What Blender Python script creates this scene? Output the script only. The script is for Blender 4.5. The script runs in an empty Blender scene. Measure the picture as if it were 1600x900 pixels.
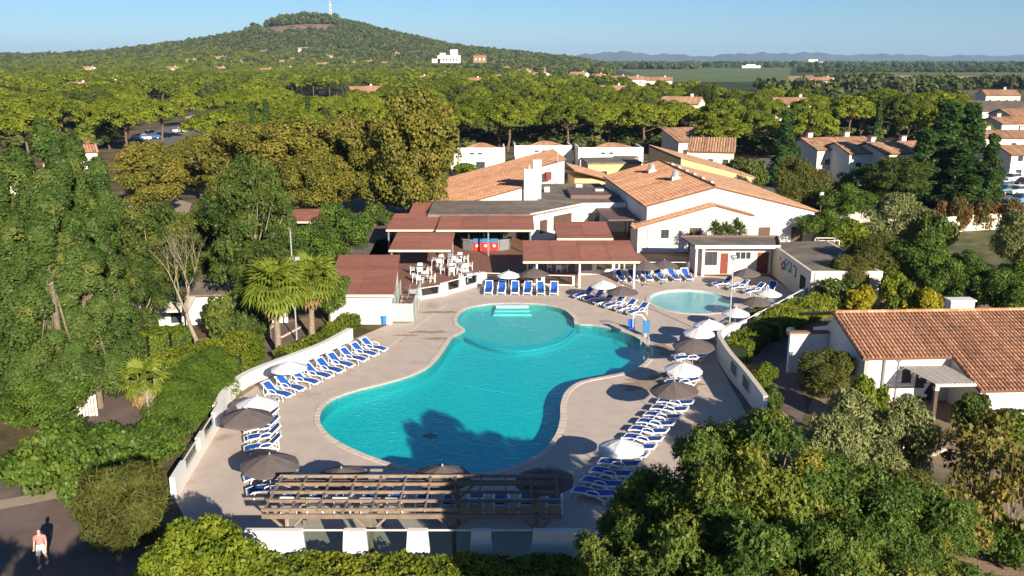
import bpy, bmesh, math, random
import numpy as np
from mathutils import Vector, Matrix
from mathutils.geometry import tessellate_polygon

# ------------------------------------------------------------------ camera, sky, sun, exposure
scene = bpy.context.scene
COL = scene.collection
CAMH, FOC, PITCH = 20.5, 1400.0, math.radians(14.3)
camd = bpy.data.cameras.new('camera')
camd.sensor_width = 36.0
camd.lens = FOC / 1600.0 * 36.0
camd.clip_start, camd.clip_end = 0.5, 60000.0
cam = bpy.data.objects.new('camera', camd)
COL.objects.link(cam)
cam.location = (0, 0, CAMH)
cam.rotation_euler = (math.radians(90) - PITCH, 0, 0)
scene.camera = cam

SUN_EL = math.radians(20.3)
SUN_AZ = math.atan2(0.416, -0.909)          # direction towards the sun, clockwise from +Y
world = bpy.data.worlds.new('World')
scene.world = world
world.use_nodes = True
wn = world.node_tree
bg = wn.nodes['Background']
sky = wn.nodes.new('ShaderNodeTexSky')
sky.sky_type = 'NISHITA'
sky.sun_disc = False
sky.sun_elevation = SUN_EL
sky.sun_rotation = SUN_AZ
sky.air_density, sky.dust_density, sky.ozone_density = 0.88, 0.15, 7.0
wn.links.new(sky.outputs['Color'], bg.inputs['Color'])
bg.inputs['Strength'].default_value = 0.058

sund = bpy.data.lights.new('sun', 'SUN')
sund.energy = 5.0
sund.angle = math.radians(0.5)
sund.color = (1.0, 0.89, 0.73)
sun = bpy.data.objects.new('sun', sund)
COL.objects.link(sun)
sdir = Vector((math.sin(SUN_AZ) * math.cos(SUN_EL), math.cos(SUN_AZ) * math.cos(SUN_EL), math.sin(SUN_EL)))
sun.rotation_euler = sdir.to_track_quat('Z', 'Y').to_euler()
sun.location = (60, -120, 80)

scene.view_settings.view_transform = 'Standard'
scene.view_settings.look = 'None'
scene.view_settings.exposure = 0.98
scene.view_settings.gamma = 1.0
scene.render.engine = 'CYCLES'
scene.cycles.max_bounces = 8
scene.cycles.transparent_max_bounces = 12

RNG = np.random.default_rng(7)
random.seed(7)
PI = math.pi
CP, SP = math.cos(PITCH), math.sin(PITCH)
ORD = ['first', 'second', 'third', 'fourth', 'fifth', 'sixth', 'seventh', 'eighth', 'ninth', 'tenth', 'eleventh', 'twelfth', 'thirteenth']


def ang(py):
    return PITCH + math.atan((py - 450.0) / FOC)


def G(px, py, z=0.0):
    """photograph pixel -> the point of the level z that it shows"""
    u, v = (px - 800.0) / FOC, (450.0 - py) / FOC
    dy, dz = CP + v * SP, -SP + v * CP
    t = (z - CAMH) / dz
    return (u * t, dy * t)


def atx(px, d, z=0.0):
    return (px - 800.0) / FOC * (d * CP + (CAMH - z) * SP)


def hat(d, py):
    return CAMH - d * math.tan(ang(py))


# ------------------------------------------------------------------ materials
def new_mat(name):
    m = bpy.data.materials.new(name)
    m.use_nodes = True
    nt = m.node_tree
    for n in list(nt.nodes):
        nt.nodes.remove(n)
    out = nt.nodes.new('ShaderNodeOutputMaterial')
    return m, nt, out


def N(nt, typ, **kw):
    n = nt.nodes.new(typ)
    for k, v in kw.items():
        setattr(n, k, v)
    return n


def rgba(c):
    return (c[0], c[1], c[2], 1.0)


def ramp(nt, stops, fac):
    r = nt.nodes.new('ShaderNodeValToRGB')
    el = r.color_ramp.elements
    el[0].position, el[0].color = stops[0][0], rgba(stops[0][1])
    el[1].position, el[1].color = stops[-1][0], rgba(stops[-1][1])
    for p, c in stops[1:-1]:
        e = el.new(p)
        e.color = rgba(c)
    nt.links.new(fac, r.inputs[0])
    return r.outputs[0]


def surf(name, col, rough=0.8, var=0.15, scale=3.0, bump=0.0, bscale=None, tint=0.0, stain=None, metal=0.0, rnd=0.0, spec=0.3):
    """plain weathered surface: two scales of noise on the colour, optional per-piece tint and bump"""
    m, nt, out = new_mat(name)
    b = N(nt, 'ShaderNodeBsdfPrincipled')
    b.inputs['Roughness'].default_value = rough
    b.inputs['Metallic'].default_value = metal
    b.inputs['Specular IOR Level'].default_value = spec
    geo = N(nt, 'ShaderNodeNewGeometry')
    n1 = N(nt, 'ShaderNodeTexNoise')
    n1.inputs['Scale'].default_value = scale
    n1.inputs['Detail'].default_value = 6
    n1.inputs['Roughness'].default_value = 0.65
    nt.links.new(geo.outputs['Position'], n1.inputs['Vector'])
    lo = [c * (1 - var) for c in col]
    hi = [min(1, c * (1 + var)) for c in col]
    c = ramp(nt, [(0.3, lo), (0.7, hi)], n1.outputs['Fac'])
    if stain is not None:
        n2 = N(nt, 'ShaderNodeTexNoise')
        n2.inputs['Scale'].default_value = stain[1]
        n2.inputs['Detail'].default_value = 8
        n2.inputs['Roughness'].default_value = 0.6
        nt.links.new(geo.outputs['Position'], n2.inputs['Vector'])
        f = ramp(nt, [(stain[2], (0, 0, 0)), (stain[3], (1, 1, 1))], n2.outputs['Fac'])
        mx = N(nt, 'ShaderNodeMixRGB')
        mx.inputs[2].default_value = rgba(stain[0])
        nt.links.new(f, mx.inputs[0])
        nt.links.new(c, mx.inputs[1])
        c = mx.outputs[0]
    if tint:
        at = N(nt, 'ShaderNodeAttribute', attribute_name='tint')
        mr = N(nt, 'ShaderNodeMapRange')
        mr.inputs['To Min'].default_value = 1 - tint
        mr.inputs['To Max'].default_value = 1 + tint
        nt.links.new(at.outputs['Fac'], mr.inputs['Value'])
        mu = N(nt, 'ShaderNodeVectorMath', operation='SCALE')
        nt.links.new(c, mu.inputs[0])
        nt.links.new(mr.outputs[0], mu.inputs['Scale'])
        c = mu.outputs[0]
    if rnd:
        oi = N(nt, 'ShaderNodeObjectInfo')
        mr = N(nt, 'ShaderNodeMapRange')
        mr.inputs['To Min'].default_value = 1 - rnd
        mr.inputs['To Max'].default_value = 1 + rnd
        nt.links.new(oi.outputs['Random'], mr.inputs['Value'])
        mu = N(nt, 'ShaderNodeVectorMath', operation='SCALE')
        nt.links.new(c, mu.inputs[0])
        nt.links.new(mr.outputs[0], mu.inputs['Scale'])
        c = mu.outputs[0]
    nt.links.new(c, b.inputs['Base Color'])
    if bump:
        n3 = N(nt, 'ShaderNodeTexNoise')
        n3.inputs['Scale'].default_value = bscale or scale * 6
        n3.inputs['Detail'].default_value = 4
        nt.links.new(geo.outputs['Position'], n3.inputs['Vector'])
        bp = N(nt, 'ShaderNodeBump')
        bp.inputs['Strength'].default_value = bump
        bp.inputs['Distance'].default_value = 0.05
        nt.links.new(n3.outputs['Fac'], bp.inputs['Height'])
        nt.links.new(bp.outputs[0], b.inputs['Normal'])
    nt.links.new(b.outputs[0], out.inputs[0])
    return m


def leaf_mat(name, stops, trans=0.3, gloss=0.06, rough=0.45, rnd=0.25, flat=None):
    m, nt, out = new_mat(name)
    stops = [(p, tuple(1.2 * q for q in c)) for p, c in stops]
    at = N(nt, 'ShaderNodeAttribute', attribute_name='tint')
    oi = N(nt, 'ShaderNodeObjectInfo')
    ma = N(nt, 'ShaderNodeMath', operation='MULTIPLY_ADD')
    ma.inputs[1].default_value = rnd
    nt.links.new(oi.outputs['Random'], ma.inputs[0])
    nt.links.new(at.outputs['Fac'], ma.inputs[2])
    sb = N(nt, 'ShaderNodeMath', operation='SUBTRACT')
    sb.inputs[1].default_value = rnd / 2
    nt.links.new(ma.outputs[0], sb.inputs[0])
    c = ramp(nt, stops, sb.outputs[0])
    d = N(nt, 'ShaderNodeBsdfDiffuse')
    t = N(nt, 'ShaderNodeBsdfTranslucent')
    nt.links.new(c, d.inputs[0])
    nt.links.new(c, t.inputs[0])
    mx = N(nt, 'ShaderNodeMixShader')
    mx.inputs[0].default_value = trans
    nt.links.new(d.outputs[0], mx.inputs[1])
    nt.links.new(t.outputs[0], mx.inputs[2])
    g = N(nt, 'ShaderNodeBsdfGlossy')
    g.inputs['Roughness'].default_value = rough
    g.inputs['Color'].default_value = (0.9, 0.9, 0.9, 1)
    m2 = N(nt, 'ShaderNodeMixShader')
    m2.inputs[0].default_value = gloss * 0.22
    nt.links.new(mx.outputs[0], m2.inputs[1])
    nt.links.new(g.outputs[0], m2.inputs[2])
    nt.links.new(m2.outputs[0], out.inputs[0])
    return m


def glass_mat(name, tint=(0.8, 0.9, 0.9), dark=0.0):
    m, nt, out = new_mat(name)
    t = N(nt, 'ShaderNodeBsdfTransparent')
    t.inputs[0].default_value = rgba(tint)
    g = N(nt, 'ShaderNodeBsdfGlossy')
    g.inputs['Roughness'].default_value = 0.03
    f = N(nt, 'ShaderNodeFresnel')
    gb = N(nt, 'ShaderNodeNewGeometry')
    io = N(nt, 'ShaderNodeMapRange')        # the same reflectance from either side of the thin sheet
    io.inputs['To Min'].default_value = 1.45
    io.inputs['To Max'].default_value = 1.0 / 1.45
    nt.links.new(gb.outputs['Backfacing'], io.inputs['Value'])
    nt.links.new(io.outputs[0], f.inputs[0])
    mx = N(nt, 'ShaderNodeMixShader')
    nt.links.new(f.outputs[0], mx.inputs[0])
    nt.links.new(t.outputs[0], mx.inputs[1])
    nt.links.new(g.outputs[0], mx.inputs[2])
    nt.links.new(mx.outputs[0], out.inputs[0])
    return m


def milky_mat(name, col, fac):
    m, nt, out = new_mat(name)
    t = N(nt, 'ShaderNodeBsdfTransparent')
    d = N(nt, 'ShaderNodeBsdfPrincipled')
    d.inputs['Base Color'].default_value = rgba(col)
    d.inputs['Roughness'].default_value = 0.25
    mx = N(nt, 'ShaderNodeMixShader')
    mx.inputs[0].default_value = fac
    nt.links.new(t.outputs[0], mx.inputs[1])
    nt.links.new(d.outputs[0], mx.inputs[2])
    nt.links.new(mx.outputs[0], out.inputs[0])
    return m


def water_mat(name, tint, rip=0.25):
    m, nt, out = new_mat(name)
    geo = N(nt, 'ShaderNodeNewGeometry')
    w1 = N(nt, 'ShaderNodeTexNoise')
    w1.inputs['Scale'].default_value = 3.2
    w1.inputs['Detail'].default_value = 5
    w1.inputs['Distortion'].default_value = 0.6
    nt.links.new(geo.outputs['Position'], w1.inputs['Vector'])
    bp = N(nt, 'ShaderNodeBump')
    bp.inputs['Strength'].default_value = rip
    bp.inputs['Distance'].default_value = 0.12
    nt.links.new(w1.outputs['Fac'], bp.inputs['Height'])
    t = N(nt, 'ShaderNodeBsdfTransparent')
    t.inputs[0].default_value = rgba(tint)
    g = N(nt, 'ShaderNodeBsdfGlossy')
    g.inputs['Roughness'].default_value = 0.05
    f = N(nt, 'ShaderNodeFresnel')
    gb = N(nt, 'ShaderNodeNewGeometry')
    io = N(nt, 'ShaderNodeMapRange')        # the same reflectance from either side of the thin sheet
    io.inputs['To Min'].default_value = 1.33
    io.inputs['To Max'].default_value = 1.0 / 1.33
    nt.links.new(gb.outputs['Backfacing'], io.inputs['Value'])
    nt.links.new(io.outputs[0], f.inputs[0])
    nt.links.new(bp.outputs[0], g.inputs['Normal'])
    nt.links.new(bp.outputs[0], f.inputs['Normal'])
    mx = N(nt, 'ShaderNodeMixShader')
    nt.links.new(f.outputs[0], mx.inputs[0])
    nt.links.new(t.outputs[0], mx.inputs[1])
    nt.links.new(g.outputs[0], mx.inputs[2])
    nt.links.new(mx.outputs[0], out.inputs[0])
    return m


def ground_mat(name):
    m, nt, out = new_mat(name)
    b = N(nt, 'ShaderNodeBsdfPrincipled')
    b.inputs['Roughness'].default_value = 0.95
    b.inputs['Specular IOR Level'].default_value = 0.1
    geo = N(nt, 'ShaderNodeNewGeometry')

    def noise(sc, det=6):
        n = N(nt, 'ShaderNodeTexNoise')
        n.inputs['Scale'].default_value = sc
        n.inputs['Detail'].default_value = det
        n.inputs['Roughness'].default_value = 0.6
        nt.links.new(geo.outputs['Position'], n.inputs['Vector'])
        return n.outputs['Fac']
    near = ramp(nt, [(0.36, (0.05, 0.06, 0.02)), (0.5, (0.15, 0.11, 0.06)), (0.66, (0.24, 0.17, 0.11))], noise(0.16, 9))
    fine = ramp(nt, [(0.3, (0.7, 0.7, 0.7)), (0.7, (1.2, 1.2, 1.2))], noise(4.0, 5))
    mu = N(nt, 'ShaderNodeMixRGB', blend_type='MULTIPLY')
    mu.inputs[0].default_value = 1
    nt.links.new(near, mu.inputs[1])
    nt.links.new(fine, mu.inputs[2])
    far = ramp(nt, [(0.38, (0.035, 0.06, 0.018)), (0.52, (0.07, 0.09, 0.03)), (0.62, (0.22, 0.18, 0.09))], noise(0.004, 9))
    sx = N(nt, 'ShaderNodeSeparateXYZ')
    nt.links.new(geo.outputs['Position'], sx.inputs[0])
    mr = N(nt, 'ShaderNodeMapRange')
    mr.inputs['From Min'].default_value = 250
    mr.inputs['From Max'].default_value = 700
    nt.links.new(sx.outputs['Y'], mr.inputs['Value'])
    mx = N(nt, 'ShaderNodeMixRGB')
    nt.links.new(mr.outputs[0], mx.inputs[0])
    nt.links.new(mu.outputs[0], mx.inputs[1])
    nt.links.new(far, mx.inputs[2])
    nt.links.new(mx.outputs[0], b.inputs['Base Color'])
    nt.links.new(b.outputs[0], out.inputs[0])
    return m


M = {}
M['ground'] = ground_mat('ground')
M['deck'] = surf('pool_deck_concrete', (0.53, 0.44, 0.37), 0.85, 0.10, 0.9, 0.12, 9.0, stain=((0.34, 0.25, 0.17), 0.33, 0.60, 0.74))
M['coping'] = surf('pool_coping_stone', (0.60, 0.50, 0.41), 0.8, 0.12, 5.0, 0.1, 30, rnd=0.08)
M['liner'] = surf('pool_liner', (0.56, 0.74, 0.74), 0.7, 0.10, 2.6)  # mottling in the liner colour stands in for rippled light on the pool floor
M['wall_liner'] = surf('pool_wall_liner_sun_dimmed', (0.20, 0.34, 0.35), 0.7, 0.12, 6.0)  # liner colour darkened to offset the excess of sun on the upright walls
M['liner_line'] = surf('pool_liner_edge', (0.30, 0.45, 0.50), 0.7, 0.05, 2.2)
M['kid_liner'] = surf('kid_pool_liner', (0.74, 0.80, 0.78), 0.7, 0.04, 2.2)
M['water'] = water_mat('pool_water', (0.10, 0.83, 0.85), 0.4)
M['lobe_water'] = water_mat('shallow_pool_water', (0.30, 0.84, 0.82), 0.4)
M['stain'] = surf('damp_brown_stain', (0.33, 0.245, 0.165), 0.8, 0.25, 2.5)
M['tabletop'] = surf('grey_table_laminate', (0.36, 0.35, 0.34), 0.5, 0.05, 3)
M['kid_water'] = water_mat('kid_pool_water', (0.58, 0.88, 0.90))
M['white'] = surf('white_render', (0.72, 0.695, 0.645), 0.9, 0.04, 1.2, 0.08, 12, stain=((0.60, 0.55, 0.47), 0.9, 0.62, 0.8))
M['cream'] = surf('cream_render', (0.72, 0.63, 0.50), 0.9, 0.05, 1.2, 0.08, 12, stain=((0.55, 0.47, 0.36), 0.8, 0.62, 0.8))
M['ochre'] = surf('ochre_render', (0.66, 0.46, 0.22), 0.9, 0.06, 1.0, 0.05, 12)
M['coping_cap'] = surf('wall_cap', (0.62, 0.53, 0.42), 0.85, 0.1, 3.0)
M['tile'] = surf('terracotta_tile', (0.47, 0.245, 0.140), 0.85, 0.16, 1.6, 0, tint=0.38, stain=((0.23, 0.13, 0.08), 0.7, 0.58, 0.76))
M['tile_pale'] = surf('pale_terracotta_tile', (0.45, 0.26, 0.155), 0.85, 0.16, 1.6, 0, tint=0.38, stain=((0.27, 0.18, 0.12), 0.6, 0.56, 0.76))
M['roof_base'] = surf('tile_bed', (0.20, 0.10, 0.06), 0.9, 0.1, 2)
M['gravel'] = surf('gravel_flat_roof', (0.16, 0.135, 0.11), 0.95, 0.3, 1.2, 0.5, 22, stain=((0.26, 0.21, 0.15), 0.5, 0.45, 0.7))
M['shingle'] = surf('red_brown_roofing', (0.33, 0.13, 0.09), 0.85, 0.14, 1.0, 0.3, 26, stain=((0.26, 0.15, 0.06), 0.35, 0.58, 0.76), tint=0.14)
M['fascia'] = surf('brown_fascia', (0.17, 0.10, 0.075), 0.6, 0.1, 3)
M['terrace'] = surf('brown_terrace_tile', (0.21, 0.105, 0.075), 0.7, 0.16, 1.4, rnd=0.12)
M['terrace_joint'] = surf('terrace_joint', (0.12, 0.075, 0.06), 0.9, 0.1, 2)
M['path'] = surf('mauve_asphalt_path', (0.155, 0.112, 0.098), 0.9, 0.14, 0.9, 0.3, 40, stain=((0.22, 0.165, 0.14), 0.25, 0.5, 0.7))
M['pathedge'] = surf('pale_path_band', (0.36, 0.28, 0.22), 0.9, 0.12, 2)
M['asphalt'] = surf('grey_asphalt', (0.16, 0.145, 0.13), 0.9, 0.15, 0.7, 0.2, 30)
M['paver'] = surf('pinkish_paver', (0.30, 0.18, 0.15), 0.9, 0.15, 2.0, rnd=0.15)
M['dirt'] = surf('dry_dirt', (0.27, 0.19, 0.125), 0.95, 0.3, 0.5, 0.5, 7, stain=((0.10, 0.10, 0.04), 0.3, 0.52, 0.68))
M['lawn'] = surf('dry_grass', (0.16, 0.14, 0.06), 0.95, 0.3, 0.4, 0.6, 20, stain=((0.06, 0.085, 0.025), 0.35, 0.42, 0.62))
M['plastic'] = surf('white_plastic', (0.80, 0.80, 0.80), 0.4, 0.03, 3, spec=0.5)
M['blue'] = surf('blue_sling_fabric', (0.014, 0.085, 0.36), 0.75, 0.12, 9, rnd=0.12)
M['grey_cloth'] = surf('taupe_parasol_cloth', (0.125, 0.10, 0.095), 0.9, 0.1, 2.5, rnd=0.10)
M['white_cloth'] = surf('white_parasol_cloth', (0.64, 0.635, 0.63), 0.85, 0.04, 2.5, rnd=0.03)
M['wood'] = surf('weathered_wood', (0.24, 0.18, 0.13), 0.85, 0.28, 2.2, 0.3, 14, rnd=0.18)
M['grey_wood'] = surf('pale_grey_wood', (0.58, 0.53, 0.46), 0.85, 0.15, 3, rnd=0.12)
M['steel'] = surf('grey_painted_steel', (0.20, 0.20, 0.21), 0.5, 0.08, 4)
M['lightsteel'] = surf('galvanised_steel', (0.50, 0.50, 0.49), 0.45, 0.08, 4, metal=0.4)
M['dark'] = surf('dark_interior', (0.022, 0.021, 0.022), 0.9, 0.1, 2)
M['brown'] = surf('brown_joinery', (0.10, 0.062, 0.045), 0.6, 0.1, 3)
M['reddoor'] = surf('red_brown_door', (0.20, 0.045, 0.035), 0.6, 0.08, 3)
M['red'] = surf('red_paint', (0.58, 0.03, 0.02), 0.5, 0.05, 3)
M['pane'] = surf('dark_window_glass', (0.045, 0.055, 0.065), 0.08, 0.1, 0.6, spec=0.8)
M['glass'] = glass_mat('clear_glass', (0.80, 0.87, 0.86))
M['milky'] = milky_mat('milky_teal_glass', (0.50, 0.66, 0.64), 0.45)
M['globe'] = surf('opal_lamp_globe', (0.75, 0.75, 0.73), 0.3, 0.02, 3)
M['bark'] = surf('grey_brown_bark', (0.17, 0.13, 0.095), 0.95, 0.3, 3.0, 0.6, 14)
M['palebark'] = surf('pale_bark', (0.28, 0.225, 0.17), 0.95, 0.25, 3.0, 0.5, 14)
M['pinebark'] = surf('pine_bark', (0.15, 0.095, 0.07), 0.95, 0.25, 2.0, 0.5, 8)
M['palmbark'] = surf('palm_bark', (0.25, 0.19, 0.135), 0.95, 0.3, 5.0, 0.8, 12)
M['skin'] = surf('skin', (0.55, 0.34, 0.25), 0.6, 0.04, 6)
M['pink'] = surf('coral_pink_cloth', (0.72, 0.21, 0.20), 0.9, 0.08, 8)
M['shorts'] = surf('white_cotton', (0.78, 0.74, 0.70), 0.9, 0.05, 8)
M['hair'] = surf('brown_hair', (0.10, 0.06, 0.035), 0.7, 0.2, 20)
M['tyre'] = surf('black_rubber', (0.02, 0.02, 0.02), 0.8, 0.1, 5)
M['bluepaint'] = surf('light_blue_plastic', (0.035, 0.17, 0.40), 0.5, 0.05, 4)
M['hillground'] = surf('hill_scrub', (0.045, 0.06, 0.022), 0.95, 0.3, 0.02, stain=((0.07, 0.075, 0.03), 0.008, 0.45, 0.65))
M['bareground'] = surf('bare_red_earth', (0.26, 0.155, 0.09), 0.95, 0.25, 0.03, stain=((0.08, 0.085, 0.035), 0.035, 0.52, 0.64))
M['mountain'] = surf('distant_mountain', (0.09, 0.10, 0.07), 0.95, 0.3, 0.0007)
M['vine'] = surf('vineyard_green', (0.095, 0.155, 0.035), 0.95, 0.2, 0.02, stain=((0.16, 0.17, 0.05), 0.01, 0.45, 0.6))
M['tan'] = surf('stubble_field', (0.40, 0.29, 0.16), 0.95, 0.15, 0.02)
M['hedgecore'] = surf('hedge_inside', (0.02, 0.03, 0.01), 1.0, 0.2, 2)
for cn, cc in (('carwhite', (0.75, 0.75, 0.75)), ('carblue', (0.03, 0.10, 0.30)), ('cargrey', (0.18, 0.19, 0.20)), ('carblack', (0.02, 0.02, 0.025)), ('carsilver', (0.5, 0.51, 0.53)), ('carteal', (0.10, 0.28, 0.40))):
    M[cn] = surf(cn.replace('car', 'car_paint_'), cc, 0.25, 0.02, 2, spec=0.6)

L = {}
L['poplar'] = leaf_mat('poplar_leaves', [(0.0, (0.034, 0.062, 0.014)), (0.5, (0.070, 0.112, 0.024)), (0.8, (0.105, 0.142, 0.036)), (1.0, (0.155, 0.15, 0.036))], 0.25, 0.03, 0.4)
L['darkpoplar'] = leaf_mat('dark_poplar_leaves', [(0.0, (0.020, 0.045, 0.012)), (0.6, (0.045, 0.090, 0.022)), (1.0, (0.08, 0.12, 0.03))], 0.25, 0.03, 0.4)
L['plane'] = leaf_mat('plane_tree_leaves', [(0.0, (0.088, 0.094, 0.018)), (0.5, (0.155, 0.150, 0.026)), (0.8, (0.21, 0.185, 0.032)), (1.0, (0.25, 0.165, 0.036))], 0.3, 0.04)
L['pine'] = leaf_mat('stone_pine_needles', [(0.0, (0.062, 0.086, 0.013)), (0.5, (0.130, 0.160, 0.015)), (1.0, (0.220, 0.245, 0.022))], 0.25, 0.02, rnd=0.55)
L['aleppo'] = leaf_mat('dark_pine_needles', [(0.0, (0.040, 0.055, 0.014)), (0.5, (0.07, 0.092, 0.022)), (1.0, (0.11, 0.13, 0.03))], 0.25, 0.02, rnd=0.4)
L['acacia'] = leaf_mat('acacia_leaves', [(0.0, (0.040, 0.068, 0.014)), (0.45, (0.070, 0.108, 0.022)), (0.75, (0.115, 0.145, 0.03)), (1.0, (0.20, 0.18, 0.03))], 0.35, 0.05)
L['robinia'] = leaf_mat('robinia_leaves', [(0.0, (0.050, 0.092, 0.018)), (0.42, (0.092, 0.148, 0.026)), (0.70, (0.18, 0.20, 0.033)), (1.0, (0.33, 0.26, 0.035))], 0.35, 0.05)
L['olive'] = leaf_mat('olive_leaves', [(0.0, (0.095, 0.110, 0.038)), (0.5, (0.165, 0.185, 0.062)), (1.0, (0.26, 0.27, 0.12))], 0.25, 0.06)
L['tamarisk'] = leaf_mat('tamarisk_fronds', [(0.0, (0.060, 0.068, 0.018)), (0.5, (0.10, 0.108, 0.026)), (1.0, (0.155, 0.15, 0.04))], 0.35, 0.02)
L['mulberry'] = leaf_mat('broad_green_leaves', [(0.0, (0.045, 0.085, 0.014)), (0.5, (0.085, 0.145, 0.020)), (1.0, (0.15, 0.21, 0.03))], 0.4, 0.06)
L['hedge'] = leaf_mat('hedge_leaves', [(0.0, (0.055, 0.090, 0.010)), (0.5, (0.11, 0.15, 0.014)), (1.0, (0.20, 0.21, 0.022))], 0.3, 0.04)
L['bamboo'] = leaf_mat('fresh_green_cypress', [(0.0, (0.050, 0.095, 0.014)), (0.5, (0.092, 0.150, 0.020)), (1.0, (0.145, 0.205, 0.03))], 0.35, 0.03)
L['yellow'] = leaf_mat('golden_shrub_leaves', [(0.0, (0.16, 0.15, 0.012)), (0.5, (0.27, 0.24, 0.016)), (1.0, (0.40, 0.33, 0.03))], 0.35, 0.03)
L['bright'] = leaf_mat('yellow_green_leaves', [(0.0, (0.085, 0.125, 0.012)), (0.5, (0.18, 0.22, 0.018)), (1.0, (0.30, 0.31, 0.04))], 0.35, 0.05)
L['redleaf'] = leaf_mat('russet_hedge_leaves', [(0.0, (0.06, 0.07, 0.018)), (0.5, (0.13, 0.085, 0.025)), (1.0, (0.22, 0.08, 0.03))], 0.3, 0.04)
L['palm'] = leaf_mat('palm_fronds', [(0.0, (0.070, 0.108, 0.012)), (0.5, (0.130, 0.172, 0.020)), (1.0, (0.23, 0.25, 0.035))], 0.35, 0.07)
L['drypalm'] = leaf_mat('dry_palm_fronds', [(0.0, (0.20, 0.13, 0.06)), (1.0, (0.33, 0.22, 0.10))], 0.25, 0.02)
L['yucca'] = leaf_mat('yucca_leaves', [(0.0, (0.05, 0.075, 0.02)), (1.0, (0.12, 0.15, 0.045))], 0.2, 0.1)
L['farwood'] = leaf_mat('far_wood_leaves', [(0.0, (0.042, 0.056, 0.018)), (0.6, (0.078, 0.094, 0.028)), (1.0, (0.125, 0.135, 0.042))], 0.15, 0.0, rnd=0.6)
L['cypress'] = leaf_mat('cypress_leaves', [(0.0, (0.025, 0.048, 0.012)), (1.0, (0.06, 0.095, 0.024))], 0.15, 0.03)
L['deadleaf'] = leaf_mat('thin_yellowing_leaves', [(0.0, (0.10, 0.10, 0.02)), (0.6, (0.20, 0.17, 0.04)), (1.0, (0.30, 0.20, 0.06))], 0.35, 0.04)


# ------------------------------------------------------------------ object helpers
def link(o, parent=None):
    COL.objects.link(o)
    if parent is not None:
        o.parent = parent
    return o


def tag(o, label=None, cat=None, group=None, kind=None):
    if label:
        o['label'] = label
    if cat:
        o['category'] = cat
    if group:
        o['group'] = group
    if kind:
        o['kind'] = kind
    return o


def thing(name, label, cat, loc=(0, 0, 0), rz=0.0, group=None, scale=None):
    o = bpy.data.objects.new(name, None)
    o.empty_display_size = 0.3
    COL.objects.link(o)
    o.location = loc
    o.rotation_euler = (0, 0, rz)
    if scale is not None:
        o.scale = scale if hasattr(scale, '__len__') else (scale,) * 3
    return tag(o, label, cat, group)


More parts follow.
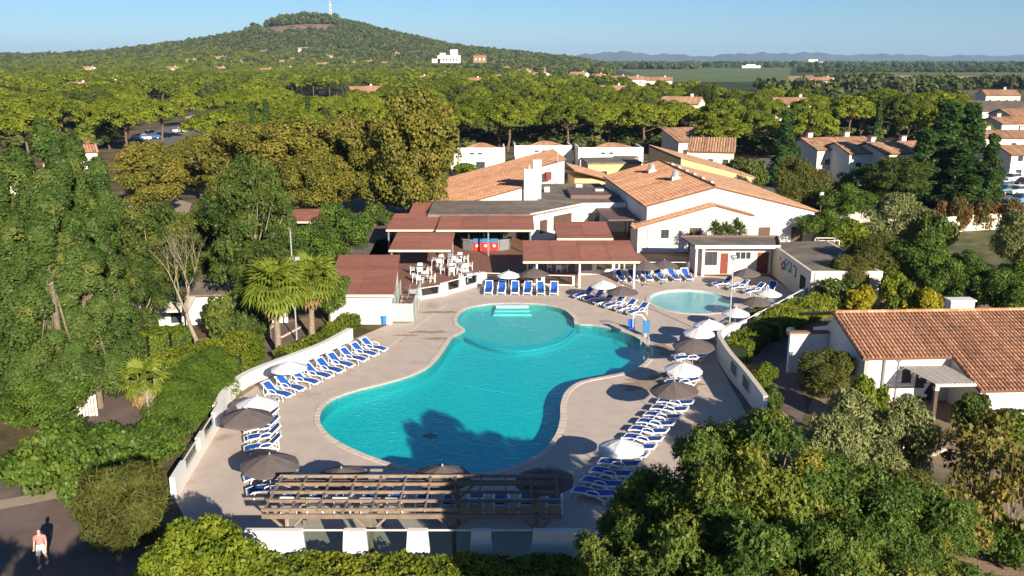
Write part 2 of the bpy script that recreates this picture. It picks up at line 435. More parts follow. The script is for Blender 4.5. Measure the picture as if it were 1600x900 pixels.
class MB:
    """collects shapes of one part"""
    def __init__(s):
        s.v, s.f, s.t, s.mi = [], [], [], []

    def add(s, vs, fs, t=0.5, mi=0):
        b = len(s.v)
        s.v += [tuple(p) for p in vs]
        s.f += [tuple(i + b for i in f) for f in fs]
        s.t += [t] * len(vs)
        s.mi += [mi] * len(fs)
        return s

    def box(s, c, size, rz=0.0, t=0.5, mi=0):
        """c = centre of the bottom face"""
        hx, hy, h = size[0] / 2, size[1] / 2, size[2]
        cs, sn = math.cos(rz), math.sin(rz)
        vs = []
        for z in (0, h):
            for x, y in ((-hx, -hy), (hx, -hy), (hx, hy), (-hx, hy)):
                vs.append((c[0] + x * cs - y * sn, c[1] + x * sn + y * cs, c[2] + z))
        return s.add(vs, [(3, 2, 1, 0), (4, 5, 6, 7), (0, 1, 5, 4), (1, 2, 6, 5), (2, 3, 7, 6), (3, 0, 4, 7)], t, mi)

    def beam(s, p0, p1, w, h, t=0.5):
        """box beam with its centre line from p0 to p1"""
        p0, p1 = Vector(p0), Vector(p1)
        d = (p1 - p0).normalized()
        up = Vector((0, 0, 1)) if abs(d.z) < 0.95 else Vector((0, 1, 0))
        sx = d.cross(up).normalized()
        uy = sx.cross(d).normalized()
        vs = []
        for p in (p0, p1):
            for a, b in ((-1, -1), (1, -1), (1, 1), (-1, 1)):
                vs.append(p + sx * (a * w / 2) + uy * (b * h / 2))
        return s.add(vs, [(3, 2, 1, 0), (4, 5, 6, 7), (0, 1, 5, 4), (1, 2, 6, 5), (2, 3, 7, 6), (3, 0, 4, 7)], t)

    def tube(s, pts, radii, n=6, t=0.5, cap=True):
        pts = [Vector(p) for p in pts]
        if not hasattr(radii, '__len__'):
            radii = [radii] * len(pts)
        vs, fs = [], []
        for i, p in enumerate(pts):
            d = (pts[min(i + 1, len(pts) - 1)] - pts[max(i - 1, 0)]).normalized()
            a = d.cross(Vector((0, 0, 1)) if abs(d.z) < 0.9 else Vector((1, 0, 0))).normalized()
            b = d.cross(a)
            for k in range(n):
                w = 2 * PI * k / n
                vs.append(p + (a * math.cos(w) + b * math.sin(w)) * radii[i])
        for i in range(len(pts) - 1):
            for k in range(n):
                k2 = (k + 1) % n
                fs.append((i * n + k, i * n + k2, (i + 1) * n + k2, (i + 1) * n + k))
        if cap:
            fs.append(tuple(range(n - 1, -1, -1)))
            fs.append(tuple(range((len(pts) - 1) * n, len(pts) * n)))
        return s.add(vs, fs, t)

    def prism(s, poly, z0, z1, t=0.5, mi=0):
        n = len(poly)
        a = sum(poly[i][0] * poly[(i + 1) % n][1] - poly[(i + 1) % n][0] * poly[i][1] for i in range(n))
        if a < 0:
            poly = poly[::-1]
        vs = [(p[0], p[1], z0) for p in poly] + [(p[0], p[1], z1) for p in poly]
        fs = [(i, (i + 1) % n, n + (i + 1) % n, n + i) for i in range(n)]
        tri = tessellate_polygon([[Vector((p[0], p[1], 0)) for p in poly]])
        for f in tri:
            fs.append(tuple(n + i for i in f))
            fs.append(tuple(i for i in f[::-1]))
        return s.add(vs, fs, t, mi)

    def sheet(s, loops, z=0.0, t=0.5):
        """flat polygon with holes"""
        tri = tessellate_polygon([[Vector((p[0], p[1], 0)) for p in lp] for lp in loops])
        vs = [(p[0], p[1], z) for lp in loops for p in lp]
        fs = []
        for f in tri:
            a, b, c = (vs[i] for i in f)
            cr = (b[0] - a[0]) * (c[1] - a[1]) - (b[1] - a[1]) * (c[0] - a[0])
            fs.append(tuple(f) if cr > 0 else tuple(f[::-1]))
        return s.add(vs, fs, t)

    def facewall(s, prof, holes, origin, ux, thick, t=0.5):
        """upright wall: 2D outline prof [(s,z)] with rectangular holes (s0,z0,s1,z1), standing at origin along unit ux, thickness to the left of ux (inwards)"""
        o = Vector((origin[0], origin[1], 0))
        u = Vector((ux[0], ux[1], 0)).normalized()
        nrm = Vector((-u.y, u.x, 0))
        loops = [prof] + [[(a, b), (c, b), (c, d), (a, d)] for a, b, c, d in holes]
        tri = tessellate_polygon([[Vector((p[0], p[1], 0)) for p in lp] for lp in loops])
        flat = [p for lp in loops for p in lp]
        n = len(flat)
        vs = [o + u * p[0] + Vector((0, 0, p[1])) for p in flat] + [o + u * p[0] + nrm * thick + Vector((0, 0, p[1])) for p in flat]
        fs = []
        for f in tri:
            a, b, c = (flat[i] for i in f)
            cr = (b[0] - a[0]) * (c[1] - a[1]) - (b[1] - a[1]) * (c[0] - a[0])
            f = tuple(f) if cr > 0 else tuple(f[::-1])
            fs.append(f)
            fs.append(tuple(n + i for i in f[::-1]))
        b = 0
        for k, lp in enumerate(loops):
            m_ = len(lp)
            for i in range(m_):
                j = (i + 1) % m_
                q = (b + i, n + b + i, n + b + j, b + j)
                fs.append(q)
            b += m_
        return s.add(vs, fs, t)

    def build(s, name, mat, parent=None, kind=None, smooth=False, loc=None, rz=None):
        me = bpy.data.meshes.new(name)
        me.from_pydata(s.v, [], s.f)
        mats = mat if isinstance(mat, (list, tuple)) else [mat]
        for m in mats:
            me.materials.append(m)
        if any(s.mi):
            me.polygons.foreach_set('material_index', s.mi)
        if any(abs(x - 0.5) > 1e-6 for x in s.t):
            at = me.attributes.new('tint', 'FLOAT', 'POINT')
            at.data.foreach_set('value', s.t)
        if smooth:
            me.polygons.foreach_set('use_smooth', [True] * len(me.polygons))
        me.update()
        o = bpy.data.objects.new(name, me)
        link(o, parent)
        if loc is not None:
            o.location = loc
        if rz is not None:
            o.rotation_euler = (0, 0, rz)
        if kind:
            o['kind'] = kind
        return o


def copy_obj(o, parent=None):
    c = o.copy()
    COL.objects.link(c)
    c.parent = parent
    return c


CHILDREN = {}


def kids(o):
    return [c for c in bpy.data.objects if c.parent == o]


def copy_tree(o, tree, parent=None):
    """tree = {obj: [children]} made once per prototype"""
    c = copy_obj(o, parent)
    for ch in tree.get(o.name, ()):
        copy_tree(ch, tree, c)
    return c


def tree_of(o):
    t = {}

    def go(x):
        t[x.name] = list(x.children)
        for c in x.children:
            go(c)
    go(o)
    return t


def fix_normals(o):
    bm = bmesh.new()
    bm.from_mesh(o.data)
    bmesh.ops.recalc_face_normals(bm, faces=bm.faces)
    bm.to_mesh(o.data)
    bm.free()


# ------------------------------------------------------------------ foliage helpers (numpy)
def leaf_arrays(C, Nn, size, tint, aspect, rng, fold=0.0):
    n = len(C)
    r = rng.normal(size=(n, 3))
    T = r - (r * Nn).sum(1)[:, None] * Nn
    T /= np.linalg.norm(T, axis=1)[:, None] + 1e-9
    B = np.cross(Nn, T)
    s = size if hasattr(size, '__len__') else np.full(n, size)
    L2, W2 = (s * aspect / 2)[:, None], (s / 2)[:, None]
    v = np.empty((n, 4, 3))
    v[:, 0] = C - T * L2
    v[:, 1] = C + B * W2 - T * L2 * 0.1
    v[:, 2] = C + T * L2
    v[:, 3] = C - B * W2 - T * L2 * 0.1
    return v.reshape(-1, 3), np.repeat(tint, 4)


def mesh_from_quads(name, V, tint, mats, extra=None):
    """V (4n,3) quads, plus extra MB geometry carrying material slot 1"""
    nq = len(V) // 4
    me = bpy.data.meshes.new(name)
    if extra is not None and extra.f:
        ev = np.array(extra.v, dtype=float)
        tot = [tuple(i + 4 * nq for i in f) for f in extra.f]
        loops = np.concatenate([np.arange(4 * nq), np.array([i for f in tot for i in f])]).astype(np.int32)
        lens = np.concatenate([np.full(nq, 4), np.array([len(f) for f in tot])]).astype(np.int32)
        V = np.vstack([V, ev])
        tint = np.concatenate([tint, np.full(len(ev), 0.5)])
        mi = np.concatenate([np.zeros(nq), np.ones(len(tot))]).astype(np.int32)
    else:
        loops = np.arange(4 * nq, dtype=np.int32)
        lens = np.full(nq, 4, dtype=np.int32)
        mi = None
    me.vertices.add(len(V))
    me.vertices.foreach_set('co', V.astype(np.float32).ravel())
    me.loops.add(len(loops))
    me.loops.foreach_set('vertex_index', loops)
    me.polygons.add(len(lens))
    st = np.concatenate([[0], np.cumsum(lens)[:-1]]).astype(np.int32)
    me.polygons.foreach_set('loop_start', st)
    me.polygons.foreach_set('loop_total', lens)
    for m in (mats if isinstance(mats, (list, tuple)) else [mats]):
        me.materials.append(m)
    if mi is not None:
        me.polygons.foreach_set('material_index', mi)
    at = me.attributes.new('tint', 'FLOAT', 'POINT')
    at.data.foreach_set('value', np.clip(tint, 0, 1).astype(np.float32))
    me.update(calc_edges=True)
    return me


def unit(rng, n):
    v = rng.normal(size=(n, 3))
    return v / np.linalg.norm(v, axis=1)[:, None]


def clump_leaves(blobs, n, rng, size, aspect=1.5, shell=(0.6, 1.05), under=0.45, up=0.25, jit=0.7, tvar=0.16, bt=0.22, svar=0.35, spray=0):
    """blobs (k,6): centre and radii. Leaves spread through the outer part of each blob, tint per blob and per leaf."""
    B = np.asarray(blobs, float)
    w = (B[:, 3] * B[:, 4] + B[:, 4] * B[:, 5] + B[:, 3] * B[:, 5])
    idx = rng.choice(len(B), n, p=w / w.sum())
    d = unit(rng, n)
    flip = (d[:, 2] < -0.25) & (rng.random(n) > under)
    d[flip, 2] *= -1
    rad = shell[0] + (shell[1] - shell[0]) * rng.random(n) ** 0.6
    C = B[idx, :3] + d * B[idx, 3:6] * rad[:, None]
    nn = d / B[idx, 3:6]
    nn /= np.linalg.norm(nn, axis=1)[:, None]
    nn = nn + rng.normal(size=(n, 3)) * jit + np.array([0, 0, up])
    nn /= np.linalg.norm(nn, axis=1)[:, None]
    btint = rng.normal(size=len(B)) * bt
    tint = 0.45 + btint[idx] + rng.normal(size=n) * tvar
    s = size * (1 + svar * (rng.random(n) * 2 - 1))
    if spray:
        # pinnate sprays: leaflets in a row along a drooping stalk
        ax = unit(rng, n)
        ax = ax * 0.6 + d * 0.9
        ax[:, 2] -= 0.25
        ax /= np.linalg.norm(ax, axis=1)[:, None]
        k = spray
        off = (np.arange(k) - k / 2) * size * 0.62
        C = (C[:, None, :] + ax[:, None, :] * off[None, :, None] + rng.normal(size=(n, k, 3)) * size * 0.45)
        droop = (np.arange(k) / k) ** 2 * size * 0.8
        C[:, :, 2] -= droop[None, :]
        C = C.reshape(-1, 3)
        nn = np.repeat(nn, k, 0) + rng.normal(size=(n * k, 3)) * 0.35
        nn /= np.linalg.norm(nn, axis=1)[:, None]
        tint = np.repeat(tint, k) + rng.normal(size=n * k) * 0.05
        s = np.repeat(s, k)
    return leaf_arrays(C, nn, s, tint, aspect, rng)


def limbs(mb, base, blobs, r0, rng, trunk_h, lean=(0, 0), count=None, n=7):
    """tapered trunk and limbs reaching into the blobs"""
    b = Vector(base)
    top = b + Vector((lean[0], lean[1], trunk_h))
    mid = (b + top) / 2 + Vector((rng.normal() * r0 * 0.5, rng.normal() * r0 * 0.5, 0))
    mb.tube([b + Vector((0, 0, -0.2)), b + Vector((0, 0, 0.25)), mid, top], [r0 * 1.45, r0 * 1.05, r0 * 0.85, r0 * 0.7], n)
    bl = list(blobs)
    rng.shuffle(bl)
    for q in bl[:count or len(bl)]:
        e = Vector(q[:3])
        s0 = b.lerp(top, 0.72 + 0.26 * rng.random())
        m_ = s0.lerp(e, 0.5) + Vector((0, 0, -0.08 * (e - s0).length))
        mb.tube([s0, m_, e], [r0 * 0.42, r0 * 0.28, r0 * 0.08], 5)
    return mb


PROTO = {}


def proto(key, blobs, n, size, lmat, bark, trunk_h, r0, rng, limbcount=8, lean=(0, 0), **kw):
    V, t = clump_leaves(blobs, n, rng, size, **kw)
    crown = mesh_from_quads(key + '_crown', V, t, L[lmat])
    mb = MB()
    limbs(mb, (0, 0, 0), blobs, r0, rng, trunk_h, lean, limbcount)
    me = bpy.data.meshes.new(key + '_trunk')
    me.from_pydata(mb.v, [], mb.f)
    me.materials.append(M[bark])
    me.polygons.foreach_set('use_smooth', [True] * len(me.polygons))
    b = np.asarray(blobs)
    top = (b[:, 2] + b[:, 5]).max()
    wid = max((b[:, 0] + b[:, 3]).max() - (b[:, 0] - b[:, 3]).min(), (b[:, 1] + b[:, 4]).max() - (b[:, 1] - b[:, 4]).min())
    PROTO[key] = (me, crown, top, wid)


def plant(key, name, label, cat, x, y, h=None, w=None, rz=None, group=None, z=0.0):
    tr, cr, top, wid = PROTO[key]
    sz = (h / top) if h else 1.0
    sx = (w / wid) if w else sz
    root = thing(name, label, cat, (x, y, z), rz if rz is not None else random.uniform(0, 6.28), group, (sx, sx, sz))
    link(bpy.data.objects.new('trunk', tr), root)
    link(bpy.data.objects.new('crown', cr), root)
    return root


def plant_px(key, name, label, cat, px, d, pytop, wpx, rz=None, group=None):
    """tree whose top reaches pixel row pytop when it stands d metres out"""
    h = hat(d, pytop)
    zc = d * CP + (CAMH - h * 0.6) * SP
    return plant(key, name, label, cat, atx(px, d, h * 0.6), d, h, wpx * zc / FOC, rz, group)


def scatter(name, label, cat, pts, scl, rot, idx, sources, kind='stuff'):
    """one object whose geometry nodes set the given tree meshes on its points"""
    me = bpy.data.meshes.new(name)
    me.from_pydata([tuple(p) for p in pts], [], [])
    for an, typ, data in (('size', 'FLOAT_VECTOR', np.asarray(scl).ravel()), ('turn', 'FLOAT', rot), ('pick', 'INT', idx)):
        a = me.attributes.new(an, typ, 'POINT')
        a.data.foreach_set('vector' if typ == 'FLOAT_VECTOR' else 'value', np.ascontiguousarray(data))
    o = bpy.data.objects.new(name, me)
    link(o)
    tag(o, label, cat, kind=kind)
    colx = bpy.data.collections.new(name + '_kinds')
    for s_ in sources:
        colx.objects.link(s_)
    ng = bpy.data.node_groups.new(name, 'GeometryNodeTree')
    ng.interface.new_socket('Geometry', in_out='INPUT', socket_type='NodeSocketGeometry')
    ng.interface.new_socket('Geometry', in_out='OUTPUT', socket_type='NodeSocketGeometry')
    gi, go = ng.nodes.new('NodeGroupInput'), ng.nodes.new('NodeGroupOutput')
    m2p = ng.nodes.new('GeometryNodeMeshToPoints')
    iop = ng.nodes.new('GeometryNodeInstanceOnPoints')
    ci = ng.nodes.new('GeometryNodeCollectionInfo')
    ci.inputs['Collection'].default_value = colx
    ci.inputs['Separate Children'].default_value = True
    ci.inputs['Reset Children'].default_value = True

    def attr(an, typ):
        n = ng.nodes.new('GeometryNodeInputNamedAttribute')
        n.data_type = typ
        n.inputs['Name'].default_value = an
        return n.outputs[0]
    cx = ng.nodes.new('ShaderNodeCombineXYZ')
    ng.links.new(attr('turn', 'FLOAT'), cx.inputs['Z'])
    ng.links.new(gi.outputs[0], m2p.inputs[0])
    ng.links.new(m2p.outputs[0], iop.inputs['Points'])
    ng.links.new(ci.outputs[0], iop.inputs['Instance'])
    iop.inputs['Pick Instance'].default_value = True
    ng.links.new(attr('pick', 'INT'), iop.inputs['Instance Index'])
    ng.links.new(cx.outputs[0], iop.inputs['Rotation'])
    ng.links.new(attr('size', 'FLOAT_VECTOR'), iop.inputs['Scale'])
    ng.links.new(iop.outputs[0], go.inputs[0])
    md = o.modifiers.new('scatter', 'NODES')
    md.node_group = ng
    return o


# ------------------------------------------------------------------ terrain
def P_(lst, z=0.0):
    return [G(a, b, z) for a, b in lst]


DECK = P_([(272, 778), (300, 830), (372, 887), (905, 887), (960, 870), (1040, 820), (1130, 740), (1180, 690), (1190, 660), (1176, 639), (1157, 613), (1136, 587), (1121, 562),
           (1122, 551), (1138, 540), (1168, 522), (1240, 480), (1261, 469), (1201, 432), (1126, 432), (1090, 430), (1075, 427), (960, 427), (903, 430), (900, 447), (757, 442), (735, 449),
           (690, 461), (646, 466), (640, 505), (612, 505), (557, 528), (552, 531), (513, 553), (480, 567), (433, 585), (387, 605), (360, 630), (346, 655)])
BIG = 14000.0
ground = MB().sheet([[(-BIG, -400), (BIG, -400), (BIG, BIG), (-BIG, BIG)], DECK], 0.0).build('ground', M['ground'])
tag(ground, kind='structure')


def catmull(pts, step, closed=True):
    p = [Vector((a, b)) for a, b in pts]
    n = len(p)
    fine = []
    rng = range(n) if closed else range(n - 1)
    for i in rng:
        if closed:
            a, b, c, d = p[(i - 1) % n], p[i], p[(i + 1) % n], p[(i + 2) % n]
        else:
            a, b, c, d = p[max(i - 1, 0)], p[i], p[i + 1], p[min(i + 2, n - 1)]
        for k in range(12):
            t = k / 12
            fine.append(0.5 * ((2 * b) + (c - a) * t + (2 * a - 5 * b + 4 * c - d) * t * t + (3 * b - a - 3 * c + d) * t ** 3))
    if not closed:
        fine.append(p[-1])
    else:
        fine.append(fine[0])
    acc = [0]
    for i in range(1, len(fine)):
        acc.append(acc[-1] + (fine[i] - fine[i - 1]).length)
    m = max(3, round(acc[-1] / step))
    out = []
    j = 0
    for k in range(m if closed else m + 1):
        s = acc[-1] * k / m
        while j < len(acc) - 2 and acc[j + 1] < s:
            j += 1
        f = (s - acc[j]) / max(acc[j + 1] - acc[j], 1e-9)
        out.append(fine[j].lerp(fine[j + 1], min(max(f, 0), 1)))
    return [(v.x, v.y) for v in out]


POOL_PX = [(500, 650), (503, 666), (520, 684), (550, 701), (595, 719), (640, 731), (690, 738), (735, 740), (780, 735), (820, 722), (850, 702), (868, 679), (875, 655), (876, 632), (884, 612), (905, 597),
           (940, 589), (975, 582), (1000, 572), (1013, 559), (1012, 544), (995, 528), (965, 516), (932, 509), (899, 506), (896, 497), (880, 484), (848, 476), (800, 474), (760, 476), (730, 482), (716, 494), (716, 507),
           (727, 516), (708, 527), (695, 545), (684, 560), (668, 575), (640, 588), (600, 600), (560, 610), (525, 622), (507, 635)]
POOL = catmull(P_(POOL_PX), 0.52)
KIDC = G(1080, 471)
kx0, kx1 = G(1016, 471)[0], G(1145, 471)[0]
ky0, ky1 = G(1080, 490)[1], G(1080, 453)[1]
KID = [((kx0 + kx1) / 2 + (kx1 - kx0) / 2 * math.cos(t), (ky0 + ky1) / 2 + (ky1 - ky0) / 2 * math.sin(t)) for t in np.linspace(0, 2 * PI, 64, endpoint=False)]


def area2(poly):
    n = len(poly)
    return sum(poly[i][0] * poly[(i + 1) % n][1] - poly[(i + 1) % n][0] * poly[i][1] for i in range(n))


if area2(POOL) < 0:
    POOL = POOL[::-1]


def offset(poly, d):
    """outwards for a counter-clockwise polygon"""
    n = len(poly)
    out = []
    for i in range(n):
        a, b, c = Vector(poly[i - 1]), Vector(poly[i]), Vector(poly[(i + 1) % n])
        t1, t2 = (b - a).normalized(), (c - b).normalized()
        nn = Vector((t1.y + t2.y, -t1.x - t2.x)).normalized()
        out.append((b.x + nn.x * d, b.y + nn.y * d))
    return out


deck = MB().sheet([DECK, POOL, KID], 0.0).build('pool_deck', M['deck'])
tag(deck, kind='structure')

rng_ = random.Random(9)
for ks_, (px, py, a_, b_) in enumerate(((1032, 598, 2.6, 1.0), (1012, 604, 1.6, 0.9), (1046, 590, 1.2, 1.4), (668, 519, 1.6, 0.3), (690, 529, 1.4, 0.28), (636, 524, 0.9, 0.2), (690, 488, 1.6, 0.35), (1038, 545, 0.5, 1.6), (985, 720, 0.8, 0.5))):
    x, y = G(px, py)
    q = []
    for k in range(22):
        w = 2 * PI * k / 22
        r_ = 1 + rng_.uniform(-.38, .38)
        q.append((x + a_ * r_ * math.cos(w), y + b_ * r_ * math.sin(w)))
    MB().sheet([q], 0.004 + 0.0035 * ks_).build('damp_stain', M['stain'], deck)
# expansion joint line across the deck from the ramp towards the loungers
jt = MB()
a, b = G(700, 474), G(603, 545)
jt.beam((a[0], a[1], 0.004), (b[0], b[1], 0.004), 0.12, 0.012)
jt.build('deck_joint', M['coping_cap'], deck)


def ring_wall(poly, z0, z1):
    mb = MB()
    n = len(poly)
    vs = [(p[0], p[1], z0) for p in poly] + [(p[0], p[1], z1) for p in poly]
    mb.add(vs, [((i + 1) % n, i, n + i, n + (i + 1) % n) for i in range(n)])
    return mb


def make_pool(name, label, poly, depth, level, width, liner, water, cat):
    root = thing(name, label, cat, (0, 0, 0))
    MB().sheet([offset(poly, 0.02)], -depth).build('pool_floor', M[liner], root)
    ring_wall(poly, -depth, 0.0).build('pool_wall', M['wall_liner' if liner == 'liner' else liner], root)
    if water:
        MB().sheet([poly], level).build('water', M[water], root)
    out = offset(poly, width)
    n = len(poly)
    for i in range(n):
        j = (i + 1) % n
        q = [Vector(poly[i]), Vector(poly[j]), Vector(out[j]), Vector(out[i])]
        q[1] = q[0].lerp(q[1], 0.955)
        q[2] = q[3].lerp(q[2], 0.955)
        MB().prism([(v.x, v.y) for v in q], -0.06, 0.035 + 0.006 * random.random()).build('coping_stone', M['coping'], root)
    return root


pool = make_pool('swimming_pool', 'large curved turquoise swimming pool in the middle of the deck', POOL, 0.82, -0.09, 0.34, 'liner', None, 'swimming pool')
kid = make_pool('paddling_pool', 'small pale oval paddling pool beside the low white block', KID, 0.17, -0.07, 0.34, 'kid_liner', 'kid_water', 'paddling pool')

# the shallow lobe with its curved edge, the entry steps and the drain
lobe_px = [(727, 519), (716, 507), (716, 494), (730, 482), (760, 476), (800, 474), (848, 476), (880, 484), (896, 497), (898, 508), (880, 524), (850, 535), (815, 540), (780, 537), (750, 529)]
lobe = catmull(P_(lobe_px), 0.6)
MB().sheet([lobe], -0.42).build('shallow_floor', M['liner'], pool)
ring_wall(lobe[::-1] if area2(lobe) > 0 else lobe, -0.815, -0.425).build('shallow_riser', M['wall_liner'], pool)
edge = catmull(P_([(727, 519), (750, 529), (780, 537), (815, 540), (850, 535), (880, 524), (898, 508)]), 0.5, False)
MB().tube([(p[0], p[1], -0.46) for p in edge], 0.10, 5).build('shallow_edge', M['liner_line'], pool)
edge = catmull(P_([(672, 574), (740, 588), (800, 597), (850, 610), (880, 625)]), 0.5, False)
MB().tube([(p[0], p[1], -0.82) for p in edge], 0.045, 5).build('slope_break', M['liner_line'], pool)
for k in range(3):
    a, b = G(775 - k * 2, 477 + 3.6 * k), G(826 + k * 2, 477 + 3.6 * k)
    MB().box(((a[0] + b[0]) / 2, a[1] - 0.1, -0.51), (b[0] - a[0], 0.62, 0.47 - 0.11 * k)).build('entry_step', M['kid_liner'], pool)
c = G(672, 681, -0.8)
MB().box((c[0], c[1], -0.817), (0.7, 0.7, 0.03), 0.7).build('floor_drain', M['steel'], pool)
c = G(1116, 482, -0.15)
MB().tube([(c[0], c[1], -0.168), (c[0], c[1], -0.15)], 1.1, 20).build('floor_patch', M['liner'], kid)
# the water: one level sheet, the shallow lobe and the deep part meeting along the curved edge
arc = catmull(P_([(727, 516), (750, 527), (780, 535), (815, 538), (850, 533), (880, 522), (899, 506)]), 0.5, False)
pv_ = [Vector(p) for p in POOL]
i0 = min(range(len(POOL)), key=lambda i: (pv_[i] - Vector(arc[0])).length)
i1 = min(range(len(POOL)), key=lambda i: (pv_[i] - Vector(arc[-1])).length)
npl = len(POOL)
fwd = [POOL[(i0 + k) % npl] for k in range((i1 - i0) % npl + 1)]
bwd = [POOL[(i1 + k) % npl] for k in range((i0 - i1) % npl + 1)]
ya = sum(p[1] for p in fwd) / len(fwd)
yb = sum(p[1] for p in bwd) / len(bwd)
lob, mainp = (fwd, bwd) if ya > yb else (bwd, fwd)
lob_arc = arc[1:-1] if (Vector(lob[-1]) - Vector(arc[0])).length < (Vector(lob[-1]) - Vector(arc[-1])).length else arc[1:-1][::-1]
main_arc = lob_arc[::-1]
MB().sheet([lob + lob_arc], -0.09).build('water', M['lobe_water'], pool)
MB().sheet([mainp + main_arc], -0.09).build('water', M['water'], pool)
# pool ladders
for px, py, dx in ((1008, 558, -1), (1004, 541, -1)):
    x, y = G(px, py)
    mb = MB()
    for o in (-0.22, 0.22):
        mb.tube([(x + 0.45, y + o, 0.0), (x + 0.45, y + o, 0.75), (x + 0.2, y + o, 0.85), (x - 0.12, y + o, 0.5), (x - 0.14, y + o, -0.4)], 0.025, 5)
    mb.build('ladder', M['lightsteel'], pool)


# ------------------------------------------------------------------ distant terrain
def interp(pts, x):
    xs, ys = zip(*pts)
    return np.interp(x, xs, ys)


RIDGE_PX = [(-300, 88), (0, 84), (100, 81), (200, 78), (250, 73), (300, 65), (350, 56), (400, 49), (430, 40), (460, 31), (490, 27), (520, 28), (560, 35), (600, 47), (650, 56), (700, 66), (750, 73), (800, 79), (850, 84), (900, 89), (950, 93), (1100, 93)]
HX = [((p - 800) / 1445.0 * 2000.0, max(0.0, (93 - y) / 1445.0 * 2000.0 + 20.5 - 9.5 if y < 93 else 0.0)) for p, y in RIDGE_PX]
HX[-1] = (HX[-1][0], -4.0)
HX[-2] = (HX[-2][0], 1.0)


def hill_h(x, y):
    r = interp(HX, x)
    dy = (y - 2000.0)
    g = np.where(dy < 0, np.exp(-(np.abs(dy) / 500.0) ** 1.7), np.exp(-(dy / 700.0) ** 2))
    w = 1.5 * np.sin(x * 0.021 + y * 0.013) + 1.2 * np.sin(x * 0.043 - y * 0.031)
    return r * g + w * g * (r > 8) - 1.2 + 0 * x


def grid_mesh(name, X, Y, Z, mats, matfn=None):
    ny, nx = X.shape
    v = np.stack([X, Y, Z], -1).reshape(-1, 3)
    i = np.arange(nx * ny).reshape(ny, nx)
    f = np.stack([i[:-1, :-1], i[:-1, 1:], i[1:, 1:], i[1:, :-1]], -1).reshape(-1, 4)
    me = bpy.data.meshes.new(name)
    me.from_pydata(v.tolist(), [], f.tolist())
    for m in mats:
        me.materials.append(m)
    if matfn is not None:
        c = v[f].mean(1)
        me.polygons.foreach_set('material_index', matfn(c).astype(np.int32))
    me.polygons.foreach_set('use_smooth', [True] * len(me.polygons))
    me.update()
    return link(bpy.data.objects.new(name, me))


def bare(c):
    """bare earth just below the summit and along the quarry track"""
    px = c[:, 0] / c[:, 1] * 1445.0 + 800
    py = 93 - (c[:, 2] - CAMH) / c[:, 1] * 1445.0
    e1 = ((px - 468) / 66) ** 2 + ((py - 46 + (px - 470) * 0.05) / 6.0) ** 2 < 1
    e2 = (np.abs(py - (74 + (px - 470) * 0.055)) < 1.6) & (px > 455) & (px < 645)
    e3 = (np.abs(py - (61 - (px - 380) * 0.12)) < 1.3) & (px > 372) & (px < 425)
    return (e1 | e2 | e3)


gx, gy = np.meshgrid(np.linspace(-2600, 420, 200), np.linspace(1000, 3400, 150))
hill = grid_mesh('hill', gx, gy, hill_h(gx, gy), [M['hillground'], M['bareground']], lambda c: bare(c))
tag(hill, kind='structure')

MT_PX = [(700, 92), (880, 89), (915, 82), (945, 78), (985, 79), (1020, 82), (1060, 83), (1110, 86), (1150, 81), (1185, 80), (1215, 82), (1255, 79), (1290, 82), (1340, 84), (1380, 82), (1430, 84), (1470, 86), (1520, 84), (1560, 86), (1620, 83), (1750, 86)]
gx, gy = np.meshgrid(np.linspace(-800, 8600, 280), np.linspace(9300, 12200, 24))
r = interp([((p - 800) / 1445.0 * 11000, (93 - y) / 1445.0 * 11000 * 0.86 + 14) for p, y in MT_PX], gx / gy * 11000)
wob = 1 + 0.10 * np.sin(gx * 0.011 + gy * 0.004) + 0.08 * np.sin(gx * 0.027 - gy * 0.006) + 0.05 * np.sin(gx * 0.06)
gz = r * wob * np.exp(-((gy - 10900) / 700.0) ** 2) - 4
mts = grid_mesh('mountains', gx, gy, gz, [M['mountain']])
tag(mts, kind='structure')


def farfield(name, px0, px1, py0, py1, mat, z=0.25):
    q = [G(px0, py1, z), G(px1, py1, z), G(px1 + 6, py0, z), G(px0 - 4, py0, z)]
    o = MB().sheet([q], z).build(name, M[mat])
    return tag(o, kind='structure')


farfield('vineyard_field', 872, 1232, 97.6, 128, 'vine', 0.30)
farfield('vineyard_field', 1340, 1640, 103, 117, 'vine', 0.30)
farfield('stubble_field', 1235, 1640, 118.5, 128.5, 'tan', 0.42)
farfield('stubble_field', 1262, 1420, 117.5, 119.5, 'tan', 0.36)
farfield('stubble_field', 770, 868, 94.6, 100, 'tan', 0.5)
farfield('track_field', 1400, 1640, 97.5, 99.3, 'tan', 0.52)

# ------------------------------------------------------------------ paths and yards
def patch(name, px, mat, z, kind='structure'):
    o = MB().sheet([P_(px)], z).build(name, M[mat])
    return tag(o, kind=kind)


patch('path', [(-80, 770), (20, 715), (105, 650), (190, 690), (245, 740), (250, 800), (205, 905), (260, 990), (-80, 990)], 'path', 0.012)
patch('path_band', [(-60, 793), (55, 772), (175, 748), (205, 742), (205, 752), (178, 760), (56, 786), (-60, 808)], 'pathedge', 0.018)
patch('path', [(128, 618), (190, 586), (236, 588), (238, 664), (196, 690), (105, 650)], 'path', 0.008)
patch('path', [(398, 585), (392, 560), (402, 530), (430, 508), (470, 500), (480, 520), (468, 548), (440, 572)], 'path', 0.012)
patch('yard', [(130, 610), (180, 560), (420, 505), (480, 495), (500, 540), (345, 640), (260, 700)], 'dirt', 0.004)
patch('path', [(1122, 566), (1150, 546), (1230, 502), (1300, 488), (1330, 500), (1255, 540), (1240, 580), (1262, 640), (1240, 680), (1190, 690)], 'path', 0.012)
patch('yard', [(1262, 640), (1330, 500), (1420, 480), (1700, 480), (1700, 900), (1450, 900), (1340, 760)], 'dirt', 0.004)
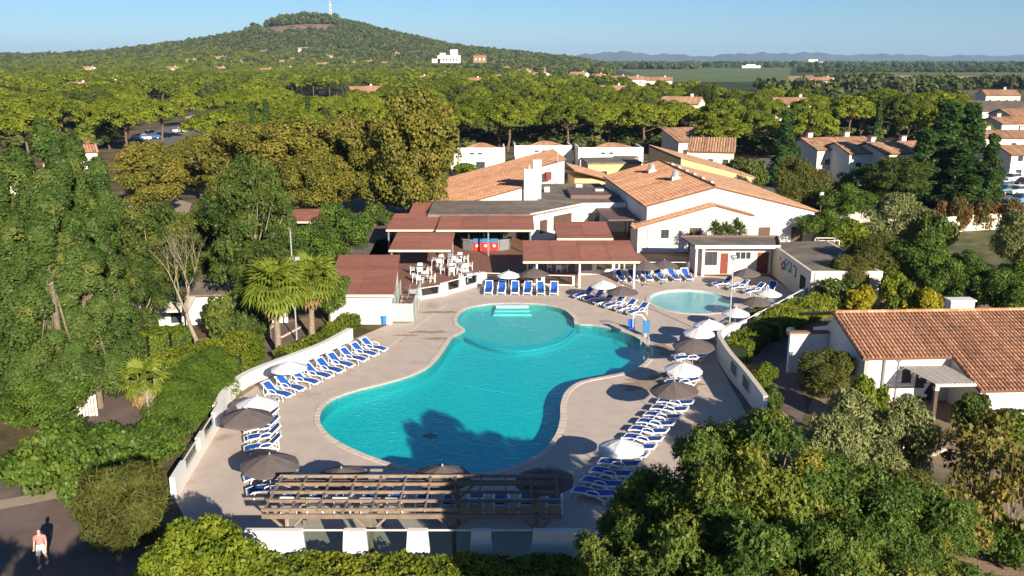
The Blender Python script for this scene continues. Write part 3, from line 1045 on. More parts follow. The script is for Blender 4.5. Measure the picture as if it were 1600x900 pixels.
patch('paddock', [(1400, 360), (1640, 352), (1680, 420), (1470, 440), (1390, 430)], 'lawn', 0.012)
patch('garden_soil', [(1275, 400), (1400, 370), (1640, 430), (1640, 482), (1300, 482)], 'dirt', 0.008)
patch('car_park', [(185, 240), (240, 205), (345, 174), (368, 178), (325, 205), (285, 226), (262, 250), (235, 262)], 'asphalt', 0.012)
patch('car_park', [(1150, 300), (1130, 262), (1240, 236), (1330, 225), (1360, 262), (1300, 300), (1200, 318)], 'asphalt', 0.012)
patch('car_park', [(1520, 330), (1530, 262), (1700, 252), (1760, 330)], 'asphalt', 0.012)
patch('car_park', [(370, 175), (430, 163), (560, 155), (600, 160), (545, 176), (420, 186)], 'asphalt', 0.012)
patch('forecourt', [(165, 345), (180, 318), (260, 306), (300, 318), (290, 345), (190, 356)], 'pathedge', 0.016)
patch('forecourt', [(430, 400), (380, 348), (430, 318), (690, 300), (700, 330), (600, 400), (560, 440)], 'path', 0.012)

# the front path to the house porch, laid in pavers
porch = MB().sheet([P_([(1395, 700), (1440, 690), (1500, 660), (1600, 655), (1600, 690), (1475, 700), (1425, 722)])], 0.012).build('porch_paving', M['terrace_joint'])
tag(porch, kind='structure')
x0, y0 = G(1400, 716)
pav_me = None
for i in range(12):
    for j in range(4):
        o = MB().box((0, 0, 0), (0.47, 0.47, 0.03)) if pav_me is None else None
        if pav_me is None:
            q = o.build('paver', M['paver'], porch)
            pav_me = q
        else:
            q = copy_obj(pav_me, porch)
        q.location = (x0 + 0.2 + 0.5 * i + 0.12 * j, y0 + 0.15 + 0.5 * j + 0.10 * i, 0.014)
for pts in ([(1388, 706), (1440, 694)], [(1425, 727), (1476, 704)]):
    a, b = G(*pts[0]), G(*pts[1])
    o = MB().beam((a[0], a[1], 0.06), (b[0], b[1], 0.06), 0.16, 0.14).build('kerb', M['coping_cap'])
    tag(o, kind='structure')
for pts in ([(236, 588), (240, 664)], [(135, 618), (190, 586), (250, 584)], [(392, 560), (402, 530), (430, 508)], [(470, 512), (440, 528)]):
    w = [G(*p) for p in pts]
    mb = MB()
    for i in range(len(w) - 1):
        mb.beam((w[i][0], w[i][1], 0.05), (w[i + 1][0], w[i + 1][1], 0.05), 0.14, 0.12)
    tag(mb.build('kerb', M['coping_cap']), kind='structure')

# dining terrace: sheet with tiles on it where they can be told apart is too fine here, so slabs are laid as broad strips
TER = P_([(575, 402), (588, 376), (690, 352), (960, 345), (1000, 396), (1078, 402), (1078, 428), (960, 428), (903, 431), (900, 448), (757, 443), (735, 450), (690, 462), (640, 470), (618, 468)])
ter = MB().sheet([TER], 0.012).build('terrace_paving', M['terrace'])
tag(ter, kind='structure')


# ------------------------------------------------------------------ walls round the deck
def polywall(name, label, pts, h, thick, mat='white', cap=True, capmat='coping_cap', cat='wall', hs=None, holes=None):
    """curved solid wall along pts (inner face), thickness to the outside (left of travel)"""
    root = thing(name, label, cat, (pts[0][0], pts[0][1], 0))
    p = [Vector(q) - Vector(pts[0]) for q in pts]
    n = len(p)
    outp = []
    for i in range(n):
        t = (p[min(i + 1, n - 1)] - p[max(i - 1, 0)]).normalized()
        outp.append(p[i] + Vector((-t.y, t.x)) * thick)
    hs = hs or [h] * n
    mb = MB()
    vs = [(q.x, q.y, 0) for q in p] + [(q.x, q.y, 0) for q in outp] + [(q.x, q.y, hs[i]) for i, q in enumerate(p)] + [(q.x, q.y, hs[i]) for i, q in enumerate(outp)]
    fs = []
    for i in range(n - 1):
        fs += [(i, i + 1, 2 * n + i + 1, 2 * n + i), (n + i + 1, n + i, 3 * n + i, 3 * n + i + 1), (2 * n + i, 2 * n + i + 1, 3 * n + i + 1, 3 * n + i)]
    fs += [(0, 2 * n, 3 * n, n), (n - 1, 2 * n - 1, 4 * n - 1, 3 * n - 1)]
    mb.add(vs, fs)
    fix_normals(mb.build('wall_body', M[mat], root))
    if cap:
        mb = MB()
        for i in range(n - 1):
            a, b = (p[i] + outp[i]) / 2, (p[i + 1] + outp[i + 1]) / 2
            mb.beam((a.x, a.y, hs[i] + 0.03), (b.x, b.y, hs[i + 1] + 0.03), thick + 0.06, 0.055)
        mb.build('wall_cap', M[capmat], root)
    return root


def glasswall(name, label, p0, p1, h, cols, thick=0.22, mat='white', sill=0.25, head=0.0, cat='wall', taper=0.0):
    """wall of piers with glass screens between: cols = list of (s0, s1) fractions that are glass"""
    p0, p1 = Vector(p0), Vector(p1)
    Lg = (p1 - p0).length
    rz = math.atan2(p1.y - p0.y, p1.x - p0.x)
    root = thing(name, label, cat, (p0.x, p0.y, 0), rz)
    edges = [0.0]
    for a, b in cols:
        edges += [a * Lg, b * Lg]
    edges.append(Lg)
    mb = MB()
    mb.box((Lg / 2, 0, 0), (Lg, thick, sill))
    mb.build('wall_base', M[mat], root)
    for i in range(0, len(edges), 2):
        a, b = edges[i], edges[i + 1]
        if b - a < 0.03:
            continue
        q = MB()
        tp = taper
        vs = []
        for z, k in ((sill, tp), (h, 0.0)):
            vs += [(a - k, -thick / 2 + 0.01, z), (b + k, -thick / 2 + 0.01, z), (b + k, thick / 2 - 0.01, z), (a - k, thick / 2 - 0.01, z)]
        q.add(vs, [(3, 2, 1, 0), (4, 5, 6, 7), (0, 1, 5, 4), (1, 2, 6, 5), (2, 3, 7, 6), (3, 0, 4, 7)])
        q.build('pier', M[mat], root)
    for a, b in cols:
        a, b = a * Lg, b * Lg
        MB().box(((a + b) / 2, 0, sill + 0.04), (b - a - 0.02, 0.016, h - sill - 0.10)).build('glass_screen', M['glass'], root)
        MB().box(((a + b) / 2, 0, h - 0.06), (b - a, 0.05, 0.06)).build('top_rail', M['white'], root)
    return root


left_in = catmull(P_([(552, 531), (513, 553), (480, 567), (433, 585), (387, 605), (360, 630), (346, 655)]), 0.8, False)
polywall('curved_wall', 'low white curved wall behind the slanting row of nine blue loungers', left_in[::-1], 0.9, 0.45, cap=False)
glasswall('screen_wall', 'white wall with two small glazed openings at the left corner of the deck', G(346, 657), G(272, 780), 1.12, [(0.16, 0.42), (0.52, 0.80)], 0.28, sill=0.45)
fy = 33.3
glasswall('screen_wall', 'white wall with tall glass screens in front of the timber pergola', (-11.0, fy), (2.9, fy), 1.75,
          [((474 - 387) / 508, (536 - 387) / 508), ((569 - 387) / 508, (632 - 387) / 508), ((662 - 387) / 508, (728 - 387) / 508), ((757 - 387) / 508, (821 - 387) / 508)], 0.28, sill=0.42, taper=0.10)
rw = catmull(P_([(1190, 660), (1176, 639), (1157, 613), (1136, 587), (1121, 562), (1119, 552), (1126, 545), (1145, 536)]), 0.7, False)
RWALL = polywall('curved_wall', 'tall shaded curved wall on the right edge of the deck with two glazed notches', rw[::-1], 1.6, 0.25, mat='white', hs=None)
# glazed notches on the tall right wall: framed panes standing proud of both faces
for (qa, qb) in (((1142, 594), (1151, 606)), ((1160, 617), (1170, 631))):
    a, b = Vector(G(*qa)), Vector(G(*qb))
    o = RWALL.location
    t = (b - a).normalized()
    nn = Vector((t.y, -t.x))
    for k, (off, nm, mt, th) in enumerate(((-0.02, 'notch_frame', 'white', 0.07), (-0.045, 'notch_pane', 'glassgreen', 0.05))):
        ins = 0.0 if k == 0 else 0.12
        c = (a + b) / 2 - nn * 0.0
        ln = (b - a).length - ins
        if mt == 'glassgreen' and 'glassgreen' not in M:
            M['glassgreen'] = surf('green_tinted_glass', (0.05, 0.16, 0.13), 0.1, 0.05, 2, spec=0.8)
        cc = c + Vector((t.y, -t.x)) * (-off if k == 0 else -0.0)
        MB().box((cc.x - o.x, cc.y - o.y, 0.62 + ins / 2), (ln, 0.10 if k == 0 else 0.16, 0.86 - ins), math.atan2(t.y, t.x)).build(nm, M[mt], RWALL)
glasswall('screen_wall', 'white piers and glass screens beside the yellow-green clipped hedge', G(1148, 534), G(1262, 470), 1.35, [(0.12, 0.24), (0.31, 0.46), (0.53, 0.68), (0.74, 0.90)], 0.22, sill=0.3)
# terrace edge
glasswall('terrace_wall', 'white terrace wall with one wide glass opening, nearest the glass ramp', G(640, 470), G(690, 462), 1.0, [(0.34, 0.92)], 0.3, sill=0.25, taper=0.08)
glasswall('terrace_wall', 'angled white terrace wall with two glass openings below the dining tables', G(690, 462), G(756, 443), 1.15, [(0.12, 0.42), (0.52, 0.84)], 0.3, sill=0.30, taper=0.06)
glasswall('terrace_wall', 'white terrace rail with glass behind the six loungers at the head of the pool', G(758, 442), G(900, 447), 1.0, [(0.02, 0.30), (0.34, 0.62), (0.66, 0.96)], 0.2, sill=0.12)
glasswall('terrace_wall', 'low white wall under the long red-brown canopy to the right of its posts', G(903, 430), G(960, 427), 1.25, [(0.06, 0.38), (0.50, 0.92)], 0.25, sill=0.45)
glasswall('terrace_wall', 'white framed glass rail behind the six loungers by the paddling pool', G(966, 427), G(1076, 427), 1.15, [(0.02, 0.32), (0.36, 0.64), (0.68, 0.97)], 0.2, sill=0.35)


# ------------------------------------------------------------------ buildings
def tile_field(mb_rows, A, B, C, D, pitch, row, rise=0.07):
    """rows of half-round cover tiles on the plane A (eave start) B (eave end) C (ridge end) D (ridge start); returns an MB"""
    A, B, C, D = (Vector(p) for p in (A, B, C, D))
    mb = MB()
    nrm = (B - A).cross(D - A).normalized()
    n = max(2, int((B - A).length / pitch))
    prof = [(-0.5, 0.0), (-0.3, 0.72), (0.0, 1.0), (0.3, 0.72), (0.5, 0.0)]
    rng = random.Random(len(mb_rows) * 7 + n)
    for i in range(n):
        f = (i + 0.5) / n
        e, r = A.lerp(B, f), D.lerp(C, f)
        L_ = (r - e).length
        m = max(1, int(L_ / row))
        up = (r - e) / m
        ax = (B - A).normalized()
        w = (B - A).length / n * 0.80
        col = rng.gauss(0, 0.17)
        for k in range(m):
            jit = rng.uniform(-0.012, 0.012)
            p0, p1 = e + up * k, e + up * (k + 1.06)
            t = min(1, max(0, 0.5 + col + rng.gauss(0, 0.17)))
            vs = [p0 + ax * (a * w + jit) + nrm * (rise * b + 0.028) for a, b in prof] + [p1 + ax * (a * w * 0.86 + jit) + nrm * (rise * b * 0.86) for a, b in prof]
            mb.add(vs, [(q, q + 1, q + 6, q + 5) for q in range(4)] + [(4, 3, 2, 1, 0)], t)
    return mb


def roof_plane(parent, A, B, C, D, pitch=0.3, row=0.5, thick=0.16, mat='tile', name='roof', tiles=True):
    """slab with its tile rows; A-B is the eave"""
    A, B, C, D = (Vector(p) for p in (A, B, C, D))
    nrm = (B - A).cross(D - A).normalized()
    mb = MB()
    lo = [p - nrm * thick for p in (A, B, C, D)]
    mb.add([A, B, C, D] + lo, [(0, 1, 2, 3), (7, 6, 5, 4), (0, 4, 5, 1), (1, 5, 6, 2), (2, 6, 7, 3), (3, 7, 4, 0)])
    base = mb.build(name, M['roof_base'] if tiles else M[mat], parent)
    if tiles:
        tf = tile_field([1], A + nrm * 0.004, B + nrm * 0.004, C + nrm * 0.004, D + nrm * 0.004, pitch, row)
        o = tf.build('roof_tiles', M[mat], base)
        o['kind'] = 'stuff'
    return base


def window_in(parent, s0, z0, s1, z1, y, depth=0.12, frame='white', pane='pane', name='window', bars=1, th=0.05):
    """window set into an opening of a wall in the parent's x-z plane (outside towards -y)"""
    mb = MB()
    w, h = s1 - s0, z1 - z0
    f = 0.07
    yy = y + depth
    mb.box((s0 + f / 2, yy, z0), (f, th, h))
    mb.box((s1 - f / 2, yy, z0), (f, th, h))
    mb.box(((s0 + s1) / 2, yy, z0), (w - 2 * f, th, f))
    mb.box(((s0 + s1) / 2, yy, z1 - f), (w - 2 * f, th, f))
    for k in range(bars):
        mb.box((s0 + w * (k + 1) / (bars + 1), yy, z0 + f), (f * 0.8, th, h - 2 * f))
    o = mb.build(name, M[frame], parent)
    MB().box(((s0 + s1) / 2, yy + 0.012, z0 + f * 0.5), (w - f, 0.016, h - f)).build('pane', M[pane], o)
    return o


def door_in(parent, s0, s1, z1, y, depth=0.1, mat='brown', name='door', z0=0.02):
    o = MB().box(((s0 + s1) / 2, y + depth, z0), (s1 - s0, 0.06, z1 - z0)).build(name, M[mat], parent)
    MB().box((s1 - 0.12, y + depth - 0.06, 1.0), (0.04, 0.07, 0.12)).build('handle', M['lightsteel'], o)
    return o


# ---- the big white hall with the wide gable, local x along the facade, y into depth
HALL = thing('gabled_hall', 'large white hall with a wide shallow tiled gable and a lower tiled annex in front', 'building', (13.7, 96.0, 0), math.radians(4.4))
sl = 0.262


def mainz(s):
    return 6.75 - sl * abs(s - 8.85) if s <= 8.85 else 6.75 - 0.245 * (s - 8.85)


prof = [(1.3, 0), (20.3, 0), (20.3, mainz(20.3)), (8.85, 6.75), (1.3, mainz(1.3))]
fy0 = 1.6
mb = MB()
mb.facewall(prof, [(14.0, 0.05, 15.35, 2.35), (17.8, 0.05, 19.2, 2.35)], (0, fy0), (1, 0), 0.3)
mb.facewall([(1.3, 0), (20.3, 0), (20.3, mainz(20.3)), (8.85, 6.75), (1.3, mainz(1.3))], [], (0, 27.2), (1, 0), 0.3)
mb.box((1.45, (fy0 + 27.5) / 2 + 0.15, 0), (0.29, 27.5 - fy0 - 0.35, mainz(1.3) - 0.08))
mb.box((20.15, (fy0 + 27.5) / 2 + 0.15, 0), (0.29, 27.5 - fy0 - 0.35, mainz(20.3) - 0.08))
mb.build('main_wall', M['white'], HALL)
door_in(HALL, 14.03, 15.32, 2.33, fy0, 0.14)
door_in(HALL, 17.83, 19.17, 2.33, fy0, 0.14)
e0, e1 = 1.0, 20.75
roof_plane(HALL, (e0, 27.7, mainz(e0) + 0.22), (e0, fy0 - 0.12, mainz(e0) + 0.22), (8.85, fy0 - 0.12, 6.97), (8.85, 27.7, 6.97), 0.27, 0.44)
roof_plane(HALL, (e1, fy0 - 0.12, mainz(e1) + 0.22), (e1, 27.7, mainz(e1) + 0.22), (8.87, 27.7, 6.97), (8.87, fy0 - 0.12, 6.97), 0.27, 0.44, mat='tile_pale')
MB().tube([(8.86, fy0 - 0.1, 7.02), (8.86, 27.7, 7.02)], 0.16, 8).build('ridge_tiles', M['tile'], HALL)
# parapet strip with small upstands along the ridge
mb = MB()
for k in range(6):
    mb.box((9.5, 5.5 + 3.6 * k, mainz(9.5) + 0.24), (0.35, 1.0, 0.28))
mb.build('ridge_upstand', M['coping_cap'], HALL)
# roof ventilators
for (s, y) in ((6.9, 11.5), (6.1, 20.5)):
    z = mainz(s) + 0.15
    v = MB().box((s, y, z), (1.0, 1.0, 0.45)).build('roof_ventilator', M['cream'], HALL)
    MB().tube([(s, y, z + 0.45), (s, y, z + 0.95), (s, y, z + 1.25)], [0.42, 0.46, 0.12], 10).build('cowl', M['lightsteel'], v)
# annex
az = lambda s: 2.75 + 0.272 * s if s <= 8.4 else 2.75 + 0.272 * 8.4 - 0.275 * (s - 8.4)
mb = MB()
mb.facewall([(0, 0), (12.6, 0), (12.6, az(12.6)), (8.4, az(8.4)), (0, az(0))], [(2.55, 1.55, 3.45, 2.55), (5.7, 0.05, 7.0, 2.7)], (0, 0), (1, 0), 0.25)
mb.box((0.12, 2.0, 0), (0.24, 3.45, az(0) - 0.05))
mb.box((12.48, 0.92, 0), (0.24, 1.3, az(12.6) - 0.1))
mb.build('annex_wall', M['white'], HALL)
window_in(HALL, 2.57, 1.57, 3.43, 2.53, 0, 0.1, frame='brown')
door_in(HALL, 5.73, 6.97, 2.68, 0, 0.12)
roof_plane(HALL, (-0.55, -0.2, az(-0.55) + 0.2), (-0.5, -0.2, az(-0.5) + 0.2), (8.4, -0.2, az(8.4) + 0.2), (8.4, -0.15, az(8.4) + 0.2), 0.3, 0.5, tiles=False, mat='tile', name='verge')
roof_plane(HALL, (-0.55, 1.62, az(-0.55) + 0.18), (-0.55, -0.14, az(-0.55) + 0.18), (8.4, -0.14, az(8.4) + 0.18), (8.4, 1.62, az(8.4) + 0.18), 0.3, 0.5)
roof_plane(HALL, (12.9, -0.14, az(12.9) + 0.18), (12.9, 1.62, az(12.9) + 0.18), (8.42, 1.62, az(8.4) + 0.18), (8.42, -0.14, az(8.4) + 0.18), 0.3, 0.5)
# dark lean-to gallery on the shaded side
MB().box((-0.7, 13.0, 2.85), (3.6, 18.0, 0.16)).build('gallery_roof', M['fascia'], HALL)
for k in range(4):
    MB().box((1.13, 5.5 + 4.2 * k, 0.05), (0.06, 1.8, 2.3)).build('gallery_door', M['pane'], HALL)
MB().beam((0.42, -0.06, 0), (0.42, -0.06, 2.7), 0.09, 0.09).build('downpipe', M['lightsteel'], HALL)
MB().beam((1.1, -0.06, 0), (1.1, -0.06, 2.9), 0.09, 0.09).build('downpipe', M['lightsteel'], HALL)

# ---- second hall behind, ochre gable wall
H2 = thing('ochre_hall', 'long ochre walled hall with a sloping tiled roof behind the big white gable', 'building', (23.9, 127.2, 0), math.radians(4.4))
oz = lambda s: 6.9 - 0.262 * s
mb = MB()
mb.facewall([(0, 0), (10.8, 0), (10.8, oz(10.8)), (0, oz(0))], [], (0, 0), (1, 0), 0.3)
mb.box((0.14, 10.3, 0), (0.28, 19.8, 6.7))
mb.box((10.66, 10.3, 0), (0.28, 19.8, oz(10.8) - 0.1))
mb.build('wall', M['ochre'], H2)
roof_plane(H2, (11.1, 0.05, oz(11.1) + 0.12), (11.1, 20.4, oz(11.1) + 0.12), (0, 20.4, 7.02), (0, 0.05, 7.02), 0.4, 0.7, mat='tile_pale')
# ---- restaurant with the mono-pitch tiled roof and chimney stack
R = thing('restaurant', 'white restaurant with a mono-pitch tiled roof, chimney stack and gravel flat roofs', 'building', (-4.1, 112.0, 0), math.radians(4.4))
rz_ = lambda s: 3.35 + 0.262 * s
mb = MB()
mb.facewall([(-8, 0), (6.6, 0), (6.6, rz_(6.6)), (-8, rz_(-8) + 0.0)], [], (0, 0), (1, 0), 0.3)
mb.facewall([(6.3, 0), (12.6, 0), (12.6, rz_(12.6)), (6.3, rz_(6.3))], [], (0, 14.0), (1, 0), 0.3)
mb.box((12.45, 21.2, 0), (0.3, 14.0, rz_(12.6) - 0.1))
mb.box((6.44, 7.2, 0), (0.29, 13.5, rz_(6.5) - 0.1))
mb.build('upper_wall', M['white'], R)
roof_plane(R, (-8.4, 28.6, rz_(-8.4) + 0.2), (-8.4, -0.15, rz_(-8.4) + 0.2), (6.7, -0.15, rz_(6.7) + 0.2), (6.7, 28.6, rz_(6.7) + 0.2), 0.28, 0.46)
roof_plane(R, (6.72, 28.6, rz_(6.72) + 0.2), (6.72, 13.85, rz_(6.72) + 0.2), (12.8, 13.85, rz_(12.8) + 0.2), (12.8, 28.6, rz_(12.8) + 0.2), 0.28, 0.46)
ch = MB().box((6.15, -0.35, 3.3), (1.15, 0.7, 3.9)).build('chimney', M['white'], R)
MB().box((7.2, -0.2, 3.3), (1.05, 1.0, 5.0)).build('stack', M['white'], ch)
MB().box((7.2, -0.2, 8.3), (1.2, 1.15, 0.12)).build('stack_cap', M['cream'], ch)
MB().box((6.15, -0.35, 7.2), (1.3, 0.85, 0.10)).build('stack_cap', M['cream'], ch)
MB().tube([(6.2, -0.5, 7.3), (6.2, -0.5, 7.8)], 0.16, 8).build('flue', M['lightsteel'], ch)
MB().box((10.2, 13.2, 4.1), (0.9, 0.5, 1.1), 0.5).build('satellite_dish', M['reddoor'], R)
MB().tube([(11.6, 13.6, 3.6), (11.6, 13.6, 8.2)], 0.05, 5).build('aerial', M['lightsteel'], R)
# lower flat roofs (world coordinates turned into the local frame)
inv = Matrix.Rotation(-math.radians(4.4), 3, 'Z')


def loc_of(root, p):
    v = inv @ Vector((p[0] - root.location.x, p[1] - root.location.y, 0))
    return (v.x, v.y)


fr = [loc_of(R, p) for p in ((-9.6, 100.9), (2.2, 100.9), (8.5, 108.0), (7.2, 111.7), (-9.8, 111.2))]
MB().prism(fr, 3.15, 3.42).build('flat_roof', M['gravel'], R)
fr2 = [loc_of(R, p) for p in ((2.6, 112.2), (8.6, 108.6), (14.2, 109.0), (12.4, 126.5), (2.6, 126.2))]
MB().prism(fr2, 3.22, 3.55).build('flat_roof', M['gravel'], R)
MB().prism([loc_of(R, p) for p in ((7.4, 112.0), (13.2, 112.0), (12.6, 119), (7.2, 119))], 3.55, 4.0).build('roof_light', M['fascia'], R)
for (px_, d_, w_) in ((9.0, 120.5, 0.9), (4.6, 118.0, 0.7), (11.3, 116.0, 1.1)):
    q = loc_of(R, (px_, d_))
    MB().box((q[0], q[1], 3.5), (w_, w_ * 0.8, 0.75)).build('roof_unit', M['lightsteel'], R)
# diagonal white front and the glazed link wall
a, b = loc_of(R, (2.2, 100.9)), loc_of(R, (8.5, 108.0))
dv = Vector((b[0] - a[0], b[1] - a[1]))
mb = MB()
mb.facewall([(0, 0), (dv.length, 0), (dv.length, 3.55), (0, 3.5)], [(1.5, 0.9, 3.0, 2.5), (4.0, 0.9, 7.6, 2.7)], a, (dv.x, dv.y), 0.25)
mb.build('front_wall', M['white'], R)
fw = thing
o = MB()
un = dv.normalized()
for s0, s1 in ((1.5, 3.0), (4.0, 7.6)):
    c = Vector(a) + un * ((s0 + s1) / 2) + Vector((-un.y, un.x)) * 0.16
    MB().box((c.x, c.y, 0.9), (s1 - s0, 0.05, 1.75), math.atan2(un.y, un.x)).build('window', M['brown'], R)
a, b = loc_of(R, (8.5, 108.0)), loc_of(R, (13.9, 108.4))
dv = Vector((b[0] - a[0], b[1] - a[1]))
mb = MB()
mb.facewall([(0, 0), (dv.length, 0), (dv.length, 3.6), (0, 3.6)], [(0.7, 0.1, 2.3, 2.5)], a, (dv.x, dv.y), 0.25)
mb.build('link_wall', M['white'], R)
c = Vector(a) + dv.normalized() * 1.5
w = window_in(R, 0.72, 0.12, 2.28, 2.48, 0, 0.1, frame='white', bars=1, name='glazed_door')
w.location = (a[0], a[1], 0)
w.rotation_euler = (0, 0, math.atan2(dv.y, dv.x))
# dark back of the bar under the canopies
MB().prism([loc_of(R, p) for p in ((-9.4, 104.6), (1.0, 104.6), (1.0, 104.9), (-9.4, 104.9))], 0, 3.1).build('bar_back_wall', M['brown'], R)
for k in range(5):
    q = loc_of(R, (-8.4 + 2.05 * k, 104.52))
    MB().box((q[0], q[1], 0.1), (1.7, 0.05, 2.2), -math.radians(4.4)).build('shopfront', M['pane'], R)

# tan lower building between the restaurant and the villas
B2 = thing('service_building', 'low ochre service building with a tiled slope between the two big roofs', 'building', (9.6, 134.0, 0), math.radians(4.4))
MB().box((2.6, 4, 0), (5.6, 8, 3.2)).build('wall', M['ochre'], B2)
roof_plane(B2, (5.6, -1.0, 3.0), (5.6, 9, 3.0), (-0.4, 9, 4.6), (-0.4, -1.0, 4.6), 0.4, 0.7, mat='tile_pale')
B3 = thing('service_building', 'small ochre block with dark flat roof behind the service yard', 'building', (13.2, 150.0, 0), math.radians(4.4))
MB().box((4, 4, 0), (9, 8, 3.6)).build('wall', M['ochre'], B3)
MB().box((4, 4, 3.6), (9.4, 8.4, 0.25)).build('flat_roof', M['gravel'], B3)
MB().box((2.2, -0.08, 1.4), (1.0, 0.1, 1.0)).build('window', M['pane'], B3)
MB().box((5.5, -0.08, 0.1), (1.2, 0.1, 2.1)).build('door', M['brown'], B3)

# ---- white villas behind
for k, (p0, p1, pt, d, lab) in enumerate(((704, 789, 231, 168.0, 'white flat-topped villa left of the chimney, just right of the big plane tree'), (804, 894, 227.5, 176.0, 'white flat-topped villa in the middle of the three behind the restaurant'),
                                          (904, 1006, 230.5, 170.0, 'white flat-topped villa with a shaded porch, rightmost of the three behind the restaurant'))):
    h = hat(d, pt)
    x0, x1 = atx(p0, d, h), atx(p1, d, h)
    V_ = thing('villa', lab, 'house', (x0, d, 0), math.radians(1.5), 'white villas behind the restaurant')
    w_ = x1 - x0
    mb = MB()
    hol = [(w_ * 0.34, h - 1.35, w_ * 0.34 + 1.0, h - 0.85), (w_ * 0.34 + 1.5, h - 1.35, w_ * 0.34 + 2.5, h - 0.85)]
    mb.facewall([(0, 0), (w_, 0), (w_, h), (0, h)], hol, (0, 0), (1, 0), 0.3)
    mb.box((0.15, 4.3, 0), (0.3, 8, h - 0.02))
    mb.box((w_ - 0.15, 4.3, 0), (0.3, 8, h - 0.02))
    mb.build('wall', M['white'], V_)
    for q in hol:
        window_in(V_, q[0] + 0.02, q[1] + 0.02, q[2] - 0.02, q[3] - 0.02, 0, 0.1, bars=0)
    MB().box((w_ * 0.55, -0.06, 0.1), (1.6, 0.1, 1.9)).build('glazed_door', M['pane'], V_)
    MB().box((w_ / 2, -0.12, h * 0.52), (w_ + 0.2, 0.2, 0.12)).build('string_course', M['cream'], V_)
    roof_plane(V_, (w_ * 0.2, 1.2, h - 0.3), (w_ * 0.95, 1.2, h - 0.3), (w_ * 0.62, 5.0, h + 0.42), (w_ * 0.5, 5.0, h + 0.42), 0.5, 0.8)
    MB().box((w_ * 0.12, -1.2, 0), (w_ * 0.22, 2.4, h * 0.55)).build('side_porch', M['white'], V_)
    if k == 2:
        MB().box((w_ * 0.72, -1.6, h - 1.7), (w_ * 0.34, 3.0, 0.16)).build('porch_roof', M['gravel'], V_)
        for q in (0.56, 0.88):
            MB().beam((w_ * q, -2.9, 0), (w_ * q, -2.9, h - 1.7), 0.14, 0.14).build('porch_post', M['dark'], V_)

# ---- poolside block with doors, and the wash block with its gravel roof
PB = thing('pool_block', 'low white poolside block with a gravel flat roof, two dark red doors and windows', 'building', (18.1, 85.0, 0), 0)
W_ = 7.35
mb = MB()
mb.facewall([(0.1, 0), (W_, 0), (W_, 2.88), (0.1, 2.88)], [(2.35, 0.04, 3.12, 2.12), (3.75, 1.45, 5.4, 2.3), (5.95, 0.04, 7.1, 2.2)], (0, 0.9), (1, 0), 0.22)
mb.box((0.11, 2.6, 0), (0.22, 2.95, 2.88))
mb.box((W_ - 0.1, 2.6, 0), (0.22, 2.95, 2.88))
mb.box((W_ / 2, 4.2, 0), (W_, 0.22, 2.88))
mb.box((0.5, 0.45, 0.0), (0.25, 0.8, 2.88))
mb.build('wall', M['cream'], PB)
MB().box((1.15, 0.86, 0.02), (2.1, 0.06, 2.4)).build('left_bay_wall', M['white'], PB)
window_in(PB, 0.55, 0.95, 2.0, 2.3, 0.74, 0.02, frame='brown', bars=2)
window_in(PB, 3.77, 1.47, 5.38, 2.28, 0.9, 0.08, bars=2)
door_in(PB, 2.37, 3.10, 2.10, 0.9, 0.06, 'reddoor')
door_in(PB, 5.97, 7.08, 2.18, 0.9, 0.10, 'reddoor')
MB().prism([(-0.35, -0.1), (W_ + 0.5, -0.1), (W_ + 1.6, 4.5), (-0.9, 4.5)], 2.9, 3.02).build('flat_roof', M['gravel'], PB)
mb = MB()
mb.beam((-0.4, -0.14, 2.96), (W_ + 0.5, -0.14, 2.96), 0.10, 0.34)
mb.build('fascia', M['white'], PB)
mb = MB()
mb.beam((-0.95, 4.55, 3.05), (W_ + 1.6, 4.55, 3.05), 0.16, 0.3)
mb.beam((W_ + 0.5, 0.1, 3.04), (W_ + 1.55, 4.4, 3.04), 0.16, 0.28)
mb.build('roof_kerb', M['fascia'], PB)
MB().beam((-0.2, -0.02, 0), (-0.2, -0.02, 2.9), 0.2, 0.2).build('corner_post', M['white'], PB)

WB = thing('wash_block', 'low cream wash block with a gravel roof, a red lifebuoy on its shaded side', 'building', (25.55, 74.4, 0), 0)
mb = MB()
mb.facewall([(0, 0), (6.1, 0), (6.1, 3.0), (0, 3.0)], [(1.35, 1.35, 1.5, 1.75), (1.75, 1.35, 1.9, 1.75), (2.15, 1.35, 2.3, 1.75)], (0, 0), (1, 0), 0.25)
mb.box((0.12, 6.55, 0), (0.24, 12.6, 2.95))
mb.box((5.98, 7.05, 0), (0.24, 13.6, 2.95))
mb.build('wall', M['cream'], WB)
for s in (1.35, 1.75, 2.15):
    MB().box((s + 0.075, 0.14, 1.36), (0.14, 0.03, 0.38)).build('vent_slot', M['dark'], WB)
MB().prism([(0.03, 0.26), (6.08, 0.26), (6.4, 13.7), (0.0, 12.8)], 2.86, 2.94).build('flat_roof', M['gravel'], WB)
MB().box((-0.05, 2.0, 0.9), (0.04, 1.3, 1.2)).build('shutter', M['dark'], WB)
MB().box((-0.04, 4.4, 1.5), (0.05, 0.85, 0.95)).build('notice_frame', M['brown'], WB)
MB().box((-0.07, 4.4, 1.58), (0.02, 0.65, 0.78)).build('notice_sheet', M['white'], WB)
MB().box((-0.04, 6.4, 1.55), (0.05, 1.9, 0.95)).build('notice_board', M['steel'], WB)
for k in range(3):
    for j in range(3):
        MB().box((-0.07, 5.75 + 0.55 * k, 1.62 + 0.28 * j), (0.015, 0.42, 0.2)).build('notice', M['white'] if (k + j) % 3 else M['bluepaint'], WB)
MB().box((-0.05, 8.9, 2.0), (0.06, 0.25, 0.3)).build('alarm_box', M['lightsteel'], WB)
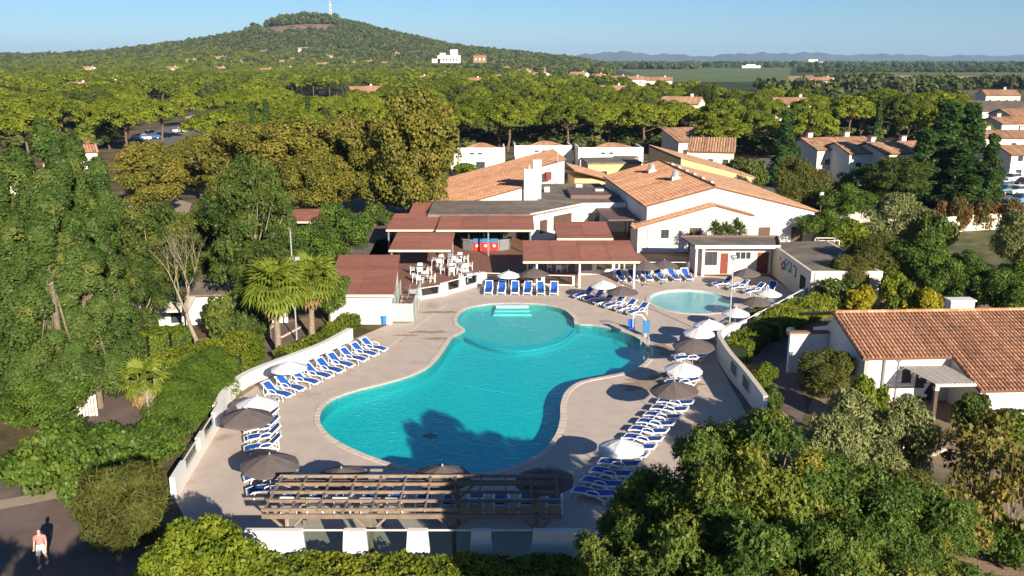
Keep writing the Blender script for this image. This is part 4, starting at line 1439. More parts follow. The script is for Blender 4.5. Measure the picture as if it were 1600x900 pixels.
MB().beam((0.35, -0.05, 0), (0.35, -0.05, 2.9), 0.08, 0.08).build('downpipe', M['lightsteel'], WB)
# lifebuoy, its own thing
LBY = thing('lifebuoy', 'red and white lifebuoy ring hanging on the shaded wash block wall', 'lifebuoy', (25.40, 82.0, 1.75))
for k in range(8):
    a0 = 2 * PI * k / 8
    pts = [(0, 0.36 * math.cos(a0 + j * PI / 16), 0.36 * math.sin(a0 + j * PI / 16)) for j in range(5)]
    MB().tube(pts, 0.085, 7).build('ring_segment', M['red'] if k % 2 == 0 else M['white'], LBY)
# cage with air unit behind the block
CG = thing('equipment_cage', 'pale framed equipment cage behind the wash block roof', 'cage', (atx(1291, 90, 1.5), 90, 0))
mb = MB()
for x in (-1.0, 1.0):
    for y in (-0.7, 0.7):
        mb.beam((x, y, 0), (x, y, 2.7), 0.09, 0.09)
for y in (-0.7, 0.7):
    mb.beam((-1, y, 2.7), (1, y, 2.7), 0.08, 0.08)
for x in (-1, 1):
    mb.beam((x, -0.7, 2.7), (x, 0.7, 2.7), 0.08, 0.08)
mb.build('frame', M['grey_wood'], CG)
MB().box((-0.35, 0, 0.02), (1.15, 1.2, 2.45)).build('air_unit', M['grey_wood'], CG)


# ---- red-brown canopies on posts
def canopy(label, x0, x1, y0, y1, z0, z1, posts, post='steel', skew=0.0, name='terrace_canopy', ins=0.6):
    """x0..x1 across, y0 front edge, y1 back edge; z0 front height, z1 back height"""
    root = thing(name, label, 'canopy', ((x0 + x1) / 2, (y0 + y1) / 2, 0), 0, 'red-brown roofs over the terrace')
    ox, oy = (x0 + x1) / 2, (y0 + y1) / 2
    v = [Vector((x0 - ox, y0 - oy, z0)), Vector((x1 - ox, y0 - oy, z0)), Vector((x1 - ox + skew, y1 - oy, z1)), Vector((x0 - ox + skew, y1 - oy, z1))]
    mb = MB()
    lo = [p - Vector((0, 0, 0.10)) for p in v]
    mb.add(v + lo, [(0, 1, 2, 3), (7, 6, 5, 4), (0, 4, 5, 1), (1, 5, 6, 2), (2, 6, 7, 3), (3, 7, 4, 0)])
    rf = mb.build('roof', M['shingle'], root)
    # lapped sheets on the roof, each its own piece
    nr = max(3, int((y1 - y0) / 1.6))
    nc = max(2, int((x1 - x0) / 2.4))
    for i in range(nc):
        for j in range(nr):
            f0, f1, g0, g1 = i / nc, (i + 1) / nc, j / nr, (j + 1) / nr + (0.06 if j < nr - 1 else 0)

            def pt(f, g, dz):
                a_, b_ = v[0].lerp(v[1], f), v[3].lerp(v[2], f)
                return a_.lerp(b_, g) + Vector((0, 0, dz))
            e = 0.004
            q = [pt(f0 + e, g0, 0.022), pt(f1 - e, g0, 0.022), pt(f1 - e, min(g1, 1), 0.008), pt(f0 + e, min(g1, 1), 0.008)]
            s_ = MB().add(q + [p - Vector((0, 0, 0.006)) for p in q], [(0, 1, 2, 3), (0, 4, 5, 1), (1, 5, 6, 2), (3, 7, 4, 0)], 0.5 + random.uniform(-0.45, 0.45))
            s_.build('roofing_sheet', M['shingle'], root)
    mb = MB()
    mb.beam(v[0] + Vector((0, -0.03, -0.12)), v[1] + Vector((0, -0.03, -0.12)), 0.06, 0.2)
    mb.build('front_fascia', M['coping_cap'], root)
    for px, py in posts:
        fx, fy_ = px, py
        x, y = x0 + (x1 - x0) * fx - ox, y0 + (y1 - y0) * fy_ - oy
        z = z0 + (z1 - z0) * fy_ - 0.1
        MB().beam((x, y, 0), (x, y, z), 0.16, 0.16).build('post', M[post], root)
    return root


four = [(0.04, 0.06), (0.96, 0.06), (0.04, 0.92), (0.96, 0.92)]
canopy('small red-brown roof at the upper left of the terrace, highest up the picture', -12.2, -8.6, 103.8, 110.5, 2.8, 3.3, four)
canopy('red-brown terrace roof to the left of the bar, below the plane trees', -13.6, -8.2, 95.2, 102.6, 2.75, 3.25, four)
canopy('long red-brown roof over the grey bar counter in front of the restaurant', -8.1, 2.4, 94.0, 102.3, 2.95, 3.35, [(0.05, 0.05), (0.53, 0.05), (0.96, 0.05), (0.05, 0.93), (0.96, 0.93)])
canopy('freestanding red-brown roof between the bar and the white dining tables', -11.9, -5.9, 84.6, 91.4, 2.75, 3.15, four)
canopy('longest red-brown canopy on white posts behind the loungers at the pool head', 1.0, 11.7, 80.0, 87.4, 2.65, 3.1, [(0.12, 0.06), (0.49, 0.06), (0.96, 0.06), (0.05, 0.92), (0.5, 0.92), (0.95, 0.92)], 'white')
canopy('red-brown canopy tucked between the white diagonal front and the big hall', 4.6, 10.4, 90.4, 97.8, 2.75, 3.15, four, 'fascia')
canopy('red-brown roof of the open kiosk beside the broad-leaved tree at the left', -26.4, -21.2, 100.2, 106.8, 2.75, 3.1, four, 'white')
HUT = canopy('square red-brown roof of the white hut beside the glass ramp', -14.9, -9.3, 68.2, 80.6, 2.6, 3.1, [], skew=-1.0)
mb = MB()
mb.box((0.0, -5.6, 0), (5.0, 0.25, 2.5))
mb.beam((2.38, -5.45, 1.25), (1.45, 6.0, 1.25), 0.25, 2.48)
mb.box((-2.5, 0.0, 0), (0.25, 10.9, 2.5))
mb.build('wall', M['white'], HUT)
MB().box((-1.0, -5.75, 2.25), (2.4, 0.06, 0.22)).build('vent_strip', M['fascia'], HUT)

# bar counter
BAR = thing('bar_counter', 'grey rounded bar counter with bright red fronts under the long roof', 'bar', (-2.9, 97.6, 0))
pts = [(-2.7, 1.4), (-2.5, 0.2), (-1.5, -0.55), (1.5, -0.55), (2.5, 0.2), (2.7, 1.4)]
for i in range(5):
    a, b = Vector(pts[i]), Vector(pts[i + 1])
    c = (a + b) / 2
    MB().box((c.x, c.y, 0.0), ((b - a).length - 0.02, 0.12, 1.15), math.atan2(b.y - a.y, b.x - a.x)).build('counter_panel', M['steel'], BAR)
mb = MB()
for i in range(5):
    a, b = pts[i], pts[i + 1]
    mb.beam((a[0], a[1] + 0.1, 1.18), (b[0], b[1] + 0.1, 1.18), 0.5, 0.06)
mb.build('counter_top', M['lightsteel'], BAR)
for k, x in enumerate((-0.95, 0.0, 0.95)):
    f = MB().box((x, -0.68, 0.05), (0.86, 0.10, 0.95)).build('red_front', M['red'], BAR)
    MB().box((x, -0.74, 1.0), (0.86, 0.08, 0.42)).build('sign_board', M['bluepaint'], f)
    MB().tube([(x, -0.735, 0.62), (x, -0.75, 0.62)], 0.17, 10).build('round_emblem', M['white'], f)
for x in (-1.9, -0.2, 2.0):
    MB().tube([(x, 0.35, 1.2), (x, 0.35, 1.75)], [0.14, 0.1], 7).build('beer_tap', M['lightsteel'], BAR)

# glass sided ramp beside the hut
RMP = thing('glass_ramp', 'stepped ramp between pale green glass sides next to the hut', 'ramp', (*G(626, 505), 0))
rw_, rl = 1.5, 7.0
for k in range(7):
    MB().box((0.15, 0.6 + k * 0.9, 0), (rw_, 0.88, 0.05 + 0.12 * k)).build('step', M['paver'], RMP)
for x in (-0.72, 1.0):
    for k in range(3):
        MB().box((x, 1.2 + 2.1 * k, 0.10 + 0.1 * k), (0.03, 2.0, 1.45)).build('glass_panel', M['milky'], RMP)
mb = MB()
for x in (-0.72, 1.0):
    for k in range(4):
        mb.beam((x, 0.15 + 2.1 * k, 0), (x, 0.15 + 2.1 * k, 1.65 + 0.1 * k), 0.06, 0.06)
    mb.beam((x, 0.1, 1.62), (x, 6.6, 1.98), 0.06, 0.06)
mb.beam((0.14, 3.0, 0.8), (0.14, 6.4, 1.6), 0.05, 0.05)
mb.build('rail', M['lightsteel'], RMP)
MB().box((0.14, 0.12, 0.1), (1.66, 0.03, 1.5)).build('glass_gate', M['milky'], RMP)

# ---- tiled house at the right
hr = math.radians(3.0)
HS = thing('tiled_house', 'white house with a broad ribbed terracotta roof and a slatted porch pergola', 'house', (21.4, 51.6, 0), hr)
ev, run, slp, lng = 3.0, 4.5, 0.30, 26.0
rid = ev + slp * run
mb = MB()
mb.facewall([(0.15, 0), (13.0, 0), (13.0, ev - 0.18), (0.15, ev - 0.18)], [(2.5, 1.1, 3.3, 2.2)], (0, 0.25), (1, 0), 0.25)
mb.build('front_wall', M['white'], HS)
window_in(HS, 2.52, 1.12, 3.28, 2.18, 0.25, 0.08, frame='white', bars=0)
mb = MB()
mb.facewall([(0, 0), (8.3, 0), (8.3, 2.35), (run + 1.5, rid - 1.2), (run + 0.3, rid - 0.12), (0.3, ev - 0.14), (0, ev - 0.2)], [], (0.15, 8.5), (0, -1), 0.25)
g = mb.build('gable_wall', M['white'], HS)
bm = bmesh.new(); bm.from_mesh(g.data)
for v in bm.verts:      # mirror the profile so that the eave is at the front
    v.co.y = 8.75 - v.co.y
bmesh.ops.reverse_faces(bm, faces=bm.faces)
bm.to_mesh(g.data); bm.free()
roof_plane(HS, (-0.15, -0.1, ev - 0.02), (5.4, -0.1, ev - 0.02), (5.4, run + 0.3, rid + 0.1), (-0.15, run + 0.3, rid + 0.1), 0.235, 0.42)
low = 3.25
roof_plane(HS, (5.43, -0.1 - low, ev - 0.02 - slp * low), (lng, -0.1 - low, ev - 0.02 - slp * low), (lng, run + 0.3, rid + 0.1), (5.43, run + 0.3, rid + 0.1), 0.235, 0.42)
mb = MB()
for k in range(60):
    x = 0.0 + 0.43 * k
    mb.tube([(x, run + 0.34, rid + 0.14), (x + 0.45, run + 0.34, rid + 0.14)], [0.14, 0.12], 8, t=random.uniform(0.2, 0.9))
rt = mb.build('ridge_tiles', M['tile'], HS)
rt['kind'] = 'stuff'
# rear slope (dark, shaded)
roof_plane(HS, (lng, run + 6.2, rid - 1.6), (-0.15, run + 6.2, rid - 1.6), (-0.15, run + 0.38, rid + 0.1), (lng, run + 0.38, rid + 0.1), 0.4, 0.7, mat='tile_pale')
chm = MB().box((8.6, run + 0.8, rid - 0.4), (1.6, 0.75, 1.05)).build('chimney', M['white'], HS)
MB().box((8.6, run + 0.8, rid + 0.7), (1.75, 0.9, 0.10)).build('chimney_cap', M['white'], chm)
MB().box((8.6, run + 0.25, rid - 0.05), (2.1, 0.5, 0.1)).build('flashing', M['lightsteel'], chm)
# low wall with tile coping at the back left
MB().box((-1.2, run + 1.4, 0), (2.6, 0.3, 2.75)).build('yard_wall', M['white'], HS)
MB().box((-1.2, run + 1.4, 2.75), (2.8, 0.5, 0.12)).build('yard_wall_tiles', M['tile'], HS)
# lower wing walls
MB().box((lng / 2 + 2.85, -low + 0.25, 0), (lng - 6.1, 0.25, ev - 0.2 - slp * low)).build('wing_wall', M['white'], HS)
MB().box((9.6, -low + 0.09, 0.75), (0.62, 0.06, 0.75)).build('small_window', M['bluepaint'], HS)
MB().box((9.6, -low + 0.11, 0.68), (0.8, 0.05, 0.9)).build('window_frame', M['white'], HS)
mb = MB()
vs = [(5.55, 0.2, 0), (5.55, 0.2, ev - 0.2), (5.55, -low + 0.1, ev - 0.2 - slp * low), (5.55, -low + 0.1, 0)]
mb.add(vs + [(x + 0.2, y + 0.05, z) for x, y, z in vs], [(0, 1, 2, 3), (7, 6, 5, 4), (0, 4, 5, 1), (1, 5, 6, 2), (2, 6, 7, 3), (3, 7, 4, 0)])
fix_normals(mb.build('side_wall', M['white'], HS))
MB().box((4.2, 0.2, 0.05), (1.5, 0.06, 2.2)).build('glazed_door', M['pane'], HS)
MB().tube([(1.35, 0.1, 0), (1.35, 0.1, 2.85)], 0.06, 6).build('downpipe', M['lightsteel'], HS)
# porch pergola with separate slats
PG = thing('porch_pergola', 'pale slatted porch pergola attached to the tiled house', 'pergola', (21.4, 51.6, 0), hr)
q = [(2.45, 0.05), (5.28, 0.0), (5.28, -3.1), (2.85, -3.1)]
zz = 2.28
for k in range(5):
    f = k / 4
    a = Vector(q[0]).lerp(Vector(q[3]), f)
    b = Vector(q[1]).lerp(Vector(q[2]), f)
    MB().beam((a.x, a.y, zz), (b.x, b.y, zz), 0.08, 0.14).build('rafter', M['grey_wood'], PG)
for k in range(15):
    f = (k + 0.3) / 15
    a = Vector(q[0]).lerp(Vector(q[1]), f)
    b = Vector(q[3]).lerp(Vector(q[2]), f)
    MB().beam((a.x, a.y, zz + 0.1), (b.x, b.y, zz + 0.1), 0.11, 0.05).build('slat', M['grey_wood'], PG)
for c in (q[3],):
    MB().beam((c[0] + 0.1, c[1] + 0.05, 0), (c[0] + 0.1, c[1] + 0.05, zz - 0.08), 0.2, 0.2).build('post', M['brown'], PG)
    MB().box((c[0] + 0.1, c[1] + 0.05, zz - 0.28), (0.26, 0.26, 0.2)).build('post_head', M['grey_wood'], PG)


# ---- simple houses: walls, tiled roof, chimney, windows and panes
def house(label, x, y, rz, w, d, h, style='gable', wall='cream', tile='tile_pale', group=None, name='house', chim=1, win=3, slope=0.28, detail=True):
    root = thing(name, label, 'house', (x, y, 0), rz, group)
    mb = MB()
    if style == 'mono':
        hb = h + slope * d
        mb.facewall([(-w / 2, 0), (w / 2, 0), (w / 2, h), (-w / 2, h)], [], (0, -d / 2), (1, 0), 0.25)
        mb.facewall([(-w / 2, 0), (w / 2, 0), (w / 2, hb), (-w / 2, hb)], [], (0, d / 2 - 0.25), (1, 0), 0.25)
        for sx in (-w / 2 + 0.12, w / 2 - 0.12):
            vs = [(sx, -d / 2 + 0.26, 0), (sx, d / 2 - 0.26, 0), (sx, d / 2 - 0.26, hb - 0.05), (sx, -d / 2 + 0.26, h)]
            mb.add(vs + [(a + (0.12 if sx < 0 else -0.12), b, c) for a, b, c in vs], [(0, 1, 2, 3), (7, 6, 5, 4), (0, 4, 5, 1), (1, 5, 6, 2), (2, 6, 7, 3), (3, 7, 4, 0)])
        wl = mb.build('wall', M[wall], root)
        fix_normals(wl)
        roof_plane(root, (-w / 2 - 0.3, -d / 2 - 0.4, h + 0.05), (w / 2 + 0.3, -d / 2 - 0.4, h + 0.05), (w / 2 + 0.3, d / 2 + 0.2, hb + 0.2), (-w / 2 - 0.3, d / 2 + 0.2, hb + 0.2), 0.5, 0.9, mat=tile)
        top = hb
    else:
        hr_ = h + slope * d / 2
        mb.facewall([(-w / 2, 0), (w / 2, 0), (w / 2, h), (-w / 2, h)], [], (0, -d / 2), (1, 0), 0.25)
        mb.facewall([(-w / 2, 0), (w / 2, 0), (w / 2, h), (-w / 2, h)], [], (0, d / 2 - 0.25), (1, 0), 0.25)
        for sx in (-w / 2, w / 2 - 0.25):
            mb.facewall([(-d / 2 + 0.26, 0), (d / 2 - 0.26, 0), (d / 2 - 0.26, h - 0.02), (0, hr_ - 0.06), (-d / 2 + 0.26, h - 0.02)], [], (sx + 0.25, 0), (0, 1), 0.25)
        mb.build('wall', M[wall], root)
        roof_plane(root, (-w / 2 - 0.3, -d / 2 - 0.4, h + 0.02), (w / 2 + 0.3, -d / 2 - 0.4, h + 0.02), (w / 2 + 0.3, 0, hr_ + 0.16), (-w / 2 - 0.3, 0, hr_ + 0.16), 0.5, 0.9, mat=tile)
        roof_plane(root, (w / 2 + 0.3, d / 2 + 0.4, h + 0.02), (-w / 2 - 0.3, d / 2 + 0.4, h + 0.02), (-w / 2 - 0.3, 0.02, hr_ + 0.16), (w / 2 + 0.3, 0.02, hr_ + 0.16), 0.5, 0.9, mat=tile)
        top = hr_
    for k in range(chim):
        cx = -w * 0.3 + w * 0.6 * k / max(1, chim - 1) if chim > 1 else w * 0.22
        c_ = MB().box((cx, d * 0.15, h * 0.8), (0.9, 0.7, top - h * 0.8 + 0.8)).build('chimney', M['white'], root)
        MB().box((cx, d * 0.15, top + 0.8), (1.1, 0.9, 0.15)).build('chimney_cap', M['tile'], c_)
    for k in range(win):
        s = -w / 2 + w * (k + 0.5) / win
        door = (k == win // 2)
        fz0, fz1, ww = (0.05, 2.1, 1.1) if door else (1.0, 2.1, 1.2)
        f = MB().box((s, -d / 2 - 0.02, fz0), (ww, 0.07, fz1 - fz0)).build('window', M['white'], root)
        MB().box((s, -d / 2 - 0.06, fz0 + 0.08), (ww - 0.16, 0.03, fz1 - fz0 - 0.16)).build('pane', M['pane'], f)
        if h > 4.5:
            f = MB().box((s, -d / 2 - 0.02, 3.4), (1.1, 0.07, 1.1)).build('window', M['white'], root)
            MB().box((s, -d / 2 - 0.06, 3.48), (0.94, 0.03, 0.94)).build('pane', M['pane'], f)
    return root


gr = 'tiled holiday houses at the right'
for (px, d, w, dp, h, st, rz, wall, tile, ch_, lab) in (
    (1078, 196, 9.5, 8, 3.6, 'mono', 0.3, 'cream', 'tile_pale', 0, 'pale house with a sloping tile roof just behind the ochre hall, left of a pair'),
    (1112, 176, 8.5, 7, 3.4, 'mono', -0.25, 'cream', 'tile_pale', 0, 'small pinkish house with a bare side wall beside the green fence'),
    (1300, 156, 12, 10, 6.0, 'gable', 0.25, 'cream', 'tile_pale', 2, 'terraced house with two white chimneys, left end of the tiled row'),
    (1347, 150, 10, 9, 5.9, 'gable', 0.2, 'white', 'tile_pale', 1, 'terraced house with a pale porch in the middle of the tiled row'),
    (1394, 148, 10, 9, 6.1, 'gable', 0.3, 'cream', 'tile_pale', 2, 'terraced house nearest the dark poplars in the tiled row'),
    (1588, 208, 13, 8, 6.6, 'gable', 0.15, 'white', 'tile', 2, 'house with an orange hipped-looking roof at the right edge of the view'),
    (1572, 184, 11, 8, 5.4, 'gable', -0.1, 'cream', 'tile_pale', 2, 'pale house with white chimneys below the orange roof at the right edge'),
    (1600, 160, 10, 8, 4.6, 'gable', 0.1, 'cream', 'tile_pale', 1, 'pale house above the car park at the right edge, lowest of the cluster'),
    (1562, 250, 16, 8, 7.0, 'mono', 0.0, 'white', 'gravel', 0, 'flat white house behind the orange-roofed one at the right edge'),
    (1608, 232, 16, 9, 7.0, 'gable', 0.1, 'white', 'tile_pale', 1, 'white house furthest back in the cluster at the right edge'),
):
    house(lab, atx(px, d, h), d, rz, w, dp, h, st, wall, tile, gr, chim=ch_)
# conservatory roof on the terraced row
CV = thing('conservatory', 'pale lean-to conservatory roof in front of the terraced houses', 'conservatory', (atx(1345, 137, 2.6), 137, 0), 0.25)
roof_plane(CV, (-2.6, -2.4, 2.3), (2.6, -2.4, 2.3), (2.6, 2.0, 3.0), (-2.6, 2.0, 3.0), mat='lightsteel', tiles=False)
for x in (-2.5, 0, 2.5):
    MB().beam((x, -2.3, 0), (x, -2.3, 2.2), 0.12, 0.12).build('post', M['white'], CV)
house('pink-orange roofed pavilion between the car parks at the left', atx(432, 245, 3), 245, 0.3, 16, 11, 3.0, 'gable', 'cream', 'tile', None, 'pavilion', 0, 3)
house('low orange roofed house beside the pavilion, half behind plane trees', atx(402, 232, 2.6), 232, 0.1, 10, 8, 2.4, 'gable', 'cream', 'tile', None, 'house', 0, 3)
house('pale house with tiled roof among the near poplars at the left', atx(48, 128, 3), 128, 0.2, 10, 8, 4.0, 'gable', 'cream', 'tile', None, 'house', 1, 3)
house('small orange roof peeking beside the leftmost palm', atx(114, 172, 3), 172, 0.5, 8, 7, 3.6, 'gable', 'cream', 'tile', None, 'house', 0, 3)
# half hidden white cottage behind the bare tree
CT = thing('cottage', 'white cottage with a grey porch, half hidden by the trees at the left', 'house', (-24.0, 68.6, 0), 0.1)
mb = MB()
mb.facewall([(-6, 0), (6, 0), (6, 2.6), (-6, 2.6)], [(-3.2, 0.1, -2.2, 2.1), (1.0, 1.0, 2.2, 2.1)], (0, 0), (1, 0), 0.25)
mb.build('wall', M['white'], CT)
window_in(CT, -3.18, 0.12, -2.22, 2.08, 0, 0.1, frame='white', bars=0)
window_in(CT, 1.02, 1.02, 2.18, 2.08, 0, 0.1, frame='white', bars=1)
roof_plane(CT, (-6.3, -0.5, 2.6), (6.3, -0.5, 2.6), (6.3, 5, 3.2), (-6.3, 5, 3.2), mat='gravel', tiles=False)
roof_plane(CT, (-3.6, -3.0, 2.05), (-0.9, -3.0, 2.05), (-0.9, -0.55, 2.5), (-3.6, -0.55, 2.5), mat='grey_wood', tiles=False, name='porch_roof')
for x in (-3.5, -1.0):
    MB().beam((x, -2.9, 0), (x, -2.9, 2.0), 0.12, 0.12).build('porch_post', M['brown'], CT)

# chateau-like white house and the pink block on the slope, tower and lookout on the summit
def at_far(px, py, d):
    return ((px - 800) / 1445.0 * d, d, CAMH - d * math.tan(ang(py)))


x, y, z = at_far(702, 97, 1150)
CH = thing('villa', 'large white turreted villa on the slope below the hill', 'house', (x, y, z - 1))
MB().box((0, 0, 0), (28, 14, 9)).build('wall', M['white'], CH)
MB().box((6, 2, 9), (9, 9, 7)).build('tower', M['white'], CH)
MB().box((-8, 1, 9), (7, 7, 3)).build('upper_storey', M['white'], CH)
MB().box((-16, -3, 0), (10, 8, 5)).build('side_wing', M['cream'], CH)
for k in range(6):
    MB().box((-11 + 4.2 * k, -7.05, 2.5), (1.6, 0.2, 3)).build('window', M['pane'], CH)
x, y, z = at_far(750, 97, 1150)
CH = thing('large_house', 'pink block with a hipped tiled roof beside the white turreted villa', 'house', (x, y, z - 1))
MB().box((0, 0, 0), (16, 12, 9)).build('wall', M['tile_pale'], CH)
MB().box((0, 0, 9), (17, 13, 0.6)).build('roof', M['tile'], CH)
for k in range(3):
    MB().box((-5 + 5 * k, -6.05, 3), (1.5, 0.2, 2.5)).build('window', M['white'], CH)
x, y, z = at_far(520, 27, 2000)
TW = thing('antenna_mast', 'red and white lattice antenna mast on the hill summit', 'mast', (x, y, z - 12))
mb = MB()
hh = 46
for sx in (-1, 1):
    for sy in (-1, 1):
        mb.beam((sx * 3.0, sy * 3.0, 0), (sx * 0.8, sy * 0.8, hh), 0.9, 0.9)
for k in range(8):
    f = k / 8
    w_ = 3.0 + (0.8 - 3.0) * f
    for s in ((-1, -1, 1, -1), (1, -1, 1, 1), (1, 1, -1, 1), (-1, 1, -1, -1)):
        mb.beam((s[0] * w_, s[1] * w_, hh * f), (s[2] * w_ * 0.93, s[3] * w_ * 0.93, hh * (f + 0.11)), 0.5, 0.5)
mb.build('lattice', M['lightsteel'], TW)
for zf in (0.35, 0.55, 0.78):
    MB().tube([(0, 0, hh * zf), (0, 0, hh * zf + 1.6)], [3.2, 3.2], 10).build('platform', M['white'], TW)
MB().tube([(0, 0, hh), (0, 0, hh + 8)], [0.6, 0.4], 6).build('spire', M['red'], TW)
x, y, z = at_far(498, 26, 2000)
LK = thing('lookout_building', 'small pale lookout building beside the mast on the summit', 'building', (x, y, z - 14))
MB().box((0, 0, 0), (13, 9, 9)).build('wall', M['cream'], LK)
MB().box((0, 0, 9), (10, 7, 6)).build('upper_storey', M['lightsteel'], LK)
MB().tube([(0, 0, 15), (0, 0, 22)], [0.8, 0.4], 6).build('mast', M['lightsteel'], LK)
x, y, z = at_far(851, 101, 900)
STW = thing('stone_tower', 'slim brick chimney tower at the edge of the vineyard', 'tower', (x, y, 0))
MB().tube([(0, 0, 0), (0, 0, 13)], [1.6, 1.1], 10).build('shaft', M['tile_pale'], STW)
MB().tube([(0, 0, 13), (0, 0, 13.6)], [1.4, 1.4], 10).build('cap', M['tile_pale'], STW)
# white pylon block and sheds on the far plain
for px, py, d, w_, h_, lab, nm in ((1270, 96.5, 3000, 60, 14, 'white factory block far out on the plain', 'factory'), (1173, 99, 2300, 46, 6, 'long white shed on the far plain', 'shed'), (1105, 98, 2500, 40, 7, 'pale pink farm building at the edge of the far vineyard', 'farmhouse'), (1445, 97, 2900, 90, 5, 'low white greenhouse strip on the far plain', 'greenhouse')):
    x, y, z = at_far(px, py, d)
    S = thing(nm, lab, 'building', (x, y, 0))
    MB().box((0, 0, 0), (w_, 20, h_)).build('wall', M['white'], S)
    MB().box((0, 0, h_), (w_ * 0.5, 12, h_ * 0.5)).build('roof', M['cream'], S)

# boundary walls at the right
for pts, h, lab in ([[(1438, 388), (1458, 372), (1500, 362), (1600, 357), (1660, 354)], 2.0, 'long pale garden wall below the russet hedge at the right'], [[(1300, 352), (1350, 347), (1400, 350)], 1.7, 'short pale garden wall behind the olive trees']):
    w = catmull([G(a, b) for a, b in pts], 3.0, False)
    polywall('garden_wall', lab, w, h, 0.3, 'cream', cap=False)


# ------------------------------------------------------------------ timber pergola over the near loungers
TP = thing('timber_pergola', 'long weathered timber pergola of open beams at the near edge of the pool deck', 'pergola', (-4.2, 35.3, 0))
X0, X1, Y0, Y1, ZP = -6.1, 6.15, -1.5, 1.6, 2.25
for k in range(5):
    y = Y0 + (Y1 - Y0) * k / 4
    MB().beam((X0 - 0.12, y, ZP + 0.13), (X1 + 0.12, y, ZP + 0.13 + random.uniform(-.01, .01)), 0.075, 0.13).build('long_beam', M['wood'], TP)
for k in range(12):
    x = X0 + (X1 - X0) * k / 11
    MB().beam((x, Y0 - 0.1, ZP + 0.12), (x, Y1 + 0.1, ZP + 0.12), 0.065, 0.10).build('cross_beam', M['wood'], TP)
MB().beam((X0 - 0.12, Y0 + 0.02, ZP - 0.18), (X1 + 0.12, Y0 + 0.02, ZP - 0.18), 0.10, 0.20).build('front_plate', M['wood'], TP)
MB().beam((X0 - 0.12, Y1 - 0.02, ZP - 0.18), (X1 + 0.12, Y1 - 0.02, ZP - 0.18), 0.10, 0.20).build('rear_plate', M['wood'], TP)
for k in range(4):
    x = X0 + 0.9 + (X1 - X0 - 1.8) * k / 3
    for y in (Y0 + 0.13, Y1 - 0.13):
        p = MB().beam((x, y, 0), (x, y, ZP - 0.08), 0.16, 0.16).build('post', M['wood'], TP)
        for s in (-1, 1):
            MB().beam((x + s * 0.1, y, ZP - 0.85), (x + s * 0.75, y, ZP - 0.2), 0.09, 0.09).build('brace', M['wood'], p)


# ------------------------------------------------------------------ sun loungers
def make_lounger(flat=False):
    """feet at -x ... head at +x, length 1.95"""
    root = thing('sun_lounger', 'sun lounger', 'sun lounger')
    ba = math.radians(14 if flat else 42)
    hx, sz = 0.28, 0.36
    bl = 0.86
    tx, tz = hx + bl * math.cos(ba), sz + bl * math.sin(ba)
    # side rails with the dip behind the knees
    mb = MB()
    for s in (-1, 1):
        y = 0.33 * s
        rail = [(-1.02, y, 0.30), (-0.75, y, 0.37), (-0.35, y, 0.40), (0.0, y, 0.36), (hx, y, 0.37)]
        for i in range(len(rail) - 1):
            mb.beam(rail[i], rail[i + 1], 0.055, 0.075)
        mb.beam((hx, y, 0.37), (tx, y, tz), 0.055, 0.07)
        mb.beam((hx, y, 0.30), (0.72, y, 0.22), 0.045, 0.05)
    mb.beam((-1.02, -0.36, 0.30), (-1.02, 0.36, 0.30), 0.07, 0.07)
    mb.beam((tx, -0.36, tz), (tx, 0.36, tz), 0.09, 0.07)
    mb.beam((hx, -0.33, 0.34), (hx, 0.33, 0.34), 0.06, 0.06)
    mb.build('frame', M['plastic'], root)
    # blue sling
    seat = [(-0.98, 0.335), (-0.75, 0.40), (-0.35, 0.43), (0.0, 0.39), (hx - 0.01, 0.40)]
    mb = MB()
    vs, fs = [], []
    for x, z in seat:
        vs += [(x, -0.285, z), (x, 0.285, z), (x, -0.285, z - 0.025), (x, 0.285, z - 0.025)]
    for i in range(len(seat) - 1):
        a, b = 4 * i, 4 * i + 4
        fs += [(a, b, b + 1, a + 1), (a + 2, a + 3, b + 3, b + 2), (a, a + 2, b + 2, b), (a + 1, b + 1, b + 3, a + 3)]
    mb.add(vs, fs).build('seat', M['blue'], root)
    mb = MB()
    n = Vector((-math.sin(ba), 0, math.cos(ba)))
    a0, a1 = Vector((hx + 0.03, 0, sz + 0.03)), Vector((tx - 0.05 * math.cos(ba), 0, tz - 0.05 * math.sin(ba)))
    w0, w1 = 0.285, 0.27
    vs = []
    for p, w in ((a0, w0), (a0.lerp(a1, 0.85), w0), (a1, w1 * 0.8)):
        for s in (-1, 1):
            vs.append(p + Vector((0, s * w, 0)) + n * 0.03)
        for s in (-1, 1):
            vs.append(p + Vector((0, s * w, 0)) + n * 0.005)
    fs = []
    for i in range(2):
        a, b = 4 * i, 4 * i + 4
        fs += [(a, b, b + 1, a + 1), (a + 2, a + 3, b + 3, b + 2), (a, a + 2, b + 2, b), (a + 1, b + 1, b + 3, a + 3)]
    mb.add(vs, fs).build('backrest', M['blue'], root)
    for s in (-1, 1):
        y = 0.37 * s
        MB().tube([(-0.28, y, 0.40), (-0.16, y, 0.58), (0.08, y, 0.64), (0.34, y, 0.62), (0.46, y, 0.50), (0.40, y, 0.38)], 0.030, 5).build('armrest', M['plastic'], root)
        MB().tube([(-0.62, y, 0.38), (-0.74, y, 0.2), (-0.72, y, 0.0)], [0.035, 0.032, 0.03], 5).build('leg', M['plastic'], root)
        MB().tube([(0.40, y, 0.40), (0.66, y, 0.22), (0.70, y, 0.0)], [0.035, 0.032, 0.03], 5).build('leg', M['plastic'], root)
        MB().tube([(tx - 0.16, y * 0.92, tz - 0.13), (0.78, y * 0.92, 0.2), (0.62, y * 0.92, 0.1)], 0.022, 5).build('prop', M['plastic'], root)
    return root


LG = {False: make_lounger(False), True: make_lounger(True)}
LGT = {k: tree_of(v) for k, v in LG.items()}
LG_used = {False: False, True: False}


